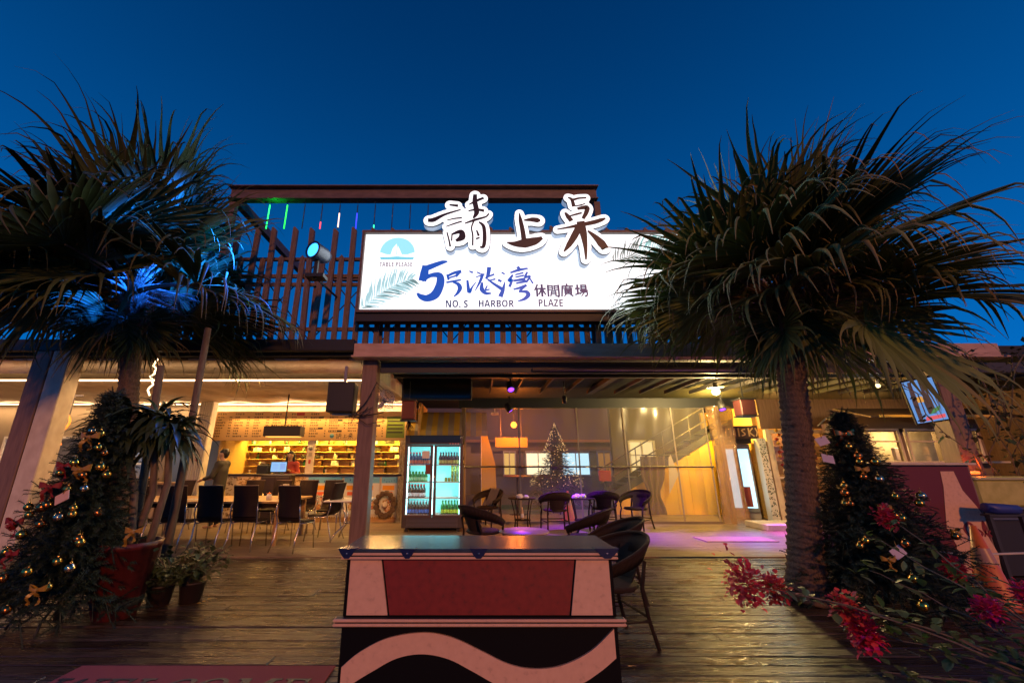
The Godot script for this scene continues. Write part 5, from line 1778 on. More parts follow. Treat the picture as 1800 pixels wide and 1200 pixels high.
	for b in [[-1.5, 2.0, 0.6, 4.0], [1.6, 2.0, 3.8, 4.0], [-0.75, 0.5, 0.95, 1.0], [-0.75, 3.1, 0.95, 1.8]]: box(s, Vector3(b[0], b[1], 0), Vector3(b[2], b[3], 0.2))
	put("wall", s, mat(lin(0.13, 0.11, 0.09), 0.8), t)
	s = mb()
	for e in [[-0.45, 0, 0.06, 1.2], [0.45, 0, 0.06, 1.2], [0, 0.58, 0.84, 0.06], [0, -0.58, 0.84, 0.06], [0, 0, 0.05, 1.08], [0, 0.1, 0.84, 0.045]]: box(s, Vector3(-0.75 + e[0], 1.6 + e[1], 0.1), Vector3(e[2], e[3], 0.06 if e[3] > 0.2 else 0.058))
	var wf = put("window", s, M.white, t)
	s = mb()
	box(s, Vector3(-0.75, 1.6, 0.0), Vector3(0.86, 1.14, 0.01))
	put("lit_pane", s, glow(Color(1, 0.88, 0.6), 0.9), wf)
	# stair with a yellow boarded underside
	t = thing("outdoor_stair", "outdoor steel stair with yellow boarding below its stringer, behind the clear curtain", "stair", Vector3(0, 0, -12.5))
	var A = Vector2(3.55, 0.35)
	var B = Vector2(8.6, 3.1)
	var dir = (B - A).normalized()
	var nn = Vector2(-dir.y, dir.x)
	for z in [0.0, -1.0]:
		s = mb()
		prism(s, PackedVector2Array([A - nn * 0.09, B - nn * 0.09, B + nn * 0.09, A + nn * 0.09]), z - 0.02, z + 0.02)
		put("stringer", s, M.dark_steel, t)
	for i in 15:
		var p = A.lerp(B, (i + 0.5) / 15.0)
		s = mb()
		box(s, Vector3(p.x, p.y + 0.02, -0.5), Vector3(0.28, 0.03, 0.95))
		put("tread", s, M.metal, t)
	for k in 2:
		s = mb(true)
		tube(s, [Vector3(A.x, A.y + 0.9 - k * 0.4, 0), Vector3(B.x, B.y + 0.9 - k * 0.4, 0)], 0.02, 6)
		put("handrail", s, M.metal, t)
	for i in 6:
		var p = A.lerp(B, (i + 0.3) / 6.0)
		s = mb(true)
		tube(s, [Vector3(p.x, p.y, 0), Vector3(p.x, p.y + 0.9, 0)], 0.016, 6)
		put("baluster", s, M.metal, t)
	s = mb()
	for k in 20:                             # vertical boards cut along the slope
		var x0 = 3.95 + k * 0.2
		var y0 = A.y + (x0 - A.x) * dir.y / dir.x - 0.13
		var y1 = A.y + (x0 + 0.196 - A.x) * dir.y / dir.x - 0.13
		if y1 < 0.05: continue
		s = mb()
		prism(s, PackedVector2Array([Vector2(x0, 0.02), Vector2(x0 + 0.196, 0.02), Vector2(x0 + 0.196, y1), Vector2(x0, maxf(y0, 0.03))]), -0.06, -0.03 + 0.004 * (k % 2))
		put("board", s, mat(lin(0.8, 0.48, 0.03) if k % 3 else lin(0.72, 0.43, 0.035), 0.6), t)
	s = mb()
	for w in [["CAFE", 4.75, 0.52, 0.14], ["OPEN", 4.8, 0.3, 0.1]]: pass
	# lamp that lights the stair side
	t = thing("stair_lamp", "warm wall lamp on the post behind the gathered plastic curtain", "lamp", Vector3(6.75, 2.7, -11.8))
	s = mb(true)
	lathe(s, [Vector2(0, -0.06), Vector2(0.06, -0.04), Vector2(0.07, 0.02), Vector2(0, 0.05)], 12)
	put("lamp_globe", s, glow(Color(1, 0.76, 0.36), 2.0), t)
	s = mb(true)
	tube(s, [Vector3(0, 0.04, 0), Vector3(0, 0.5, 0)], 0.01, 5)
	put("rod", s, M.black, t)
	omni("stair_light", Vector3(6.75, 2.7, -11.8), Color(1, 0.8, 0.34), 7.0, 0.08)
	# drapes and a white pennant under the stair
	t = thing("brown_drape", "brown cloth drape hanging in front of the yellow stair boarding", "drape", Vector3(5.0, 0.05, -12.2))
	s = mb(true)
	for i in 20:
		for j in 10:
			var v = []
			for e in [[0, 1], [1, 1], [1, 0], [0, 0]]:
				var u = float(i + e[0]) / 20
				var y = float(j + e[1]) / 10
				var pinch = 1.0 - 0.5 * exp(-pow((y - 0.35) * 5, 2))
				v.append(Vector3((u - 0.5) * 0.7 * pinch - 0.1 * (1 - y), y * 1.55, 0.05 * sin(u * 22)))
			quad(s, v[0], v[1], v[2], v[3])
	put("cloth", s, mat(lin(0.13, 0.085, 0.05), 0.8), t)
	s = mb(true)
	tube(s, [Vector3(-0.3, 1.58, 0), Vector3(1.1, 1.6, 0)], 0.02, 6)
	put("rail", s, M.dark_steel, t)
	t = thing("white_pennant", "white pointed cloth hanging beside the brown drape under the stair", "pennant", Vector3(5.45, 0.6, -12.12))
	s = mb()
	prism(s, PackedVector2Array([Vector2(-0.12, 0.0), Vector2(0.2, 0.5), Vector2(0.05, 1.05), Vector2(-0.02, 0.98)]), -0.006, 0.006)
	put("cloth", s, mat(lin(0.6, 0.54, 0.45), 0.7), t)
	s = mb(true)
	tube(s, [Vector3(0.02, 1.0, 0), Vector3(0.02, 1.06, 0)], 0.01, 5)
	put("ring", s, M.chrome, t)
	t = thing("yard_notice", "small yellow notice board leaning at the foot of the yellow stair boarding", "notice board", Vector3(4.55, 0, -12.35))
	s = mb()
	box(s, Vector3(0.1, 0.55, 0), Vector3(0.16, 0.02, 0.004))
	box(s, Vector3(0.1, 0.6, 0), Vector3(0.2, 0.02, 0.004))
	put("lettering", s, M.dark_steel, t)
	s = mb(true)
	for k in 2:
		var c = []
		for i in 11: c.append(Vector3(0.12 + k * 0.12 + cos(0.6 + i * 0.45) * 0.07, 0.4 + sin(0.6 + i * 0.45) * 0.07, 0))
		tube(s, c, 0.01, 5)
	put("emblem", s, M.dark_steel, t)
	s = mb()
	box(s, Vector3(0.18, 0.35, -0.012), Vector3(0.44, 0.7, 0.014))
	put("board", s, mat(lin(0.6, 0.42, 0.08), 0.6), t)
	# lit tree in the yard
	t = thing("yard_christmas_tree", "Christmas tree wound with tiny warm lights standing in the yard behind the curtain", "christmas tree", Vector3(2.75, 0, -15.0))
	fir(t, 2.75, 0.95, 300, lin(0.02, 0.03, 0.016), 91)
	s = mb(true)
	for i in 420:
		var u = pow(R.randf(), 0.7)
		var a = R.randf() * TAU
		var rr = 0.98 * u * (0.85 + 0.2 * R.randf())
		lathe(s, [Vector2(0, -0.011), Vector2(0.011, 0), Vector2(0, 0.011)], 4, Vector3(cos(a) * rr, 2.8 - 2.15 * u, sin(a) * rr))
	stuff(put("fairy_light", s, glow(Color(1, 0.8, 0.5), 2.4), t))
	# bar table and stools in the yard
	t = thing("bar_table", "tall round dark bar table standing in the yard behind the curtain", "table", Vector3(1.15, 0, -12.6))
	s = mb(true)
	lathe(s, [Vector2(0, 1.04), Vector2(0.42, 1.04), Vector2(0.42, 1.08), Vector2(0, 1.08)], 20)
	put("table_top", s, M.table_wood, t)
	s = mb(true)
	tube(s, [Vector3(0, 0.03, 0), Vector3(0, 1.04, 0)], 0.03, 8)
	lathe(s, [Vector2(0.26, 0), Vector2(0.26, 0.02), Vector2(0.04, 0.05), Vector2(0, 0.05)], 16)
	put("pedestal", s, M.black, t)
	var st = thing("bar_stool", "dark wooden bar stool right of the tall round table behind the curtain", "stool", Vector3(2.1, 0, -12.7), 0.4, "bar stools in the yard")
	s = mb()
	bev(s, Vector3(0, 0.68, 0), Vector3(0.4, 0.04, 0.38), 0.01)
	put("seat", s, M.rattan, st)
	for k in 4:
		s = mb(true)
		var x = 0.17 * (1 if k & 1 else -1); var z = 0.16 * (1 if k & 2 else -1)
		tube(s, [Vector3(x, 0.68, z), Vector3(x * 1.2, 0, z * 1.2)], 0.02, 6)
		if z < 0: tube(s, [Vector3(x, 0.68, z), Vector3(x, 1.08, z - 0.08)], 0.016, 6)
		put("leg", s, M.rattan, st)
	s = mb()
	box(s, Vector3(0, 1.05, -0.235), Vector3(0.38, 0.1, 0.02))
	box(s, Vector3(0, 0.3, 0.185), Vector3(0.36, 0.03, 0.02))
	put("rail", s, M.rattan, st)
	dup(st, "bar_stool", Vector3(0.35, 0, -12.9), 2.2, "pale leaning bar stool left of the tall round table behind the curtain")
	s = mb()
	box(s, Vector3(3.0, 0.006, -14.2), Vector3(5.2, 0.012, 2.6))
	tag(put("green_turf", s, grain(mat(Color.WHITE, 0.95), noise(0.15, 61, [[0.2, 0.8], [lin(0.02, 0.09, 0.035), lin(0.05, 0.18, 0.07)]], 2), Vector3(2, 2, 2))), "green artificial turf sheet lying in the yard behind the curtain", "turf mat")
	t = thing("red_hose_box", "square red box hanging at the seam of the clear curtain", "box", Vector3(3.42, 0.95, -11.6))
	s = mb()
	bev(s, Vector3(0, 0.14, 0), Vector3(0.3, 0.27, 0.14), 0.01)
	put("box", s, mat(lin(0.55, 0.05, 0.03), 0.5), t)
	s = mb()
	box(s, Vector3(0, -0.5, -0.02), Vector3(0.05, 1.0, 0.05))
	put("stand", s, M.dark_steel, t)
	cone("orange traffic cone in the yard seen through the curtain between two small tables", Vector3(2.35, 0.0, -11.4), 0.72)

func cone(label: String, at: Vector3, h: float) -> void:
	var t = thing("traffic_cone", label, "traffic cone", at)
	var s = mb(true)
	lathe(s, [Vector2(0.15 * h / 0.7, 0.03), Vector2(0.025, h), Vector2(0.0, h)], 18)
	put("body", s, mat(lin(0.62, 0.14, 0.03), 0.45), t)
	s = mb(true)
	lathe(s, [Vector2(0.0905 * h / 0.7, 0.52 * h), Vector2(0.063 * h / 0.7, 0.72 * h)], 18)
	put("reflective_band", s, mat(lin(0.42, 0.22, 0.12), 0.35), t)
	s = mb()
	bev(s, Vector3(0, 0.016, 0), Vector3(0.4 * h / 0.7, 0.032, 0.4 * h / 0.7), 0.01)
	put("base", s, mat(lin(0.5, 0.11, 0.03), 0.55), t)

# ---------------------------------------------------------------- rattan lounge
func rattan() -> void:
	var c = Node3D.new()
	add_child(c); number(c, "rattan_chair")
	var s = mb(true)
	lathe(s, [Vector2(0, 0.40), Vector2(0.24, 0.40), Vector2(0.265, 0.42), Vector2(0.24, 0.445), Vector2(0, 0.435)], 20)
	put("seat", s, M.rattan, c)
	s = mb(true)                              # the wide hoop that is both back and arms
	var inner = []
	var n = 28
	for i in n + 1:
		var a = lerpf(-0.62, PI + 0.62, float(i) / n)      # opening towards -z
		var k = 0.5 + 0.5 * sin(a)                          # 1 at the back
		var top = Vector3(cos(a) * 0.345, lerpf(0.47, 0.80, pow(k, 0.75)), sin(a) * 0.33 + 0.05 * k)
		var hgt = lerpf(0.05, 0.15, k)
		inner.append([top, top + Vector3(-cos(a) * 0.05, -hgt, -sin(a) * 0.05 - 0.02)])
	for i in n:
		var p = inner[i]; var q = inner[i + 1]
		var o = Vector3(0, 0, 0)
		quad(s, p[0], q[0], q[1], p[1])
		var off = 0.016
		var pn = (q[0] - p[0]).cross(p[1] - p[0]).normalized() * off
		quad(s, p[0] + pn, p[1] + pn, q[1] + pn, q[0] + pn)
		quad(s, p[0], p[0] + pn, q[0] + pn, q[0])
		quad(s, p[1], q[1], q[1] + pn, p[1] + pn)
	put("arm_hoop", s, M.rattan, c)
	s = mb(true)
	var rim = []
	for p in inner: rim.append(p[0])
	tube(s, rim, 0.017, 6)
	put("rim", s, M.rattan, c)
	s = mb(true)
	for i in 8:
		for j in 6:
			var v = []
			for e in [[0, 1], [1, 1], [1, 0], [0, 0]]:
				var u = float(i + e[0]) / 8 - 0.5
				var y = float(j + e[1]) / 6
				v.append(Vector3(u * lerpf(0.3, 0.36, y), lerpf(0.44, 0.70, y), 0.23 + 0.12 * y - 0.35 * u * u))
			quad(s, v[0], v[1], v[2], v[3])
	put("back_panel", s, M.rattan, c)
	for x in [-1, 1]:
		s = mb(true)
		tube(s, [Vector3(x * 0.20, 0.62, 0.26), Vector3(x * 0.22, 0.42, 0.2), Vector3(x * 0.23, 0.2, 0.23), Vector3(x * 0.25, 0, 0.28)], 0.017, 6)
		put("leg", s, M.rattan, c)
		s = mb(true)
		tube(s, [Vector3(x * 0.29, 0.50, -0.14), Vector3(x * 0.25, 0.42, -0.17), Vector3(x * 0.26, 0.34, -0.21), Vector3(x * 0.27, 0.0, -0.24)], 0.017, 6)
		put("leg", s, M.rattan, c)
	s = mb(true)
	for x in [-1, 1]: tube(s, [Vector3(x * 0.24, 0.2, 0.23), Vector3(x * 0.262, 0.2, -0.22)], 0.011, 5)
	tube(s, [Vector3(-0.235, 0.22, 0.23), Vector3(0.235, 0.22, 0.23)], 0.011, 5)
	tube(s, [Vector3(-0.262, 0.22, -0.22), Vector3(0.262, 0.22, -0.22)], 0.011, 5)
	put("stretcher", s, M.rattan, c)
	var spots = [[0.22, -10.15, 2.5, "round dark rattan armchair with a grey shawl over it, beside the cooler"], [1.68, -9.6, 0.1, "round dark rattan armchair lit violet, back to us, between the two small tables"], [2.85, -9.95, -0.25, "round dark rattan armchair right of the violet napkin table"], [3.55, -9.9, 2.3, "round dark rattan armchair turned sideways at the right end of the row"],
		[0.08, -6.75, -0.9, "round dark rattan armchair behind the left half of the front bar"], [1.48, -6.2, 1.1, "round dark rattan armchair whose hoop shows above the right half of the front bar"], [1.5, -5.1, 1.5, "round dark rattan armchair half hidden at the bar's right corner"], [1.1, -3.95, 1.75, "round dark rattan armchair standing nearest, right of the front bar on the deck"]]
	for i in spots.size():
		var p = spots[i]
		var y = 0.016 if p[1] < -7.08 else 0.003
		if i == 0:
			c.position = Vector3(p[0], y, p[1]); c.rotation.y = p[2]
			tag(c, p[3], "chair", "round rattan armchairs")
		else: dup(c, "rattan_chair", Vector3(p[0], y, p[1]), p[2], p[3])
	var o = thing("grey_shawl", "grey knitted shawl draped over the back of the rattan chair beside the cooler", "shawl", Vector3(0.22, 0, -10.15), 2.5)
	s = mb(true)
	for i in 10:
		for j in 12:
			var v = []
			for e in [[0, 1], [1, 1], [1, 0], [0, 0]]:
				var u = float(i + e[0]) / 10 - 0.5
				var y = float(j + e[1]) / 12
				var z = 0.41 - 0.13 * y if y < 0.4 else 0.27 + 0.10 * (y - 0.4)
				v.append(Vector3(u * 0.3 + 0.12 * y, 0.84 - absf(y - 0.25) * 0.62, lerpf(0.44, 0.1, y) + 0.02 * sin(u * 20)))
			quad(s, v[0], v[1], v[2], v[3])
	put("cloth", s, mat(lin(0.16, 0.13, 0.12), 0.9), o)
	# the two small tables and the low one
	var spec = [[0.98, -9.75, 0.30, 0.66, "small round dark table with a violet lit napkin, left of the violet lit chair"], [2.3, -9.75, 0.30, 0.66, "small round dark table with a bright violet cloth, right of the violet lit chair"], [0.68, -6.55, 0.36, 0.46, "low round table with a pale brown top right behind the front bar"]]
	for k in 3:
		var p = spec[k]
		var t = thing("round_table", p[4], "table", Vector3(p[0], 0.016 if p[1] < -7 else 0.003, p[1]))
		s = mb(true)
		lathe(s, [Vector2(0, p[3] - 0.025), Vector2(p[2], p[3] - 0.025), Vector2(p[2] + 0.012, p[3] - 0.012), Vector2(p[2], p[3]), Vector2(0, p[3])], 22)
		put("table_top", s, M.rattan if k < 2 else mat(lin(0.34, 0.2, 0.16), 0.4), t)
		for i in 4:
			s = mb(true)
			var b = Basis(Vector3.UP, i * PI / 2 + 0.5)
			tube(s, [b * Vector3(p[2] * 0.95, p[3] - 0.02, 0), b * Vector3(p[2] * 0.72, p[3] * 0.6, 0), b * Vector3(p[2] * 0.62, p[3] * 0.3, 0), b * Vector3(p[2] * 0.72, 0, 0)], 0.014, 6)
			put("leg", s, M.rattan, t)
		s = mb(true)
		lathe(s, [Vector2(0, p[3] * 0.3), Vector2(p[2] * 0.6, p[3] * 0.3), Vector2(p[2] * 0.6, p[3] * 0.3 + 0.015), Vector2(0, p[3] * 0.3 + 0.015)], 16)
		put("under_shelf", s, M.rattan, t)
	for k in 2:
		o = thing("napkin_heap", "crumpled white cloth lit violet on the " + ("left" if k == 0 else "right") + " small round table", "cloth", Vector3(0.95 if k == 0 else 2.3, 0.677, -9.7))
		s = mb(true)
		for i in 6: lathe(s, [Vector2(0.06, 0), Vector2(0.07, 0.02), Vector2(0.04, 0.05 + R.randf() * 0.03), Vector2(0, 0.06 + R.randf() * 0.02)], 7, Vector3(R.randfn(0, 0.08), 0, R.randfn(0, 0.05)), Basis(Vector3.UP, R.randf() * 3))
		put("cloth", s, mat(lin(0.7, 0.66, 0.7), 0.8), o)
	o = thing("wine_bottle", "small bottle with a pale label on the lower shelf of the left small table", "bottle", Vector3(0.98, 0.016 + 0.214, -9.75))
	s = mb(true)
	lathe(s, [Vector2(0, 0), Vector2(0.035, 0), Vector2(0.036, 0.14), Vector2(0.014, 0.19), Vector2(0.014, 0.25), Vector2(0, 0.25)], 10)
	put("glass", s, mat(lin(0.6, 0.42, 0.25), 0.2), o)
	s = mb(true)
	lathe(s, [Vector2(0.037, 0.04), Vector2(0.037, 0.12)], 10)
	put("paper_label", s, M.white, o)

# ---------------------------------------------------------------- right side
func right_side() -> void:
	var t = thing("white_cooler", "pair of tall narrow coolers glowing white in the right bay beside the gathered curtain", "cooler", Vector3(7.05, 0.016, -11.6), -0.25)
	var s = mb()
	box(s, Vector3(0, 0.95, -0.3), Vector3(0.74, 1.9, 0.5))
	put("cabinet", s, mat(lin(0.3, 0.3, 0.3), 0.4), t)
	for x in [-0.18, 0.18]:
		s = mb()
		bev(s, Vector3(x, 1.0, -0.02), Vector3(0.33, 1.66, 0.05), 0.006)
		var d = put("door", s, mat(lin(0.2, 0.22, 0.24), 0.3), t)
		s = mb()
		box(s, Vector3(x, 1.02, 0.007), Vector3(0.25, 1.5, 0.006))
		put("lit_pane", s, glow(Color(0.72, 0.93, 1), 1.5), d)
	s = mb()
	box(s, Vector3(0.12, 0.55, 0.02), Vector3(0.16, 0.5, 0.01))
	put("red_panel", s, mat(lin(0.3, 0.06, 0.04), 0.5), t)
	s = mb()
	bev(s, Vector3(0, 1.99, -0.1), Vector3(0.8, 0.16, 0.4), 0.01)
	put("header", s, M.black, t)
	area("cooler_light", Vector3(7.02, 1.1, -11.45), Vector3(6.6, 0.7, -9.0), Color(0.7, 0.93, 1), 0.35, 0.6, 1.4)
	t = thing("shop_name_board", "dark board with pale slanting letters above the white coolers", "sign", Vector3(7.1, 2.22, -11.4), -0.2)
	s = mb()
	bev(s, Vector3(0, 0, 0), Vector3(0.95, 0.34, 0.05), 0.006)
	put("board", s, mat(lin(0.06, 0.03, 0.025), 0.5), t)
	s = mb()
	var gl = [[[-0.4, 0.1, 0.03], [-0.43, 0, 0.03], [-0.4, -0.1, 0.03]], [[-0.3, 0.1, 0.035], [-0.33, -0.1, 0.035]], [[-0.2, 0.1, 0.035], [-0.2, -0.1, 0.03]], [[-0.2, 0.0, 0.03], [-0.1, 0.0, 0.03]], [[-0.1, 0.1, 0.035], [-0.1, -0.1, 0.035]], [[0.0, 0.1, 0.035], [0.0, -0.1, 0.035]], [[0.16, 0.08, 0.03], [0.08, 0.05, 0.03], [0.15, -0.05, 0.03], [0.07, -0.09, 0.03]], [[0.25, 0.1, 0.035], [0.25, -0.1, 0.035]], [[0.35, 0.1, 0.03], [0.27, 0.0, 0.03], [0.36, -0.1, 0.03]], [[0.42, 0.1, 0.03], [0.45, 0, 0.03], [0.42, -0.1, 0.03]]]
	for k in gl.size():
		var p = []; var w = []
		for q in gl[k]: p.append(Vector2(q[0], q[1])); w.append(q[2])
		ribbon(s, p, w, 0.025, 0.031 + k * 0.0004)
	put("lettering", s, mat(lin(0.6, 0.42, 0.2), 0.5), t)
	t = thing("speckled_pillar", "slim white pillar with dark leaf speckles between the white coolers and the glass doors", "pillar", Vector3(7.6, 0.016, -11.35))
	s = mb()
	bev(s, Vector3(0, 1.02, 0), Vector3(0.2, 2.04, 0.2), 0.006)
	put("shaft", s, mat(lin(0.62, 0.63, 0.58), 0.5), t)
	s = mb()
	for i in 120:
		var p = Vector2(R.randf_range(-0.085, 0.085), R.randf_range(0.1, 2.0))
		var a = R.randf() * TAU
		ribbon(s, [p, p + Vector2(cos(a), sin(a)) * 0.035], [0.022, 0.01], 0.1005, 0.102 + i * 0.00002)
	stuff(put("leaf_speckle", s, mat(lin(0.05, 0.09, 0.06), 0.6), t))
	# shop front with glass doors
	t = thing("glass_shop_front", "cream framed glass doors of a warmly lit shop in the right bay", "shop front", Vector3(0, 0, -11.4))
	for i in 6:
		s = mb()
		bev(s, Vector3(7.85 + i * 0.95, 1.16, 0), Vector3(0.11, 2.3, 0.1), 0.006)
		put("frame_post", s, M.cream, t)
	for i in 5:
		s = mb()
		var x = 8.325 + i * 0.95
		box(s, Vector3(x, 0.08, 0), Vector3(0.84, 0.14, 0.07)); box(s, Vector3(x, 2.24, 0), Vector3(0.84, 0.1, 0.07)); box(s, Vector3(x, 1.05, 0), Vector3(0.84, 0.05, 0.05))
		for e in [-0.39, 0.39]: box(s, Vector3(x + e, 1.15, 0), Vector3(0.06, 2.06, 0.069))
		var d = put("door", s, M.cream, t)
		s = mb()
		quad(s, Vector3(x - 0.36, 2.19, 0), Vector3(x + 0.36, 2.19, 0), Vector3(x + 0.36, 0.15, 0), Vector3(x - 0.36, 0.15, 0))
		put("pane", s, M.glass, d)
	s = mb()
	box(s, Vector3(10.4, 2.72, 0), Vector3(5.4, 0.8, 0.12))
	put("header", s, M.post, t)
	s = mb()
	box(s, Vector3(10.6, 1.5, -2.2), Vector3(6.6, 3.0, 0.1))
	box(s, Vector3(7.7, 1.5, -1.2), Vector3(0.1, 3.0, 2.0))
	put("inner_wall", s, M.shelf_wood, t)
	for i in 4:
		s = mb()
		bev(s, Vector3(10.0, 0.6 + i * 0.45, -1.95), Vector3(3.8, 0.04, 0.35), 0.005)
		put("shelf", s, M.table_wood, t)
	omni("shop_light", Vector3(9.2, 2.5, -12.3), Color(1, 0.72, 0.36), 2.2, 0.1)
	omni("shop_light", Vector3(11.8, 2.5, -12.3), Color(1, 0.72, 0.36), 0.9, 0.1)
	for x in [9.2, 11.8]:
		var o = thing("shop_lamp", "warm globe lamp inside the glass fronted shop, " + ("near its left doors" if x < 10 else "towards its right end"), "lamp", Vector3(x, 2.5, -12.3))
		s = mb(true)
		lathe(s, [Vector2(0, -0.1), Vector2(0.08, -0.06), Vector2(0.1, 0), Vector2(0.06, 0.08), Vector2(0, 0.1)], 12)
		put("lamp_globe", s, glow(Color(1, 0.8, 0.5), 2.5), o)
		s = mb(true)
		tube(s, [Vector3(0, 0.1, 0), Vector3(0, 0.7, 0)], 0.008, 5)
		put("cord", s, M.black, o)
	var jar = mb(true)
	lathe(jar, [Vector2(0, 0), Vector2(0.07, 0), Vector2(0.08, 0.15), Vector2(0.05, 0.22), Vector2(0, 0.24)], 9)
	var jm = mesh_of(jar)
	for i in 26:
		var o = put("shop_jar", jm, [M.gold_cloth, M.white, M.red_cloth, M.table_wood][i % 4], self, Transform3D(Basis.from_scale(Vector3.ONE * R.randf_range(0.7, 1.15)), Vector3(8.3 + (i / 4) * 0.52 + R.randf() * 0.2, 0.6225 + (i % 4) * 0.45, -13.3)))
		tag(o, ["gold", "white", "red", "brown"][i % 4] + " jar on the shelves inside the glass fronted shop", "jar", ["gold", "white", "red", "brown"][i % 4] + " jars on the shop shelves")
	t = thing("paper_ornament_strip", "strip of gold and orange paper ornaments hanging beside the glass doors", "decoration", Vector3(8.0, 1.4, -11.2))
	for i in 9:
		s = mb(true)
		lathe(s, [Vector2(0, -0.05), Vector2(0.06, 0), Vector2(0, 0.05)], 6, Vector3(0.05 * sin(i * 2.0), 0.85 - i * 0.11, 0))
		put("ornament", s, [M.gold_cloth, M.copper, M.red_cloth][i % 3], t)
	s = mb(true)
	tube(s, [Vector3(0, 0.95, 0), Vector3(0, -0.1, 0)], 0.006, 4)
	put("string", s, M.stem, t)
	# kiosk far right
	t = thing("snack_kiosk", "small kiosk with yellow awning edge and bright serving windows at the far right", "kiosk", Vector3(10.7, 0.016, -10.2))
	s = mb()
	for b in [[0, 0.72, 3.0, 1.44], [0, 2.28, 3.0, 0.3], [-1.42, 1.8, 0.16, 0.8], [1.42, 1.8, 0.16, 0.8], [-0.45, 1.8, 0.12, 0.8], [0.45, 1.8, 0.1, 0.8]]: box(s, Vector3(b[0], b[1], 0), Vector3(b[2], b[3], 0.1))
	put("wall", s, mat(lin(0.2, 0.15, 0.1), 0.7), t)
	s = mb()
	box(s, Vector3(0, 1.4, -0.9), Vector3(3.0, 2.0, 0.1))
	put("inner_wall", s, M.cream, t)
	for k in 3:
		s = mb()
		var x = -0.9 + k * 0.95
		for e in [[0, 0.38, 0.8, 0.05], [0, -0.38, 0.8, 0.05], [0, 0.1, 0.8, 0.03]]: box(s, Vector3(x + e[0], 1.8 + e[1], 0.06), Vector3(e[2], e[3], 0.04))
		for e in [-0.38, 0.38]: box(s, Vector3(x + e, 1.8, 0.06), Vector3(0.05, 0.71, 0.039))
		put("window_frame", s, M.cream, t)
	s = mb()
	for i in 12:
		bev(s, Vector3(-1.65 + i * 0.3, 2.55, 0.35), Vector3(0.29, 0.03, 1.0), 0.004, Basis(Vector3.RIGHT, 0.3))
	put("awning_slat", s, M.slat, t)
	s = mb()
	box(s, Vector3(-0.3, 2.42, 0.85), Vector3(2.6, 0.05, 0.04))
	put("lit_edge", s, mat(lin(0.7, 0.5, 0.12), 0.5), t)
	s = mb()
	bev(s, Vector3(0, 1.42, 0.2), Vector3(3.1, 0.04, 0.4), 0.006)
	put("serving_ledge", s, M.cream, t)
	s = mb()
	bev(s, Vector3(0.0, 1.62, -0.5), Vector3(0.42, 0.3, 0.1), 0.01)
	put("framed_picture", s, M.white, t)
	omni("kiosk_light", Vector3(10.7, 2.05, -10.6), Color(1, 0.8, 0.5), 0.8, 0.06)
	omni("kiosk_light", Vector3(9.6, 2.75, -9.0), Color(1, 0.68, 0.2), 0.25, 0.05)
	var lamps = [[Vector3(10.7, 2.08, -10.6), "bulb lamp inside the serving window of the far right kiosk"], [Vector3(9.6, 2.75, -9.0), "yellow bulb lamp under the pergola in front of the kiosk awning"], [Vector3(8.35, 2.35, -9.6), "yellow bulb on a curved pipe above the right Christmas tree's left side"], [Vector3(5.27, 2.93, -9.0), "bright round ceiling bulb under the dark rafters, left of the right palm"], [Vector3(8.3, 2.95, -8.4), "small white bulb behind the hanging fronds of the right palm"]]
	for k in lamps.size():
		var o = thing("bulb_lamp", lamps[k][1], "lamp", lamps[k][0])
		var r = 0.09 if k == 3 else 0.045
		s = mb(true)
		lathe(s, [Vector2(0, -r), Vector2(r * 0.75, -r * 0.66), Vector2(r, 0), Vector2(r * 0.7, r * 0.7), Vector2(0, r)], 12)
		put("bulb", s, glow(Color(1, 0.9, 0.62) if k != 1 and k != 2 else Color(1, 0.72, 0.2), 6.0 if k == 3 else 3.0), o)
		s = mb(true)
		lathe(s, [Vector2(0, r * 0.8), Vector2(r * 0.5, r * 0.8), Vector2(r * 0.5, 0.2), Vector2(0, 0.2)], 8)
		if k == 2: tube(s, [Vector3(0, 0.1, 0), Vector3(-0.3, 0.05, 0), Vector3(-0.5, -0.12, 0)], 0.02, 6)
		put("socket", s, M.metal, o)
		if k == 3:
			s = mb(true)
			lathe(s, [Vector2(0.0, 0.13), Vector2(0.06, 0.125), Vector2(0.17, 0.09), Vector2(0.175, 0.085)], 18)
			put("added_light_shield", s, M.dark_steel, o)  # disc added above the bulb to keep its light off the ceiling
	omni("bulb_light", Vector3(5.27, 2.9, -9.0), Color(1, 0.85, 0.55), 10.0, 0.07)
	omni("bulb_light", Vector3(8.35, 2.35, -9.6), Color(1, 0.7, 0.25), 0.5, 0.05)
	omni("bulb_light", Vector3(8.3, 2.95, -8.4), Color(1, 0.95, 0.85), 0.25, 0.05)
	# red drinks counter with a bottle silhouette
	t = thing("red_drinks_counter", "red drinks counter with pale bottle outline and script behind the right Christmas tree", "counter", Vector3(6.35, 0.003, -5.75), 0.0)
	s = mb()
	bev(s, Vector3(-0.26, 0.7, -0.35), Vector3(1.14, 1.36, 0.6), 0.01)
	put("body", s, M.post, t)
	s = mb()
	box(s, Vector3(-0.28, 0.71, -0.045), Vector3(1.1, 1.3, 0.012))
	put("red_panel", s, mat(lin(0.13, 0.012, 0.013), 0.45), t)
	s = mb()
	bev(s, Vector3(-0.26, 1.395, -0.33), Vector3(1.2, 0.03, 0.7), 0.006)
	put("counter_top", s, M.cream, t)
	s = mb()
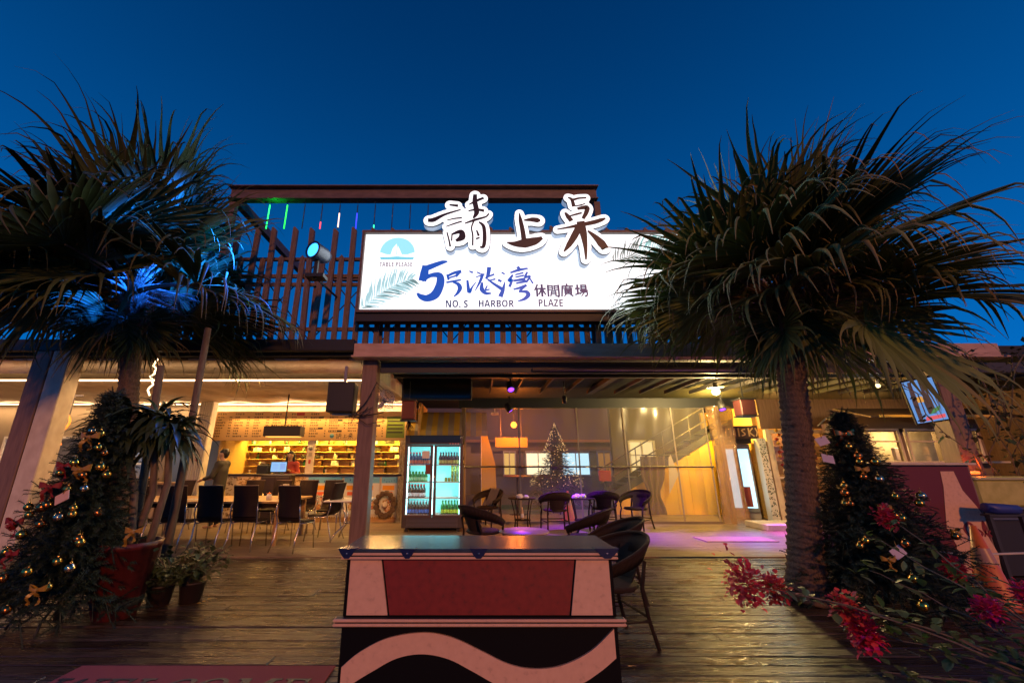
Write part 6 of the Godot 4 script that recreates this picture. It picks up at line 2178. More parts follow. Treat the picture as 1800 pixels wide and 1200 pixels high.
	prism(s, PackedVector2Array([Vector2(-0.16, 0.06), Vector2(0.26, 0.06), Vector2(0.3, 0.3), Vector2(0.24, 0.5), Vector2(0.28, 0.72), Vector2(0.22, 0.86), Vector2(0.1, 1.06), Vector2(0.06, 1.3), Vector2(-0.12, 1.3), Vector2(-0.14, 1.1), Vector2(-0.2, 0.85), Vector2(-0.26, 0.6), Vector2(-0.2, 0.4), Vector2(-0.24, 0.2)]), -0.038, -0.034)
	put("bottle_outline", s, M.salmon, t)
	s = mb()
	var scr = [[[0.1, 0.62, 0.02], [0.03, 0.66, 0.03], [-0.03, 0.58, 0.045], [0.02, 0.5, 0.03], [0.1, 0.52, 0.02]], [[0.14, 0.58, 0.02], [0.1, 0.54, 0.03], [0.14, 0.5, 0.02], [0.18, 0.54, 0.03], [0.14, 0.58, 0.02]], [[0.2, 0.5, 0.015], [0.24, 0.6, 0.03], [0.23, 0.68, 0.02], [0.21, 0.58, 0.03], [0.25, 0.5, 0.015]], [[0.3, 0.57, 0.015], [0.26, 0.54, 0.025], [0.29, 0.5, 0.02], [0.32, 0.56, 0.02], [0.33, 0.49, 0.015]]]
	for k in scr.size():
		var p = []; var w = []
		for q in scr[k]: p.append(Vector2(q[0], q[1])); w.append(q[2])
		ribbon(s, p, w, -0.0335, -0.031 + k * 0.0005)
	put("script_lettering", s, mat(lin(0.2, 0.015, 0.015), 0.5), t)
	# yellow-green trough on a dark stand
	t = thing("ice_trough", "yellow green plastic ice trough on a dark stand at the far right", "trough", Vector3(7.68, 0.003, -6.2))
	s = mb()
	bev(s, Vector3(0.1, 1.02, 0), Vector3(2.1, 0.34, 0.7), 0.02)
	put("trough", s, grain(mat(Color.WHITE, 0.4), noise(0.01, 63, [[0.2, 0.8], [lin(0.42, 0.40, 0.07), lin(0.55, 0.52, 0.12)]], 4), Vector3(1, 1, 1)), t)
	s = mb()
	bev(s, Vector3(0.1, 1.2, 0), Vector3(2.16, 0.03, 0.76), 0.01)
	put("lid_rim", s, mat(lin(0.5, 0.48, 0.22), 0.4), t)
	s = mb()
	box(s, Vector3(0.1, 0.42, 0), Vector3(2.0, 0.8, 0.6))
	put("stand", s, M.black, t)
	s = mb()
	box(s, Vector3(0.1, 0.83, 0.33), Vector3(2.1, 0.03, 0.04)); box(s, Vector3(0.1, 0.7, 0.33), Vector3(2.1, 0.025, 0.03))
	put("rail", s, M.metal, t)
	s = mb(true)
	tube(s, [Vector3(-0.3, 1.16, 0.36), Vector3(0.05, 1.12, 0.365), Vector3(0.14, 0.95, 0.36), Vector3(0.17, 0.8, 0.37)], 0.008, 5)
	put("cable", s, M.black, t)
	t = thing("blue_towel_roll", "rolled blue tarpaulin lying on the rail between the red counter and the ice trough", "tarpaulin", Vector3(6.62, 0.86, -5.55))
	s = mb(true)
	tube(s, [Vector3(-0.22, 0.01, 0), Vector3(-0.1, 0.0, 0.01), Vector3(0.05, -0.005, 0), Vector3(0.18, -0.01, 0.0)], [0.06, 0.065, 0.06, 0.055], 10)
	put("roll", s, mat(lin(0.03, 0.05, 0.24), 0.5), t)
	s = mb()
	box(s, Vector3(0, -0.075, 0), Vector3(0.5, 0.02, 0.1)); box(s, Vector3(-0.2, -0.46, 0), Vector3(0.04, 0.76, 0.04)); box(s, Vector3(0.2, -0.46, 0), Vector3(0.04, 0.76, 0.04))
	put("rail", s, M.dark_steel, t)
	# tilted screen
	t = thing("tilted_screen", "lit blue advertising screen tilted downwards under the right palm fronds", "screen", Vector3(7.85, 2.47, -7.2))
	var sb = Basis(Vector3.UP, -0.5) * Basis(Vector3.BACK, 0.16) * Basis(Vector3.RIGHT, 0.25) * Basis.from_scale(Vector3(0.68, 1, 1))
	s = mb()
	bev(s, Vector3.ZERO, Vector3(0.66, 0.8, 0.05), 0.01, sb)
	put("casing", s, M.black, t)
	var add = func(called: String, poly: Array, z: float, m: Material):
		var q = mb()
		prism(q, PackedVector2Array(poly), z - 0.002, z, Transform3D(sb, Vector3.ZERO))
		put(called, q, m, t)
	add.call("lit_screen", [Vector2(-0.3, -0.37), Vector2(0.3, -0.37), Vector2(0.3, 0.37), Vector2(-0.3, 0.37)], 0.0285, glow(Color(0.3, 0.6, 0.88), 0.85))
	add.call("bottle_print", [Vector2(-0.02, -0.24), Vector2(0.12, -0.24), Vector2(0.13, 0.0), Vector2(0.07, 0.14), Vector2(0.07, 0.35), Vector2(0.01, 0.35), Vector2(0.01, 0.12), Vector2(-0.03, 0.0)], 0.031, glow(Color(0.03, 0.08, 0.06), 1.0))
	add.call("bottle_print", [Vector2(-0.25, -0.36), Vector2(-0.17, -0.36), Vector2(-0.13, 0.1), Vector2(-0.13, 0.35), Vector2(-0.2, 0.35), Vector2(-0.24, 0.0)], 0.031, glow(Color(0.05, 0.07, 0.1), 1.0))
	add.call("bottle_label", [Vector2(-0.14, -0.02), Vector2(-0.02, -0.02), Vector2(-0.02, 0.08), Vector2(-0.14, 0.08)], 0.0325, glow(Color(0.85, 0.6, 0.2), 1.0))
	add.call("leaf_print", [Vector2(0.0, -0.25), Vector2(0.2, -0.2), Vector2(0.24, -0.12), Vector2(0.1, -0.16)], 0.0335, glow(Color(0.1, 0.5, 0.25), 1.0))
	add.call("caption_print", [Vector2(-0.12, -0.35), Vector2(0.26, -0.33), Vector2(0.27, -0.27), Vector2(-0.1, -0.28)], 0.0345, glow(Color(0.85, 0.3, 0.35), 1.0))
	s = mb()
	box(s, Vector3(0, 0.4, -0.12), Vector3(0.06, 0.9, 0.06))
	put("bracket", s, M.dark_steel, t)
	# glow at the right post's foot
	t = thing("orange_uplight", "small orange lamp glowing at the right brown post just above the trough", "lamp", Vector3(8.08, 1.24, -6.98))
	s = mb(true)
	lathe(s, [Vector2(0, 0), Vector2(0.05, 0), Vector2(0.055, 0.04), Vector2(0, 0.05)], 10)
	put("lamp_glow", s, glow(Color(1, 0.36, 0.08), 3.0), t)
	omni("uplight", Vector3(8.1, 1.4, -6.95), Color(1, 0.35, 0.1), 0.09, 0.03)
	# stage step and rug on the covered floor
	s = mb()
	bev(s, Vector3(6.9, 0.075, -10.0), Vector3(1.3, 0.12, 0.8), 0.01)
	var o = put("low_platform", s, M.cream)
	tag(o, "low pale step platform on the covered floor in front of the glass doors", "platform")
	s = mb()
	bev(s, Vector3(4.9, 0.024, -8.55), Vector3(1.35, 0.014, 0.5), 0.004)
	tag(put("door_mat", s, mat(lin(0.4, 0.25, 0.17), 0.9)), "flat pale orange mat on the covered floor in the violet stage light", "mat")
	# climbing plant on the far right post
	t = thing("climbing_plant", "dark climbing plant with small leaves on the far right post and pergola", "plant", Vector3(8.9, 0.9, -7.0))
	s = mb()
	var q = mb(true)
	for i in 9:
		var p = Vector3(R.randfn(0, 0.3), 0, R.randfn(0, 0.1))
		var pts = [p]
		for k in 7:
			p += Vector3(R.randfn(0.02, 0.16), 0.33, R.randfn(0, 0.08))
			pts.append(p)
			for j in 9:
				var d = Vector3(R.randfn(0, 1), R.randfn(-0.3, 0.6), R.randfn(0, 1)).normalized()
				var c = p + d * R.randf() * 0.22
				var w = d.cross(Vector3.UP).normalized() * 0.035
				quad(s, c, c + d * 0.05 + w, c + d * 0.11, c + d * 0.05 - w)
		tube(q, pts, 0.009, 5)
	stuff(put("leaf", s, mat(lin(0.03, 0.045, 0.02), 0.5), t))
	put("stem", q, M.stem, t)

func stage_lights() -> void:
	var list = [[Vector3(0.72, 3.0, -8.95), Vector3(1.2, 0, -6.6), 0.6, "violet stage spot hanging higher under the dark rafters, in the middle"], [Vector3(0.76, 2.66, -9.9), Vector3(2.2, 0.6, -9.7), 1.2, "violet stage spot hanging lower at the curtain's top edge"], [Vector3(5.7, 2.66, -9.6), Vector3(5.6, 0.0, -8.6), 1.0, "violet stage spot under the rafters beside the right palm trunk"]]
	for k in 3:
		var l = list[k]
		var t = thing("stage_spot", l[3], "stage lamp", l[0])
		var b = frame_of(l[1] - l[0])
		var s = mb(true)
		lathe(s, [Vector2(0, -0.16), Vector2(0.07, -0.15), Vector2(0.085, 0.0), Vector2(0.085, 0.06), Vector2(0.07, 0.06)], 14, Vector3.ZERO, b)
		put("housing", s, M.black, t)
		s = mb(true)
		lathe(s, [Vector2(0.07, 0.05), Vector2(0.0, 0.062)], 14, Vector3.ZERO, b)
		put("lamp_lens", s, glow(Color(0.5, 0.2, 1), 4.0), t)
		s = mb()
		box(s, Vector3(0, 0.16, 0), Vector3(0.03, 0.3, 0.03))
		put("yoke", s, M.black, t)
		var d = (l[1] - l[0]).normalized()
		spot("violet_beam", l[0] + d * 0.09, l[1], Color(0.5, 0.12, 1), l[2] * 30.0, [22.0, 30.0, 26.0][k], 0.06)
	spot("violet_beam", Vector3(5.74, 2.6, -9.52), Vector3(6.7, 0, -9.1), Color(0.75, 0.12, 0.9), 44.0, 18.0, 0.05)
	spot("violet_beam", Vector3(0.8, 2.62, -9.84), Vector3(3.7, 0, -8.6), Color(0.5, 0.12, 1), 75.0, 17.0, 0.05)
	for p in [[Vector3(6.1, 2.62, -9.4), "dark red lantern box hanging beside the right violet stage spot"]]:
		var t = thing("red_lantern", p[1], "lantern", p[0])
		var s = mb()
		bev(s, Vector3(0, 0, 0), Vector3(0.34, 0.36, 0.3), 0.02)
		put("paper_body", s, mat(lin(0.05, 0.01, 0.01), 0.6), t)
		s = mb()
		for y in [-0.19, 0.19]: bev(s, Vector3(0, y, 0), Vector3(0.38, 0.03, 0.33), 0.006)
		box(s, Vector3(0, 0.4, 0), Vector3(0.02, 0.4, 0.02))
		put("frame", s, M.black, t)
	var t2 = thing("ceiling_hook_lamp", "small dark spotlight hanging from a rafter left of the wide rafter", "spotlight", Vector3(1.95, 3.0, -9.2))
	var s2 = mb(true)
	tube(s2, [Vector3(0, 0.2, 0), Vector3(0, -0.12, 0)], 0.012, 5)
	lathe(s2, [Vector2(0, -0.3), Vector2(0.05, -0.3), Vector2(0.055, -0.14), Vector2(0, -0.12)], 10)
	put("spotlight", s2, M.black, t2)

# ---------------------------------------------------------------- foreground
func front_bar() -> void:
	var t = thing("front_bar", "portable foreground bar with a red panel, salmon stripes and a wave on black", "bar counter", Vector3(0, 0.003, -2.78))
	var s = mb()
	box(s, Vector3(0.01, 0.45, -0.26), Vector3(1.64, 0.86, 0.44))
	put("carcass", s, M.gloss_black, t)
	s = mb()
	bev(s, Vector3(0.01, 0.885, -0.245), Vector3(1.70, 0.022, 0.51), 0.006)
	put("counter_top", s, grain(mat(Color.WHITE, 0.16), noise(0.01, 70, [[0.2, 0.8], [lin(0.03, 0.05, 0.075), lin(0.05, 0.075, 0.10)]], 4), Vector3(1, 1, 1), noise(0.06, 71, null, 2), 0.02), t)
	for y in [0.868, 0.846]:
		s = mb()
		bev(s, Vector3(0.01, y, 0.0), Vector3(1.69, 0.014, 0.03), 0.004)
		put("top_moulding", s, M.salmon, t)
	for y in [0.517, 0.494]:
		s = mb()
		bev(s, Vector3(0.01, y, -0.003), Vector3(1.72, 0.015, 0.05), 0.005)
		put("middle_moulding", s, M.salmon, t)
	s = mb()
	box(s, Vector3(0.01, 0.505, -0.01), Vector3(1.70, 0.04, 0.04))
	box(s, Vector3(0.01, 0.857, -0.01), Vector3(1.68, 0.034, 0.03))
	put("moulding_core", s, M.black, t)
	s = mb()
	prism(s, PackedVector2Array([Vector2(-0.585, 0.836), Vector2(-0.528, 0.533), Vector2(0.546, 0.533), Vector2(0.596, 0.836)]), -0.04, -0.026)
	put("red_panel", s, M.deep_red, t)
	for p in [[Vector2(-0.785, 0.836), Vector2(-0.597, 0.836), Vector2(-0.540, 0.533), Vector2(-0.785, 0.533)], [Vector2(0.608, 0.836), Vector2(0.805, 0.836), Vector2(0.805, 0.533), Vector2(0.558, 0.533)]]:
		s = mb()
		prism(s, PackedVector2Array(p), -0.04, -0.024)
		put("side_panel", s, M.salmon, t)
	var top = [Vector2(-0.79, 0.27), Vector2(-0.69, 0.345), Vector2(-0.53, 0.415), Vector2(-0.32, 0.443), Vector2(-0.15, 0.417), Vector2(0.02, 0.35), Vector2(0.18, 0.285), Vector2(0.33, 0.262), Vector2(0.49, 0.28), Vector2(0.66, 0.35), Vector2(0.805, 0.462)]
	var low = [Vector2(0.805, 0.315), Vector2(0.70, 0.245), Vector2(0.56, 0.18), Vector2(0.33, 0.15), Vector2(0.13, 0.18), Vector2(-0.03, 0.25), Vector2(-0.17, 0.31), Vector2(-0.32, 0.335), Vector2(-0.47, 0.315), Vector2(-0.61, 0.25), Vector2(-0.72, 0.19), Vector2(-0.79, 0.135)]
	var ones = []; ones.resize(12); ones.fill(0.0)
	var poly := PackedVector2Array()
	for v in smooth_line(top, ones.slice(0, 11), 5)[0]: poly.append(v)
	for v in smooth_line(low, ones, 5)[0]: poly.append(v)
	s = mb()
	prism(s, poly, -0.04, -0.026)
	put("wave_band", s, M.salmon, t)
	var clips = [[-0.80, 0.055], [-0.43, 0.05], [0.005, 0.055], [0.79, 0.075]]
	for c in clips:
		s = mb()
		prism(s, PackedVector2Array([Vector2(c[0] - c[1], 0.90), Vector2(c[0] - c[1] * 0.6, 0.865), Vector2(c[0] - c[1] * 0.25, 0.845), Vector2(c[0] + c[1] * 0.25, 0.845), Vector2(c[0] + c[1] * 0.6, 0.865), Vector2(c[0] + c[1], 0.90)]), 0.0155, 0.0185)
		box(s, Vector3(c[0], 0.8985, -0.02), Vector3(c[1] * 2, 0.003, 0.075))
		var cl = put("corner_clip", s, mat(lin(0.02, 0.03, 0.10), 0.25, 0.4), t)
		s = mb(true)
		lathe(s, [Vector2(0.006, 0), Vector2(0.005, 0.004), Vector2(0, 0.005)], 8, Vector3(c[0], 0.873, 0.0185), Basis(Vector3.RIGHT, PI / 2))
		put("screw", s, M.chrome, cl)

# ---------------------------------------------------------------- Christmas trees
var sprig: ArrayMesh
func fir(t: Node3D, h: float, rad: float, n: int, col: Color, seed_: int) -> void:
	var r := RandomNumberGenerator.new()
	r.seed = seed_
	if sprig == null:
		var q = mb()
		var rr := RandomNumberGenerator.new()
		rr.seed = 4
		for i in 64:
			var x = 0.2 * i / 64.0
			var a = rr.randf() * TAU
			var d = Vector3(0.55, cos(a), sin(a)).normalized()
			var l = rr.randf_range(0.028, 0.05) * (1.0 - 0.3 * i / 64.0)
			var w = d.cross(Vector3.RIGHT).normalized() * 0.0028
			var o = Vector3(x, 0, 0)
			tri(q, o - w, o + d * l, o + w)
		tube(q, [Vector3.ZERO, Vector3(0.2, 0, 0)], 0.004, 3, false)
		sprig = mesh_of(q)
	var s = mb(true)
	tube(s, [Vector3(0, 0.02, 0), Vector3(0, h * 0.97, 0)], [0.03, 0.008], 7)
	put("trunk", s, M.black, t)
	s = mb(true)
	for k in 4:
		var b = Basis(Vector3.UP, k * PI / 2 + 0.4)
		tube(s, [b * Vector3(0.02, 0.16, 0), b * Vector3(0.14, 0.17, 0), b * Vector3(0.3, 0.1, 0), b * Vector3(0.34, 0.0, 0)], 0.011, 6)
	put("stand", s, M.black, t)
	var places = []
	for i in n:
		var u = (i + r.randf()) / n                          # 0 at the top
		var y = h * (0.97 - 0.82 * u)
		var tier = 0.82 + 0.26 * fposmod(u * 8.0, 1.0)
		var reach = (rad * pow(u, 0.95) + 0.02) * tier * r.randf_range(0.66, 1.2)
		var a = i * 2.39996 + r.randfn(0, 0.2)
		var d = Vector3(cos(a), -0.12 - 0.25 * u, sin(a)).normalized()
		var m = maxi(2, int(reach / 0.13))
		for k in m:
			var at = Vector3(0, y, 0) + d * reach * (k + 0.4) / m + Vector3(0, -0.05 * pow(float(k) / m, 2), 0)
			for e in (3 if k >= m - 2 else 2):
				var dd = (d + Vector3(r.randfn(0, 0.5), r.randfn(0.12, 0.4), r.randfn(0, 0.5))).normalized()
				var bs = frame_of(dd)
				places.append(Transform3D(Basis(bs.y, bs.z, bs.x).scaled(Vector3.ONE * r.randf_range(0.75, 1.15) * (0.55 + 0.5 * u)), at))
	var mm := MultiMesh.new()
	mm.transform_format = MultiMesh.TRANSFORM_3D
	mm.mesh = sprig
	mm.instance_count = places.size()
	for i in places.size(): mm.set_instance_transform(i, places[i])
	var o := MultiMeshInstance3D.new()
	o.name = "foliage"
	o.multimesh = mm
	o.material_override = mat(col, 0.6)
	t.add_child(o, true)
	stuff(o)

func on_tree(x: float, y: float, side: String) -> Vector3:       # a point just outside the needles of a tree
	var c = Vector3(-3.84, 0, -4.3) if side == "left" else Vector3(4.22, 0, -4.8)
	var h = 2.18 if side == "left" else 2.02
	var rad = 0.62 if side == "left" else 0.84
	var u = clampf((0.97 - y / h) / 0.82, 0.0, 1.0)
	var rr = rad * pow(u, 0.95) * 0.92 + 0.05
	var dx = (x - c.x) * 1.05
	if absf(dx) > rr * 0.82: dx = signf(dx) * rr * R.randf_range(0.25, 0.85)
	return Vector3(c.x + dx, y, c.z + sqrt(rr * rr - dx * dx))

func bauble_set(list: Array, side: String) -> void:
	var ball = mb(true)
	lathe(ball, [Vector2(0, -1), Vector2(0.38, -0.92), Vector2(0.7, -0.7), Vector2(0.93, -0.35), Vector2(1, 0), Vector2(0.93, 0.35), Vector2(0.7, 0.7), Vector2(0.38, 0.92), Vector2(0, 1)], 16)
	var bm = mesh_of(ball)
	var cap = mb(true)
	lathe(cap, [Vector2(0.25, 0.9), Vector2(0.25, 1.2), Vector2(0.0, 1.25)], 8)
	tube(cap, [Vector3(0, 1.2, 0), Vector3(0, 1.9, 0)], 0.05, 4)
	var cm = mesh_of(cap)
	for i in list.size():
		var p = list[i]
		var k = [0, 0, 2, 0, 1, 0, 2][i % 7]
		var o = thing("bauble", ["gold", "pale gold", "copper"][k] + " bauble hanging " + ("high" if p[1] > 1.3 else "midway" if p[1] > 0.75 else "low") + " on the " + side + " Christmas tree", "bauble", on_tree(p[0], p[1], side), R.randf() * 3, ["gold", "pale gold", "copper"][k] + " baubles on the " + side + " Christmas tree")
		var r = R.randf_range(0.031, 0.044)
		var x = Transform3D(Basis.from_scale(Vector3.ONE * r), Vector3.ZERO)
		put("ball", bm, [M.gold, M.silver, M.copper][k], o, x)
		put("cap", cm, M.gold, o, x)

func bow(label: String, at: Vector3, m: Material, size := 1.0, turn := 0.0) -> void:
	size *= R.randf_range(0.55, 0.8)
	var t = thing("ribbon_bow", label, "bow", at, turn)
	for k in [-1, 1]:
		var s = mb(true)
		var a = []
		for i in 13:
			var u = i / 12.0 * TAU
			a.append([Vector3(k * (0.06 - 0.06 * cos(u)) * size, 0.012 * (1.0 - cos(u)) * size + 0.01 * R.randfn(0, 0.3), (0.028 * sin(u) + 0.012) * size), (0.008 + 0.017 * (1.0 - cos(u))) * size])
		for i in 12:
			var up = Vector3(0.1 * k, 1, 0)
			quad(s, a[i][0] + up * a[i][1], a[i + 1][0] + up * a[i + 1][1], a[i + 1][0] - up * a[i + 1][1], a[i][0] - up * a[i][1])
		put("loop", s, m, t)
		s = mb(true)
		var b = []
		var len = R.randf_range(0.10, 0.22) * size
		var lean = R.randf_range(0.2, 0.9)
		for i in 9:
			var u = i / 8.0
			b.append(Vector3(k * (0.012 + len * lean * u + 0.012 * sin(u * 7 + k)) * size, -len * u, 0.02 + 0.022 * sin(u * 6 + k)))
		for i in 8:
			var w = Vector3(0.02, 0.012 * k * sin(i), 0.008 * cos(i * 1.3)) * size
			quad(s, b[i] - w, b[i] + w, b[i + 1] + w, b[i + 1] - w)
		put("tail", s, m, t)
	var s2 = mb(true)
	lathe(s2, [Vector2(0, -0.02), Vector2(0.02, -0.012), Vector2(0.02, 0.012), Vector2(0, 0.02)], 8, Vector3(0, 0, 0.02))
	put("knot", s2, m, t)

func christmas() -> void:
	var g = lin(0.012, 0.03, 0.018)
	var t = thing("christmas_tree", "dark Christmas tree with gold baubles and red bows at the left", "christmas tree", Vector3(-3.84, 0.003, -4.3))
	fir(t, 2.18, 0.62, 600, g, 81)
	t = thing("christmas_tree", "dark Christmas tree with gold bows at the right beside the palm trunk", "christmas tree", Vector3(4.22, 0.003, -4.8))
	fir(t, 2.02, 0.84, 660, g, 82)
	bauble_set([[-4.14, 0.87], [-3.88, 1.32], [-3.86, 1.03], [-3.70, 1.55], [-3.80, 1.71], [-3.55, 1.68], [-3.61, 1.50], [-3.80, 1.41], [-3.63, 1.37], [-3.43, 1.30], [-3.54, 1.30], [-3.50, 1.18], [-3.32, 1.18], [-3.83, 1.05], [-4.03, 1.03], [-3.63, 0.97], [-3.51, 0.97], [-3.41, 1.02], [-3.25, 0.95], [-4.21, 0.97], [-3.80, 0.90], [-3.91, 0.82], [-3.51, 0.74], [-3.38, 0.77], [-3.57, 0.61], [-3.49, 0.55], [-3.71, 0.55], [-3.86, 0.51], [-3.97, 0.69], [-3.24, 0.43], [-3.72, 0.30]], "left")
	bauble_set([[3.86, 1.58], [3.97, 1.42], [3.67, 1.48], [4.18, 1.42], [3.89, 1.25], [3.73, 1.18], [3.54, 1.11], [4.15, 1.09], [3.59, 1.01], [3.84, 1.01], [4.35, 1.03], [4.47, 1.09], [4.09, 0.90], [3.41, 0.69], [3.28, 0.69], [3.73, 0.64], [4.53, 0.74], [3.46, 0.22], [4.32, 0.2], [3.46, 0.92], [4.02, 1.27], [3.9, 0.42], [4.2, 0.45]], "right")
	bow("gold bow near the top of the left Christmas tree", on_tree(-3.66, 1.65, "left"), M.gold_cloth)
	bow("red bow on the upper left side of the left Christmas tree", on_tree(-3.87, 1.38, "left"), M.red_cloth)
	bow("red bow slightly below the uppermost red bow on the left Christmas tree", on_tree(-3.89, 1.2, "left"), M.red_cloth, 0.9, 0.3)
	bow("gold bow on the upper right side of the left Christmas tree", on_tree(-3.34, 1.35, "left"), M.gold_cloth)
	bow("red bow at the left picture edge on the left Christmas tree", on_tree(-4.12, 0.9, "left"), M.red_cloth, 1.1)
	bow("red bow low on the left side of the left Christmas tree", on_tree(-3.89, 0.68, "left"), M.red_cloth, 1.0, -0.2)
	bow("gold bow at the foot of the left Christmas tree above its stand", on_tree(-3.59, 0.42, "left"), M.gold_cloth, 0.8)
	bow("long gold bow hanging beside the red planter pot", Vector3(-3.08, 0.82, -4.0), M.gold_cloth, 1.0, 0.2)
	bow("orange gold bow at the top of the right Christmas tree", on_tree(4.1, 1.72, "right"), M.copper, 1.1, -0.2)
	bow("wide gold bow on the left side of the right Christmas tree", on_tree(3.58, 1.34, "right"), M.gold_cloth, 1.1)
	bow("narrow gold bow in the middle of the right Christmas tree", on_tree(3.66, 0.98, "right"), M.gold_cloth, 0.9)
	bow("gold bow low on the left edge of the right Christmas tree", on_tree(3.27, 0.55, "right"), M.gold_cloth, 0.9)
	bow("gold bow on the right edge of the right Christmas tree", on_tree(4.6, 0.76, "right"), M.gold_cloth, 1.0, 0.4)
	var cards = [[Vector3(-3.6, 1.12, -3.78), 0.5, "salmon wish card clipped to the middle of the left Christmas tree"], [Vector3(3.62, 1.63, -4.42), 0.3, "lilac wish card near the top left of the right Christmas tree"], [Vector3(3.62, 1.45, -4.4), -0.2, "lilac wish card under the other one on the right Christmas tree"], [Vector3(3.92, 0.61, -4.22), 0.5, "white wish card low on the right Christmas tree"]]
	for k in 4:
		var c = cards[k]
		var o = thing("wish_card", c[2], "card", c[0])
		var s = mb()
		box(s, Vector3.ZERO, Vector3(0.12, 0.085, 0.004), Basis(Vector3.BACK, c[1]) * Basis(Vector3.RIGHT, -0.3))
		put("card", s, M.salmon if k == 0 else mat(lin(0.45, 0.4, 0.5), 0.6), o)
		s = mb(true)
		tube(s, [Vector3(0, 0.03, 0), Vector3(0.01, 0.09, -0.02)], 0.003, 4)
		put("string", s, M.gold_cloth, o)

# ---------------------------------------------------------------- plants in front
func leaf_blade(s: SurfaceTool, o: Vector3, d: Vector3, up: Vector3, l: float, w: float, fold := 0.25, segs := 4, droop := 0.0, col = null) -> void:
	var c = d.cross(up).normalized()
	var prev = []
	var q = o
	for i in segs + 1:
		var u = float(i) / segs
		var ww = w * sin(PI * clampf(u * 0.92 + 0.06, 0, 1))
		var n = c.cross(d).normalized()
		var row = [q - c * ww + n * fold * ww, q, q + c * ww + n * fold * ww]
		if i > 0:
			for k in 2:
				if col != null: s.set_color(col)
				quad(s, prev[k], row[k], row[k + 1], prev[k + 1])
		prev = row
		q += d * l / segs
		d = (d + Vector3.DOWN * droop).normalized()

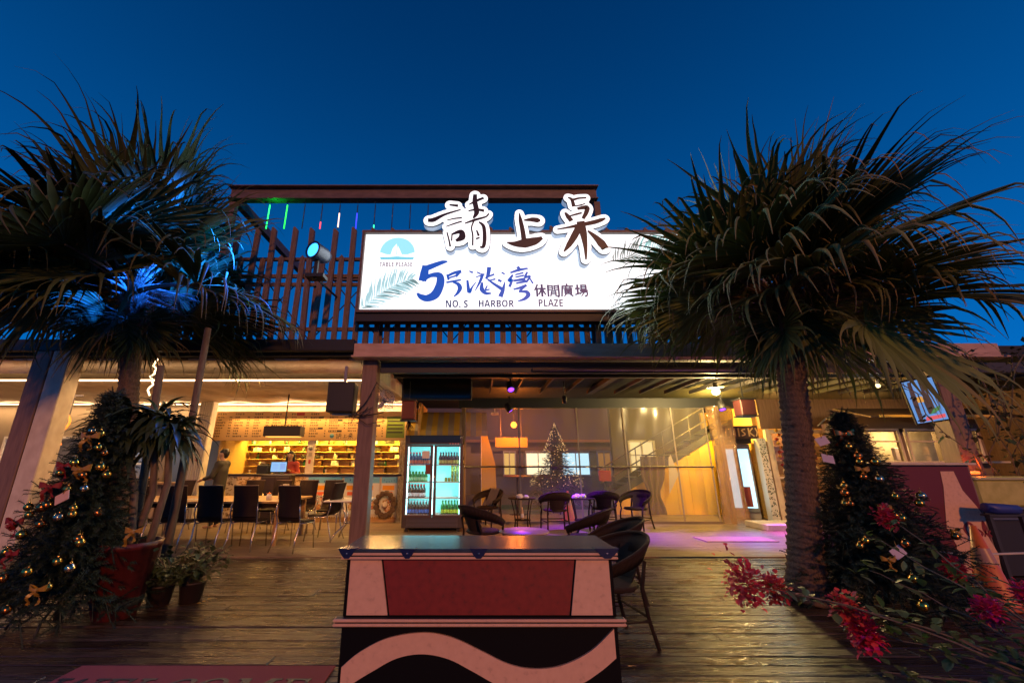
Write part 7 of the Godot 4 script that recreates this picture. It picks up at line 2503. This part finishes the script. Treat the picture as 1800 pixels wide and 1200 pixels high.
func plants() -> void:
	# red planter pot with a two stemmed dracaena
	var t = thing("red_planter_pot", "tall tapered dark red planter pot beside the left Christmas tree", "planter pot", Vector3(-3.48, 0.003, -4.5))
	var s = mb(true)
	lathe(s, [Vector2(0, 0), Vector2(0.17, 0), Vector2(0.18, 0.05), Vector2(0.19, 0.055), Vector2(0.26, 0.6), Vector2(0.275, 0.6), Vector2(0.28, 0.66), Vector2(0.255, 0.66), Vector2(0.24, 0.58), Vector2(0, 0.58)], 26)
	put("pot", s, grain(mat(Color.WHITE, 0.45), noise(0.02, 83, [[0.1, 0.9], [lin(0.08, 0.012, 0.011), lin(0.14, 0.02, 0.018)]], 4), Vector3(1, 1, 1)), t)
	s = mb(true)
	lathe(s, [Vector2(0.196, 0.10), Vector2(0.2005, 0.115), Vector2(0.2045, 0.15), Vector2(0.2025, 0.16)], 26)
	put("dark_band", s, M.black, t)
	t = thing("dracaena", "dracaena with strap leaves and two slanting bare stems growing from the red planter pot", "plant", Vector3(-3.45, 0.6, -4.55))
	var stems = [[Vector3(-0.05, -0.05, 0), Vector3(-0.02, 0.5, -0.1), Vector3(-0.15, 1.25, -0.1)], [Vector3(0.12, -0.05, 0), Vector3(0.1, 0.6, -0.12), Vector3(0.06, 0.85, -0.12), Vector3(0.0, 1.12, -0.12)], [Vector3(0.0, -0.05, 0.05), Vector3(-0.1, 0.5, 0.05), Vector3(-0.38, 1.12, 0.0)]]
	for st in stems:
		s = mb(true)
		tube(s, st, 0.035, 8)
		put("stem", s, M.stem, t)
		s = mb(true)
		for i in 80:
			var a = i * 2.4
			var e = R.randf_range(-0.4, 1.2)
			var d = Vector3(cos(a) * cos(e), sin(e), sin(a) * cos(e))
			leaf_blade(s, st[-1] + Vector3(0, R.randf_range(-0.12, 0.08), 0), d, Vector3.UP if absf(d.y) < 0.9 else Vector3.RIGHT, R.randf_range(0.34, 0.62), 0.036, 0.3, 7, 0.24)
		stuff(put("leaf", s, mat(lin(0.035, 0.055, 0.02), 0.4), t))
	# slanting timber props beside the left palm
	var props = [[Vector3(-3.62, 0, -5.25), Vector3(-3.75, 3.2, -5.4), "slanting grey timber pole right of the left palm, reaching up to its crown"], [Vector3(-3.98, 0, -5.2), Vector3(-4.05, 2.6, -5.1), "slanting grey timber pole nearest the left palm trunk"]]
	for p in props:
		s = mb(true)
		tube(s, [p[0], p[0].lerp(p[1], 0.5) + Vector3(0.02, 0, 0), p[1]], [0.05, 0.046, 0.042], 9)
		tag(put("support_pole", s, M.stem), p[2], "pole")
	# low bush in black pots
	t = thing("potted_bush", "loose green bush in small dark pots right of the red planter pot", "plant", Vector3(-3.2, 0.003, -4.85))
	for p in [Vector3(-0.12, 0, 0), Vector3(0.13, 0, -0.12)]:
		s = mb(true)
		lathe(s, [Vector2(0, 0), Vector2(0.10, 0), Vector2(0.125, 0.17), Vector2(0.13, 0.17), Vector2(0.13, 0.19), Vector2(0.115, 0.19), Vector2(0, 0.19)], 16, p)
		put("pot", s, mat(lin(0.03, 0.018, 0.015), 0.5), t)
	s = mb()
	var q = mb(true)
	for i in 64:
		var a = R.randf() * TAU
		var o = Vector3(0.1 * cos(a), 0.2, 0.1 * sin(a)) + Vector3(R.randf_range(-0.12, 0.12), 0, -0.05)
		var d = Vector3(cos(a) * 0.8, R.randf_range(0.3, 1.3), sin(a) * 0.8).normalized()
		var l = R.randf_range(0.24, 0.5)
		var e = o + d * l + Vector3(0, -0.05, 0)
		tube(q, [o, o + d * l * 0.5, e], 0.004, 4, false)
		for k in 16:
			var c = o.lerp(e, R.randf_range(0.25, 1.05)) + Vector3(R.randfn(0, 0.03), R.randfn(0, 0.03), R.randfn(0, 0.03))
			var ld = Vector3(R.randfn(0, 1), R.randfn(0.1, 0.5), R.randfn(0, 1)).normalized()
			leaf_blade(s, c, ld, Vector3.UP, R.randf_range(0.05, 0.09), 0.024, 0.25, 3, 0.12)
	stuff(put("leaf", s, mat(lin(0.045, 0.07, 0.018), 0.5), t))
	put("twig", q, M.stem, t)
	s = mb(true)
	for k in 3: lathe(s, [Vector2(0, 0), Vector2(0.02, 0.008), Vector2(0, 0.012)], 7, Vector3(0.33 + 0.05 * k, 0.02 + 0.02 * k, 0.05))
	put("yellow_flower", s, M.gold_cloth, t)
	# bougainvillea reaching in from the right
	t = thing("bougainvillea", "bougainvillea with magenta and red bract clusters arching in at the lower right foreground", "plant", Vector3(2.7, 0.0, -2.35))
	s = mb(true)
	lathe(s, [Vector2(0, 0), Vector2(0.2, 0), Vector2(0.26, 0.3), Vector2(0.28, 0.3), Vector2(0.28, 0.34), Vector2(0.24, 0.34), Vector2(0, 0.3)], 18, Vector3(0.25, 0.003, 0.15))
	put("pot", s, M.black, t)
	var tips = [[Vector3(-0.98, 0.66, -0.62), 1, 0], [Vector3(-0.80, 0.63, -0.62), 2, 0], [Vector3(-0.42, 0.44, -0.45), 1, 1], [Vector3(-0.46, 0.56, -0.5), 2, 1], [Vector3(0.30, 1.03, -0.9), 0, 0], [Vector3(0.42, 0.74, -0.65), 0, 0], [Vector3(0.13, 0.62, -0.25), 0, 1], [Vector3(0.12, 0.52, -0.1), -1, 0], [Vector3(0.66, 0.62, -0.5), 0, 1], [Vector3(-0.05, 0.48, -0.2), -1, 0], [Vector3(-0.3, 0.3, -0.1), -1, 0], [Vector3(0.3, 0.5, -0.1), -1, 0], [Vector3(0.45, 0.55, -0.3), -1, 0], [Vector3(-0.12, 0.72, -0.7), -1, 0], [Vector3(0.1, 0.9, -0.9), -1, 0], [Vector3(-0.6, 0.3, -0.3), -1, 0], [Vector3(0.36, 0.36, 0.1), -1, 0], [Vector3(0.05, 0.3, 0.1), -1, 0], [Vector3(0.2, 0.4, -0.05), -1, 0], [Vector3(-0.1, 0.38, -0.02), -1, 0]]
	var lv = mb(true)
	for tip in tips:
		s = mb(true)
		var o = Vector3(0.25 + R.randfn(0, 0.06), 0.3, 0.15 + R.randfn(0, 0.06))
		var e: Vector3 = tip[0]
		var mid = o.lerp(e, 0.5) + Vector3(R.randfn(0, 0.05), 0.12, R.randfn(0, 0.05))
		var pts = []
		for i in 11:
			var u = i / 10.0
			pts.append(o.lerp(mid, u).lerp(mid.lerp(e, u), u) + Vector3(R.randfn(0, 0.008), R.randfn(0, 0.008), 0))
		var wd = []
		for i in 11: wd.append(lerpf(0.008, 0.0025, i / 10.0))
		tube(s, pts, wd, 5)
		put("branch", s, M.stem, t)
		for i in 30 if tip[1] < 0 else 30:
			var c = pts[2 + R.randi() % 9] + Vector3(R.randfn(0, 0.035), R.randfn(0, 0.03), R.randfn(0, 0.035))
			var d = Vector3(R.randfn(0, 1), R.randfn(0.1, 0.5), R.randfn(0, 1)).normalized()
			leaf_blade(lv, c, d, Vector3.UP if absf(d.y) < 0.9 else Vector3.RIGHT, R.randf_range(0.045, 0.085), R.randf_range(0.018, 0.028), 0.25, 4, 0.1)
		if tip[1] >= 0:
			var sg = 0.05 if tip == tips[0] else 0.022 if tip[1] == 0 else 0.032
			for kind in 2:
				s = mb(true)
				for i in ([90, 260, 120][tip[1]] if kind == 0 else 80):
					var c = e + Vector3(R.randfn(0, sg), R.randfn(0, sg * 1.15), R.randfn(0, sg))
					var d = ((c - e).normalized() + Vector3(R.randfn(0, 0.5), R.randfn(0, 0.5), R.randfn(0, 0.5))).normalized()
					leaf_blade(s, c, d, Vector3.UP if absf(d.y) < 0.9 else Vector3.RIGHT, R.randf_range(0.022, 0.038), 0.0155, 0.4, 3, 0.0)
				var bm = mat([[lin(0.55, 0.02, 0.05), lin(0.62, 0.012, 0.2)], [lin(0.6, 0.06, 0.03), lin(0.4, 0.02, 0.03)]][0 if (tip[2] == 1 or kind == 0) and tip[1] < 2 else 1][kind], 0.55)
				bm.backlight_enabled = true
				bm.backlight = Color(0.6, 0.2, 0.3)
				stuff(put("bract_cluster", s, bm, t))
	var lm = mat(lin(0.07, 0.10, 0.035), 0.45)
	lm.backlight_enabled = true
	lm.backlight = Color(0.3, 0.4, 0.15)
	stuff(put("leaf", lv, lm, t))
	cone("orange traffic cone with worn band on the deck at the right edge", Vector3(5.34, 0.003, -4.8), 0.76)
	t = thing("rope_barrier", "pale rope barrier with a dark post running behind the traffic cone at the right", "barrier", Vector3(4.75, 0.003, -5.1))
	s = mb(true)
	tube(s, [Vector3(0, 0.5, 0), Vector3(0.7, 0.42, 0.03), Vector3(1.6, 0.44, 0)], 0.012, 6)
	put("rope", s, M.cream, t)
	for x in [0.0, 1.6]:
		s = mb(true)
		tube(s, [Vector3(x, 0, 0), Vector3(x, 0.55, 0)], 0.02, 8)
		put("post", s, M.black, t)

# ---------------------------------------------------------------- people
func person(label: String, at: Vector3, turn: float, arms: Array, jacket: Color, trousers: Color, lean := 0.0, h := 1.0, long_hair := false) -> void:   # arms: [[elbow, hand], [elbow, hand]] in the body's own axes, front is +z
	var t = thing("person", label, "person", at, turn)
	t.scale = Vector3.ONE * h
	var hipc = Vector3(0, 0.92, 0)
	var chest = Vector3(0, 1.24, lean * 0.5)
	var neck = Vector3(0, 1.45, lean)
	var head = Vector3(0, 1.585, lean * 1.1 + 0.015)
	var body = [[hipc, chest, 0.14, 0.15, 1.35], [chest, neck - Vector3(0, 0.06, 0), 0.14, 0.07, 1.2], [neck - Vector3(0, 0.05, 0), head - Vector3(0, 0.04, 0), 0.052, 0.055],
		[head + Vector3(0, 0.035, -0.02), head + Vector3(0, 0.03, 0.01), 0.088, 0.085], [head + Vector3(0, -0.02, 0.02), head + Vector3(0, -0.075, 0.045), 0.068, 0.036], [head + Vector3(0, 0.005, 0.09), head + Vector3(0, -0.022, 0.105), 0.011, 0.015],
		[head + Vector3(0.085, -0.01, -0.005), head + Vector3(0.083, 0.02, -0.015), 0.014, 0.018], [head + Vector3(-0.085, -0.01, -0.005), head + Vector3(-0.083, 0.02, -0.015), 0.014, 0.018]]
	var coat = [[hipc - Vector3(0, 0.06, 0), chest, 0.155, 0.165, 1.3], [chest, neck - Vector3(0, 0.07, 0), 0.155, 0.085, 1.2]]
	var legs = []
	for k in 2:
		var sx = -1.0 if k == 0 else 1.0
		var sh = Vector3(sx * 0.17, 1.38, lean * 0.9)
		var el: Vector3 = arms[k][0]
		var ha: Vector3 = arms[k][1]
		body.append([Vector3(0, 1.38, lean * 0.9), sh, 0.07, 0.062]); body.append([sh, el, 0.05, 0.04]); body.append([el, ha, 0.038, 0.026])
		coat.append([Vector3(0, 1.37, lean * 0.9), sh, 0.085, 0.075]); coat.append([sh, el, 0.066, 0.053]); coat.append([el, el.lerp(ha, 0.86), 0.05, 0.04])
		var fw = (ha - el).normalized()
		var ac = fw.cross(Vector3.UP).normalized() if absf(fw.y) < 0.9 else Vector3.RIGHT
		body.append([ha, ha + fw * 0.06, 0.024, 0.03])
		for f in 4:
			var base = ha + fw * 0.085 + ac * (f - 1.5) * 0.02
			var l = [0.06, 0.07, 0.066, 0.05][f]
			var kn = base + fw * l * 0.55
			body.append([base - fw * 0.03, kn, 0.0098, 0.009]); body.append([kn, kn + (fw + Vector3.DOWN * 0.6).normalized() * l * 0.5, 0.009, 0.0075])
		var th = ha + fw * 0.02 + ac * (-0.03 * sx)
		body.append([th, th + (fw * 0.7 - ac * sx).normalized() * 0.05, 0.0115, 0.009])
		var hip = Vector3(sx * 0.09, 0.9, 0); var kn2 = Vector3(sx * 0.10, 0.49, 0.03); var an = Vector3(sx * 0.105, 0.08, -0.01)
		body.append([hip, kn2, 0.075, 0.05]); body.append([kn2, an, 0.05, 0.035]); body.append([an - Vector3(0, 0.035, 0.02), an + Vector3(0, -0.045, 0.14), 0.038, 0.03])
		legs.append([hip, kn2, 0.092, 0.066]); legs.append([kn2, an, 0.063, 0.05])
	legs.append([hipc, hipc - Vector3(0, 0.08, 0), 0.145, 0.12, 1.3])
	put("body", flesh(body, 0.016, 0.02), M.skin, t)
	put("jacket", flesh(coat, 0.02, 0.03), mat(jacket, 0.7), t)
	put("trousers", flesh(legs, 0.022, 0.03), mat(trousers, 0.8), t)
	var locks = []
	if long_hair:
		for x in [-1, 1]: locks.append([head + Vector3(x * 0.085, 0.03, -0.02), head + Vector3(x * 0.11, -0.2, -0.01), 0.035, 0.03])
		locks.append([head + Vector3(0, 0, -0.07), head + Vector3(0, -0.2, -0.08), 0.08, 0.07])
	put("hair", flesh(locks + [[head + Vector3(0, 0.055, -0.03), head + Vector3(0, 0.06, 0.0), 0.092, 0.088], [head + Vector3(0, 0.0, -0.05), head + Vector3(0, -0.03, -0.055), 0.07, 0.05]], 0.01, 0.02), M.hair, t)
	var s = mb(true)
	for x in [-0.033, 0.033]: lathe(s, [Vector2(0, -0.011), Vector2(0.011, 0), Vector2(0, 0.011)], 8, head + Vector3(x, 0.018, 0.083))
	put("eye", s, M.hair, t)
	s = mb()
	box(s, head + Vector3(0, -0.055, 0.087), Vector3(0.045, 0.01, 0.01))
	put("mouth", s, mat(lin(0.3, 0.08, 0.07), 0.5), t)
	s = mb()
	for x in [-0.035, 0.035]: box(s, head + Vector3(x, 0.042, 0.088), Vector3(0.035, 0.008, 0.01))
	put("eyebrow", s, M.hair, t)

func people() -> void:
	person("person in a dark jacket standing in profile at the left end of the bar", Vector3(-6.0, 0.016, -10.05), -PI / 2, [[Vector3(-0.24, 1.12, 0.06), Vector3(-0.16, 1.05, 0.3)], [Vector3(0.24, 1.12, 0.06), Vector3(0.16, 1.04, 0.3)]], lin(0.025, 0.024, 0.02), lin(0.02, 0.02, 0.025))
	person("person with long dark hair in a red top working behind the till", Vector3(-5.13, 0.016, -11.7), 0.1, [[Vector3(-0.27, 1.1, 0.1), Vector3(-0.12, 1.2, 0.3)], [Vector3(0.27, 1.1, 0.1), Vector3(0.1, 1.2, 0.3)]], lin(0.4, 0.05, 0.04), lin(0.03, 0.03, 0.05), 0.05, 1.0, true)
	person("person in a pale shirt half hidden behind the left Christmas tree", Vector3(-8.6, 0.016, -8.2), 0.6, [[Vector3(-0.25, 1.12, 0.02), Vector3(-0.2, 0.95, 0.2)], [Vector3(0.25, 1.12, 0.02), Vector3(0.2, 0.95, 0.2)]], lin(0.4, 0.34, 0.26), lin(0.05, 0.05, 0.06), 0.0, 1.02)
